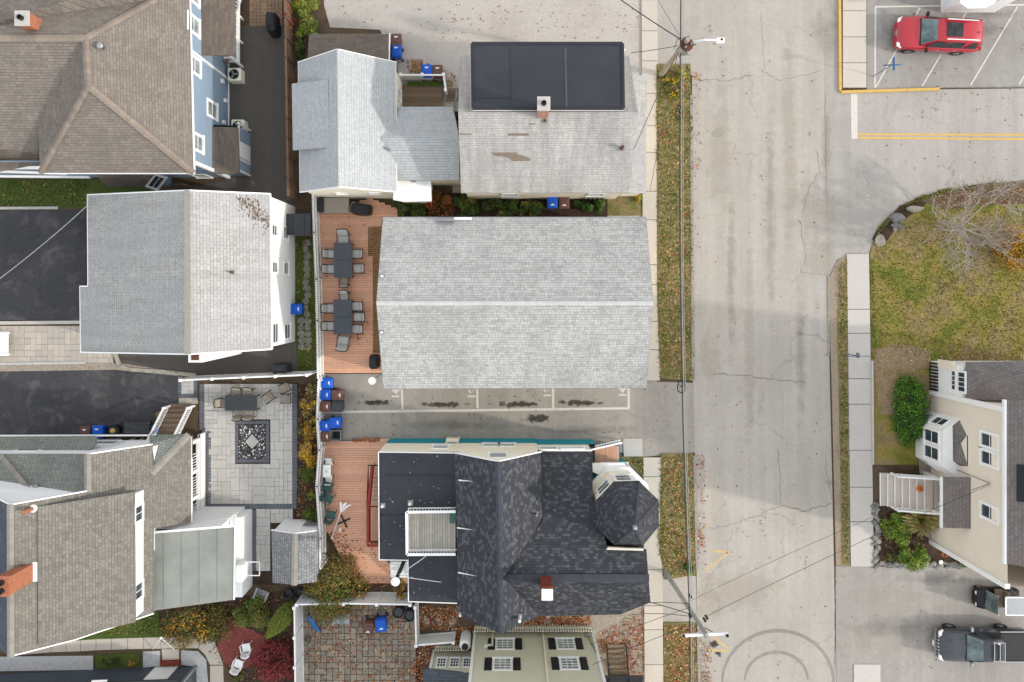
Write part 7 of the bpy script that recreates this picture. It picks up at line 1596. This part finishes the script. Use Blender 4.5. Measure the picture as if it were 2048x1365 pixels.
shrub('hedge', 1824, 824, 38 * S, 88 * S, 1.3, ['hedge', 'bright', 'hedge', 'dark'], 12000, .13, 'dense dark green hedge in front of the bay window', 61, clumps=110, ns=8)
shrub('hydrangea', 1797, 1060, 36 * S, 34 * S, 1.0, ['bright', 'lime', 'green', 'bright', 'pink'], 3600, .14, 'upper green hydrangea with pinkish flower heads', 62, group='hydrangeas')
shrub('hydrangea', 1826, 1112, 32 * S, 32 * S, 1.0, ['bright', 'lime', 'green', 'bright', 'pink'], 3200, .14, 'lower green hydrangea overhanging the driveway edge', 63, group='hydrangeas')
shrub('small_bed_plant', 1782, 1112, 13 * S, 13 * S, .5, ['dark', 'green', 'brown'], 260, .1, 'small dark plant left of the lower hydrangea', 64)
shrub('edge_plant', 1925, 1128, 22 * S, 8 * S, .35, ['green', 'bright', 'dark', 'orange'], 340, .1, 'trailing green plant at the house corner by the driveway', 65)
shrub('pot_plant', 1907, 3, 8 * S, 8 * S, .9, ['lime', 'yellow', 'green'], 200, .1, 'yellow green plant growing in the blue pot', 66)
shrub('orange_shrub', 2036, 497, 46 * S, 46 * S, 1.6, ['gold', 'orange', 'olive', 'yellow', 'orange'], 3800, .12, 'orange and gold leaved shrub at the right edge of the lawn', 67, clumps=30, ns=7)
for k, (x, y, r) in enumerate(((1340, 168, 18), (1362, 150, 18), (1350, 190, 14))): shrub('verge_weed', x, y, r * S, r * S, .6, ['lime', 'yellow', 'green', 'olive', 'brown'], 420, .13, ('left', 'upper', 'lower')[k] + ' yellow green weeds round the foot of the upper utility pole', 70 + k, group='weeds at the upper pole')
shrub('verge_plant', 1377, 1135, 13 * S, 12 * S, .5, ['green', 'dark', 'bright'], 120, .22, 'spiky green plant on the verge above the lower pole', 75)
# ornamental grass
p = W(1838, 1038, .4); p.z = .02; t = thing('ornamental_grass', p, 'arching straw coloured ornamental grass beside the portico', 'grass plant'); m = MB(); rnd = random.Random(6)
for i in range(420):
    a = rnd.uniform(0, 6.3); r = rnd.uniform(.3, 1.25); b0 = p + Vector((.1 * math.cos(a), .1 * math.sin(a), 0)); s_ = Vector((-math.sin(a), math.cos(a), 0)) * .014
    pts = [b0 + Vector((math.cos(a) * r * u, math.sin(a) * r * .75 * u, 1.1 * math.sin(u * 2.3))) for u in (0, .35, .7, 1)]
    m.add([q + s_ for q in pts] + [q - s_ for q in pts], [(j, j + 1, j + 5, j + 4) for j in range(3)], rnd.choice((0, 0, 1, 2)))
m.build('blades', [L['straw'], L['lime'], L['tan']], t)
# bare tree on the lawn
p = W(1905, 462, 0); t = thing('bare_tree', p, 'leafless pale grey tree spreading over the lawn corner', 'tree'); rnd = random.Random(17)
tr = MB(); br = [MB() for _ in range(10)]; tw = MB(); lf = MB()
tr.tube([p, p + Vector((.05, .03, .6)), p + Vector((.1, .06, 1.1))], [.12, .1, .09], 8); tr.build('trunk', M['polegrey'], t)
def grow(mb, a, d, ln, r, lev):
    pts = [a]; dd = d.copy()
    for i in range(4):
        dd = (dd + Vector((rnd.uniform(-.28, .28), rnd.uniform(-.28, .28), rnd.uniform(-.16, .22)))).normalized(); pts.append(pts[-1] + dd * ln / 4)
    r = max(r, .014); mb.tube(pts, [r, r * .85, r * .7, r * .6, r * .55], 5 if r > .015 else 3, cap=False)
    if lev == 0:
        if rnd.random() < .08: quad(lf, pts[-1], Vector((rnd.uniform(-1, 1), rnd.uniform(-1, 1), 1)), .08, rnd.random() * 6, 0)
        return
    for i in range(4 if lev < 4 else 3):
        q = pts[rnd.choice((1, 2, 3, 4))]; nd = (dd + Vector((rnd.uniform(-1, 1), rnd.uniform(-1, 1), rnd.uniform(-.15, .55))) * .85).normalized(); grow(mb if lev > 1 else tw, q, nd, ln * rnd.uniform(.5, .75), r * .55, lev - 1)
for k in range(10):
    a = 2 * math.pi * k / 10 + rnd.uniform(-.3, .3); grow(br[k], p + Vector((.08, .05, .5 + .07 * k)), Vector((math.cos(a), math.sin(a) * .8, .5)), rnd.uniform(1.9, 2.5), .05, 4); br[k].build('branch', M['branch'], t)
tw.build('twigs', M['bark'], t, kind='stuff'); lf.build('last_leaves', [L['rust']], t, kind='stuff')
# ================================================================== ground cover and fallen leaves
def inside(x, y, poly):
    r = False
    for i in range(len(poly)):
        (x0, y0), (x1, y1) = poly[i], poly[i - 1]
        if (y0 > y) != (y1 > y) and x < (x1 - x0) * (y - y0) / (y1 - y0) + x0: r = not r
    return r
def scatter(name, label, cat, polys, cols, size, z, seed, flat=True, hgt=.0):
    """polys: (outline, count, clumpiness)"""
    rnd = random.Random(seed); m = MB()
    for poly, n, cl in polys:
        xs = [q[0] for q in poly]; ys = [q[1] for q in poly]; cs = [(rnd.uniform(min(xs), max(xs)), rnd.uniform(min(ys), max(ys))) for _ in range(max(1, int(n / 40)))]; k = 0; tries = 0
        while k < n and tries < n * 20:
            tries += 1
            if rnd.random() < cl: a = rnd.choice(cs); x, y = a[0] + rnd.gauss(0, 9), a[1] + rnd.gauss(0, 9)
            else: x, y = rnd.uniform(min(xs), max(xs)), rnd.uniform(min(ys), max(ys))
            if not inside(x, y, poly): continue
            nn = Vector((rnd.uniform(-.5, .5), rnd.uniform(-.5, .5), 1)) if flat else Vector((rnd.uniform(-1, 1), rnd.uniform(-1, 1), .7)); quad(m, W(x, y, z) + Vector((0, 0, rnd.uniform(0, .02) + hgt * rnd.random())), nn, size * rnd.uniform(.5, 1.3), rnd.uniform(0, 6.3), rnd.randrange(len(cols)), .6); k += 1
    o = m.build(name, [L[q] for q in cols]); tag(o, label, cat, kind='stuff'); return o
V1 = [(1314, 132), (1380, 132), (1382, 480), (1383, 760), (1320, 756)]; V2 = [(1322, 910), (1387, 910), (1392, 1148), (1330, 1158), (1319, 1100)]; V3 = [(1329, 1248), (1392, 1248), (1397, 1400), (1329, 1400)]
LW = [(1742, 508), (1756, 492), (1800, 452), (1860, 420), (2060, 405), (2060, 720), (1868, 720), (1750, 690)]
scatter('verge_tufts', 'short green and straw coloured grass tufts on the verges', 'grass', [(V1, 5200, .3), (V2, 2200, .3), (V3, 900, .3), ([(1676, 530), (1694, 520), (1698, 1128), (1686, 1128)], 1200, .4), ([(1240, 916), (1287, 916), (1287, 980)], 220, .2), ([(1311, 150), (1316, 150), (1323, 756), (1316, 756)], 420, .6), ([(1378, 190), (1385, 190), (1388, 760), (1381, 760)], 330, .7), ([(1318, 910), (1325, 910), (1333, 1156), (1314, 1100)], 220, .6)], ['green', 'olive', 'straw', 'mid', 'tan'], .13, .105, 1, False, .05)
scatter('lawn_tufts', 'short grass blades of the front lawn', 'grass', [(LW, 9000, .25), ([(1738, 515), (1746, 515), (1752, 720), (1742, 720)], 420, .6), ([(1738, 500), (1752, 458), (1800, 408), (1870, 382), (1960, 365), (2050, 360), (2050, 368), (1870, 392), (1800, 418), (1756, 470)], 700, .7), ([(0, 364), (170, 362), (170, 412), (0, 414)], 900, .2), ([(592, 478), (634, 478), (638, 740), (600, 740)], 1100, .3), ([(190, 1270), (300, 1232), (345, 1240), (345, 1272)], 400, .2)], ['olive', 'green', 'straw', 'olive', 'mid'], .11, .06, 2, False, .03)
scatter('verge_leaves', 'fallen brown and orange leaves on the verges and kerb', 'leaves', [(V1, 1000, .7), (V2, 1000, .75), (V3, 1400, .6), ([(1388, 140), (1402, 150), (1400, 500), (1390, 500)], 90, .7), ([(1392, 905), (1410, 905), (1412, 1140), (1396, 1140)], 160, .7), ([(1400, 1262), (1422, 1262), (1424, 1400), (1402, 1400)], 260, .6)], ['rust', 'brown', 'tan', 'orange', 'red', 'pale'], .13, .11, 3)
scatter('yard_leaves', 'fallen red and brown leaves in the yards by the white fences', 'leaves', [([(612, 1208), (830, 1208), (838, 1365), (612, 1365)], 1500, .35), ([(1000, 1236), (1180, 1232), (1184, 1254), (950, 1254)], 1500, .3), ([(840, 1212), (914, 1212), (918, 1250), (950, 1262), (840, 1258)], 700, .3), ([(1190, 1270), (1290, 1220), (1294, 1365), (1215, 1365)], 1100, .5), ([(700, 1150), (810, 1150), (812, 1172), (720, 1176)], 380, .3), ([(838, 1290), (870, 1290), (866, 1365), (820, 1365)], 300, .5), ([(905, 1262), (950, 1250), (950, 1300), (912, 1300)], 300, .3)], ['rust', 'brown', 'orange', 'red', 'tan', 'pale', 'rust'], .13, .07, 4)
scatter('deck_leaves', 'fallen leaves lying on the decks', 'leaves', [([(655, 1060), (690, 1060), (720, 1150), (690, 1150)], 260, .4), ([(700, 1060), (810, 1125), (810, 1168), (720, 1168)], 110, .3), ([(650, 430), (755, 440), (752, 700), (655, 700)], 70, .7), ([(705, 878), (760, 876), (760, 884), (705, 884)], 120, .3)], ['rust', 'brown', 'red', 'orange'], .12, .285, 5)
scatter('street_leaves', 'single leaves scattered over the streets and driveways', 'leaves', [([(1400, 0), (1650, 0), (1665, 1365), (1420, 1365)], 170, .1), ([(1740, 20), (2048, 20), (2048, 340), (1760, 340)], 130, .2), ([(660, 760), (1380, 770), (1380, 890), (700, 880)], 90, .1), ([(1680, 1140), (1940, 1140), (1880, 1365), (1680, 1365)], 30, .1), ([(660, 10), (1280, 10), (1280, 80), (780, 80)], 160, .2)], ['brown', 'rust', 'wine', 'tan', 'red'], .11, .045, 6)
scatter('lawn_leaves', 'pale and rusty leaves scattered on the front lawn and bank', 'leaves', [(LW, 420, .1), ([(1870, 392), (1960, 374), (2060, 368), (2060, 408), (1890, 414)], 700, .3), ([(1880, 708), (2048, 708), (2048, 722), (1880, 722)], 360, .2), ([(1752, 690), (1860, 700), (1850, 740), (1760, 900)], 380, .3)], ['tan', 'tan', 'rust', 'brown', 'pale'], .09, .085, 7)
scatter('bed_leaves', 'dead leaves and litter in the planting beds', 'leaves', [([(598, 772), (638, 772), (638, 1056), (594, 1044)], 500, .3), ([(320, 1215), (588, 1185), (588, 1365), (480, 1365)], 900, .3), ([(860, 400), (910, 395), (910, 432), (860, 432)], 260, .3), ([(808, 116), (870, 130), (912, 150), (912, 172), (820, 150)], 320, .4), ([(1752, 1010), (1866, 1010), (1866, 1085), (1756, 1130)], 260, .2)], ['brown', 'rust', 'tan', 'olive'], .12, .07, 8)

scatter('roof_litter', 'pale specks and small leaves lying on the flat black roofs', 'leaves', [([(765, 912), (905, 912), (905, 1010), (765, 1010)], 26, 0), ([(764, 1010), (810, 1010), (810, 1115), (764, 1115)], 10, 0), ([(822, 1120), (908, 1120), (908, 1200), (824, 1198)], 16, 0)], ['pale', 'tan', 'pale', 'rust'], .09, 4.425, 9)
